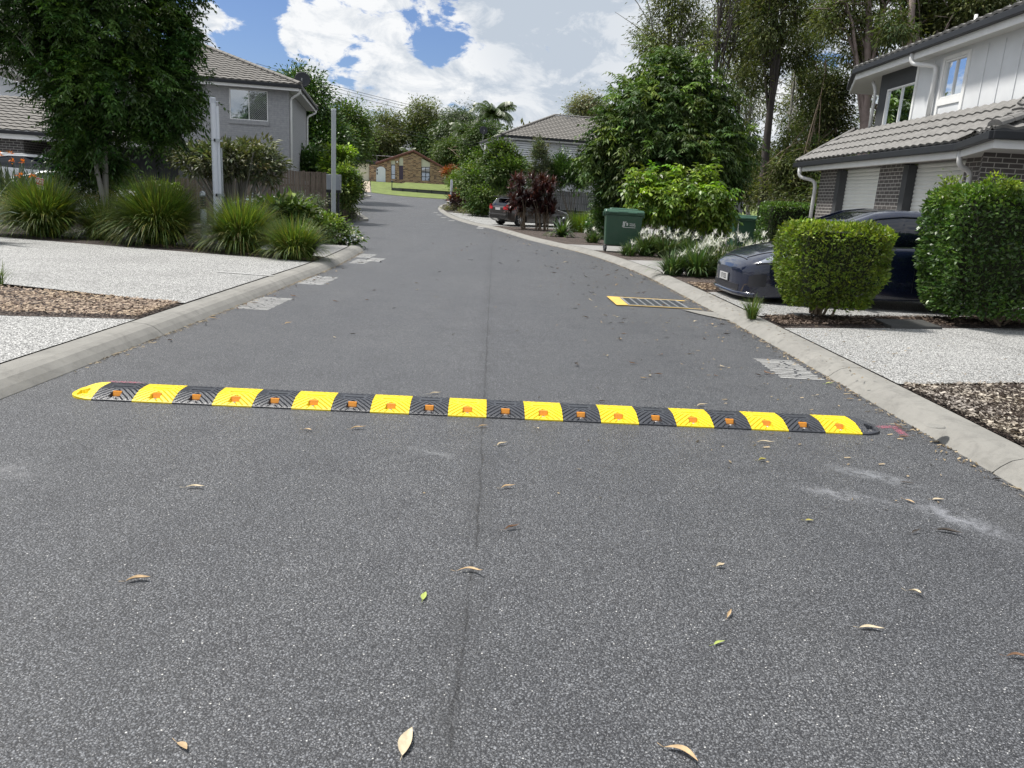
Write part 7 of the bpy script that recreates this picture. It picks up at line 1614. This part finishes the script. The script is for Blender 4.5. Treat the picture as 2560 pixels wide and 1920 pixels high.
# hedges
def boxhedge(name, label, cx_, cy_, wx_, wy_, z0, z1, lm, n, L, W, taper=.8, seed=1, base=None, newtop=1.0, round_=.25):
    t = thing(name, label, 'hedge', (cx_, cy_, z0), 0, None); r = np.random.default_rng(seed); H_ = z1-z0
    u = r.random((n, 3))*2-1; ax = r.integers(0, 5, n); P = u.copy()
    for k, (a, s) in enumerate(((0, 1), (0, -1), (1, 1), (1, -1), (2, 1))): m = ax == k; P[m, a] = s
    nrm = np.zeros((n, 3)); 
    for k, (a, s) in enumerate(((0, 1), (0, -1), (1, 1), (1, -1), (2, 1))): nrm[ax == k, a] = s
    q = 9.0; P = P/(np.sum(np.abs(P)**q, axis=1, keepdims=True)**(1/q))*(1-.10*r.random((n, 1))**2)
    zz = (P[:, 2]+1)/2; prof = taper+(1-taper)*np.clip(zz*2.0, 0, 1)**.7
    lump = np.array([mnoise.noise(Vector((p[0]*2.3+seed, p[1]*2.3, p[2]*2.6))) for p in P]); P = P*(1+lump[:, None]*.07)
    X_ = np.stack([cx_+P[:, 0]*wx_/2*prof, cy_+P[:, 1]*wy_/2*prof, z0+.10*H_*0+zz*H_+lump*.03], 1); X_ += r.normal(size=X_.shape)*.012
    D = nrm*.55+unit(n)*.6+np.array([0, 0, .25]); D /= np.linalg.norm(D, axis=1, keepdims=True); V = leaf_quads(X_, D, L*(.6+.8*r.random(n)), W*(.7+.6*r.random(n)), up=(0, 0, .3))
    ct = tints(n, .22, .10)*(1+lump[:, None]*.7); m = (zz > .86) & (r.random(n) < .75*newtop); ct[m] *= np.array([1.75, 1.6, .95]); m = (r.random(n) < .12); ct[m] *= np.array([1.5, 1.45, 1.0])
    npmesh('foliage', V, n, LMAT[lm], t, np.clip(ct, .2, 2.6))
    b = MB(True); rr = random.Random(seed)
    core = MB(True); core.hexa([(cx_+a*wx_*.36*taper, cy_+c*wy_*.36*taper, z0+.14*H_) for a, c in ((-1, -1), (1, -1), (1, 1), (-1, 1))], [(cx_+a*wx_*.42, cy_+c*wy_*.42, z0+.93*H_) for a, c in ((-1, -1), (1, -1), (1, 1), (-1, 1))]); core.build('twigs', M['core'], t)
    for i in range(14):
        bx = (base or (cx_, cy_)); a = Vector((bx[0]+rr.gauss(0, .06), bx[1]+rr.gauss(0, .06), z0-.05)); c = Vector((cx_+rr.uniform(-.4, .4)*wx_, cy_+rr.uniform(-.4, .4)*wy_, z0+H_*.35)); b.tube([a, a.lerp(c, .5)+Vector((0, 0, .05)), c], [.018, .014, .008], 5, cap=False)
    b.build('stems', M['bark'], t); return t
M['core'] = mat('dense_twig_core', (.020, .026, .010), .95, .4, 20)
p = aty(2080, 680, 9.75); zb = gz(9.75)+VH
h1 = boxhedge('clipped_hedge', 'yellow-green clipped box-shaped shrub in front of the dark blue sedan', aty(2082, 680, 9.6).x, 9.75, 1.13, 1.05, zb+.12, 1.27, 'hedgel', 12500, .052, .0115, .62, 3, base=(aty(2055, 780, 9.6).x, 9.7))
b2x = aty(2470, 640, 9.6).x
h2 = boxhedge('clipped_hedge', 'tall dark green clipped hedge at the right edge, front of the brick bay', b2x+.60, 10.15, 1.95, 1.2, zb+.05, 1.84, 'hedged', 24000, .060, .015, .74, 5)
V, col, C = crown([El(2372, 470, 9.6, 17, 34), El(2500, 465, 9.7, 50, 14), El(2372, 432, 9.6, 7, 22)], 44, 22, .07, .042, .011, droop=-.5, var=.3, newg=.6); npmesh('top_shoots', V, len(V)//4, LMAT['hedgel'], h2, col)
V, col, C = crown([El(2000, 560, 9.6, 26, 8), El(2150, 566, 9.6, 60, 7), El(1942, 660, 9.5, 10, 40), El(2210, 640, 9.6, 10, 40)], 46, 12, .05, .045, .011, droop=-.4, var=.3, newg=.4); npmesh('top_shoots', V, len(V)//4, LMAT['hedgel'], h1, col)
c = aty(1985, 560, 24.5); boxhedge('clipped_hedge', 'dark boxy hedge between the rightmost bin and the downpipe', c.x, 24.8, 1.9, 1.3, -.05, aty(1985, 510, 24.5).z, 'hedged', 9000, .07, .02, .95, 8, newtop=.8)
# --- eucalypt forest on the right
def gum(label, px, Y, lean_px, top_py, r, bark, clumps, nc, per, cr, lm='gum', L=.21, W=.032, seed=1, nl=14, base_py=None, droop=.35, shell=.35):
    """clumps: list of (px,py,rx,ry) crown lobes in photo px at distance Y"""
    ells = [El(a, b_, Y+random.uniform(-1.5, 1.5), c_, d_) for a, b_, c_, d_ in clumps]; bs = aty(px, 480, Y); base = Vector((bs.x, Y, gz(min(Y, 60))-.1)); tp = aty(px+lean_px, top_py, Y)
    t = thing('eucalyptus_tree', label, 'tree', tuple(base), 0, 'tall gum trees behind the right-hand house'); V, col, C = crown(ells, int(nc*1.5), int(per*.95), cr*.66, L, W, droop=droop, flat=.9, shell=shell, var=.28, dirout=.35); npmesh('crown', V, len(V)//4, LMAT[lm], t, col)
    b = MB(True); n = 12; pts = []; rr = random.Random(seed)
    for i in range(n): s = i/(n-1); p_ = base.lerp(tp, s); p_.x += math.sin(s*4+seed)*.18; pts.append(p_)
    b.tube(pts, [r*(1-.6*i/(n-1)) for i in range(n)], 9)
    for i in rr.sample(range(len(C)), min(nl, len(C))):
        c = Vector(C[i]); s = rr.uniform(.45, .95); b0 = base.lerp(tp, s); b0.x += math.sin(s*4+seed)*.18
        m = b0.lerp(c, .5)+Vector((rr.uniform(-.4, .4), rr.uniform(-.4, .4), (c-b0).length*rr.uniform(-.02, .22))); m2 = b0.lerp(c, .75)+Vector((rr.uniform(-.3, .3), 0, .2)); b.tube([b0, b0.lerp(m, .5), m, m2, c], [r*.42*(1-.5*s), r*.36*(1-.5*s), r*.28*(1-.5*s), r*.16, .02], 6, cap=False)
        for _ in range(2): c2 = c+Vector((rr.gauss(0, .8), rr.gauss(0, .5), rr.gauss(0, .6))); b.tube([m, m.lerp(c2, .6)+Vector((0, 0, .15)), c2], [r*.12, .03, .012], 4, cap=False)
    b.build('trunk', M[bark], t, smooth=True); return t
gum('leftmost gum with a feathery crown over the big deep-green tree', 1690, 48, -10, 30, .20, 'greybark', [(1660, 70, 75, 60), (1640, 130, 55, 45), (1720, 60, 60, 70), (1620, 110, 40, 30), (1700, 0, 60, 50), (1660, -60, 70, 60)], 170, 46, .85, seed=1)
gum('gum with dark bare forking branches against the sky', 1795, 44, 6, 20, .13, 'darkbark', [(1810, 20, 40, 26), (1790, 120, 50, 30), (1850, 110, 40, 60), (1830, -60, 80, 50)], 60, 40, .7, seed=2, nl=30)
gum('leaning gum with a thick blackened trunk', 1918, 42, 42, 0, .27, 'darkbark', [(1940, 60, 70, 70), (1900, 150, 60, 60), (1870, 200, 45, 50), (1950, -20, 90, 60), (1900, 20, 60, 50), (2000, 130, 60, 60)], 250, 46, .8, 'gumdark', seed=3)
gum('slender pale gum trunk hidden in foliage right of the blackened one', 1975, 46, 15, 40, .12, 'greybark', [(2010, 250, 60, 90), (1990, 350, 60, 70), (2040, 200, 60, 60), (2020, 60, 80, 60)], 260, 46, .75, seed=4)
gum('bushy gum filling the gap left of the garage roof', 2060, 40, 0, 150, .12, 'bark', [(2070, 260, 55, 80), (2090, 340, 45, 70), (2040, 400, 60, 60), (1990, 430, 60, 50)], 300, 46, .65, 'gumdark', seed=5)
gum('tall gum with a straight pinkish-brown trunk by the upper gutter', 2152, 38, 26, -30, .30, 'gumbark', [(2110, 40, 70, 55), (2200, 70, 60, 50), (2230, 200, 30, 60), (2160, -60, 110, 60), (2130, 130, 50, 40), (2215, 300, 24, 50)], 190, 46, .7, seed=6, nl=22)
gum('thick pale-trunked gum rising behind the upper roof', 2272, 36, 22, -40, .30, 'gumbark', [(2290, 30, 60, 50), (2340, 60, 70, 45), (2240, 70, 50, 50), (2420, 50, 80, 50), (2330, -50, 120, 60)], 260, 46, .65, 'gumdark', seed=7, nl=14)
gum('gum spreading fine branches above the roof at the top right', 2470, 36, 40, -60, .20, 'gumbark', [(2450, 10, 70, 40), (2380, 50, 60, 40), (2520, -10, 60, 30)], 110, 42, .65, 'gumdark', seed=8, nl=16)
gum('distant gum seen through the gap beside the deep-green tree', 1880, 60, 4, 150, .18, 'greybark', [(1880, 260, 60, 70), (1840, 160, 60, 60), (1905, 400, 50, 60), (2130, 380, 60, 60), (2180, 300, 50, 60)], 200, 40, 1.0, seed=9)
gum('second feathery gum top between the leftmost one and the blackened trunk', 1850, 52, 10, 0, .16, 'darkbark', [(1850, 20, 60, 50), (1880, 90, 50, 50), (1760, 100, 40, 50)], 120, 44, .9, seed=10)
V, col, C = crown([El(x_, y_, Y_, 85, 60, 70) for x_, y_, Y_ in ((1900, 430, 50), (1980, 440, 46), (2060, 440, 44), (1850, 470, 52), (2130, 430, 48), (1940, 480, 42), (2030, 490, 38), (2110, 500, 36))], 560, 38, .85, .22, .035, droop=.1, var=.3, shell=.3); o = npmesh('bushland_undergrowth', V, len(V)//4, LMAT['gumdark'], None, col); tagit(o, kind='stuff')
# scattered fine twigs and leaf litter on the beds handled by bark_chips
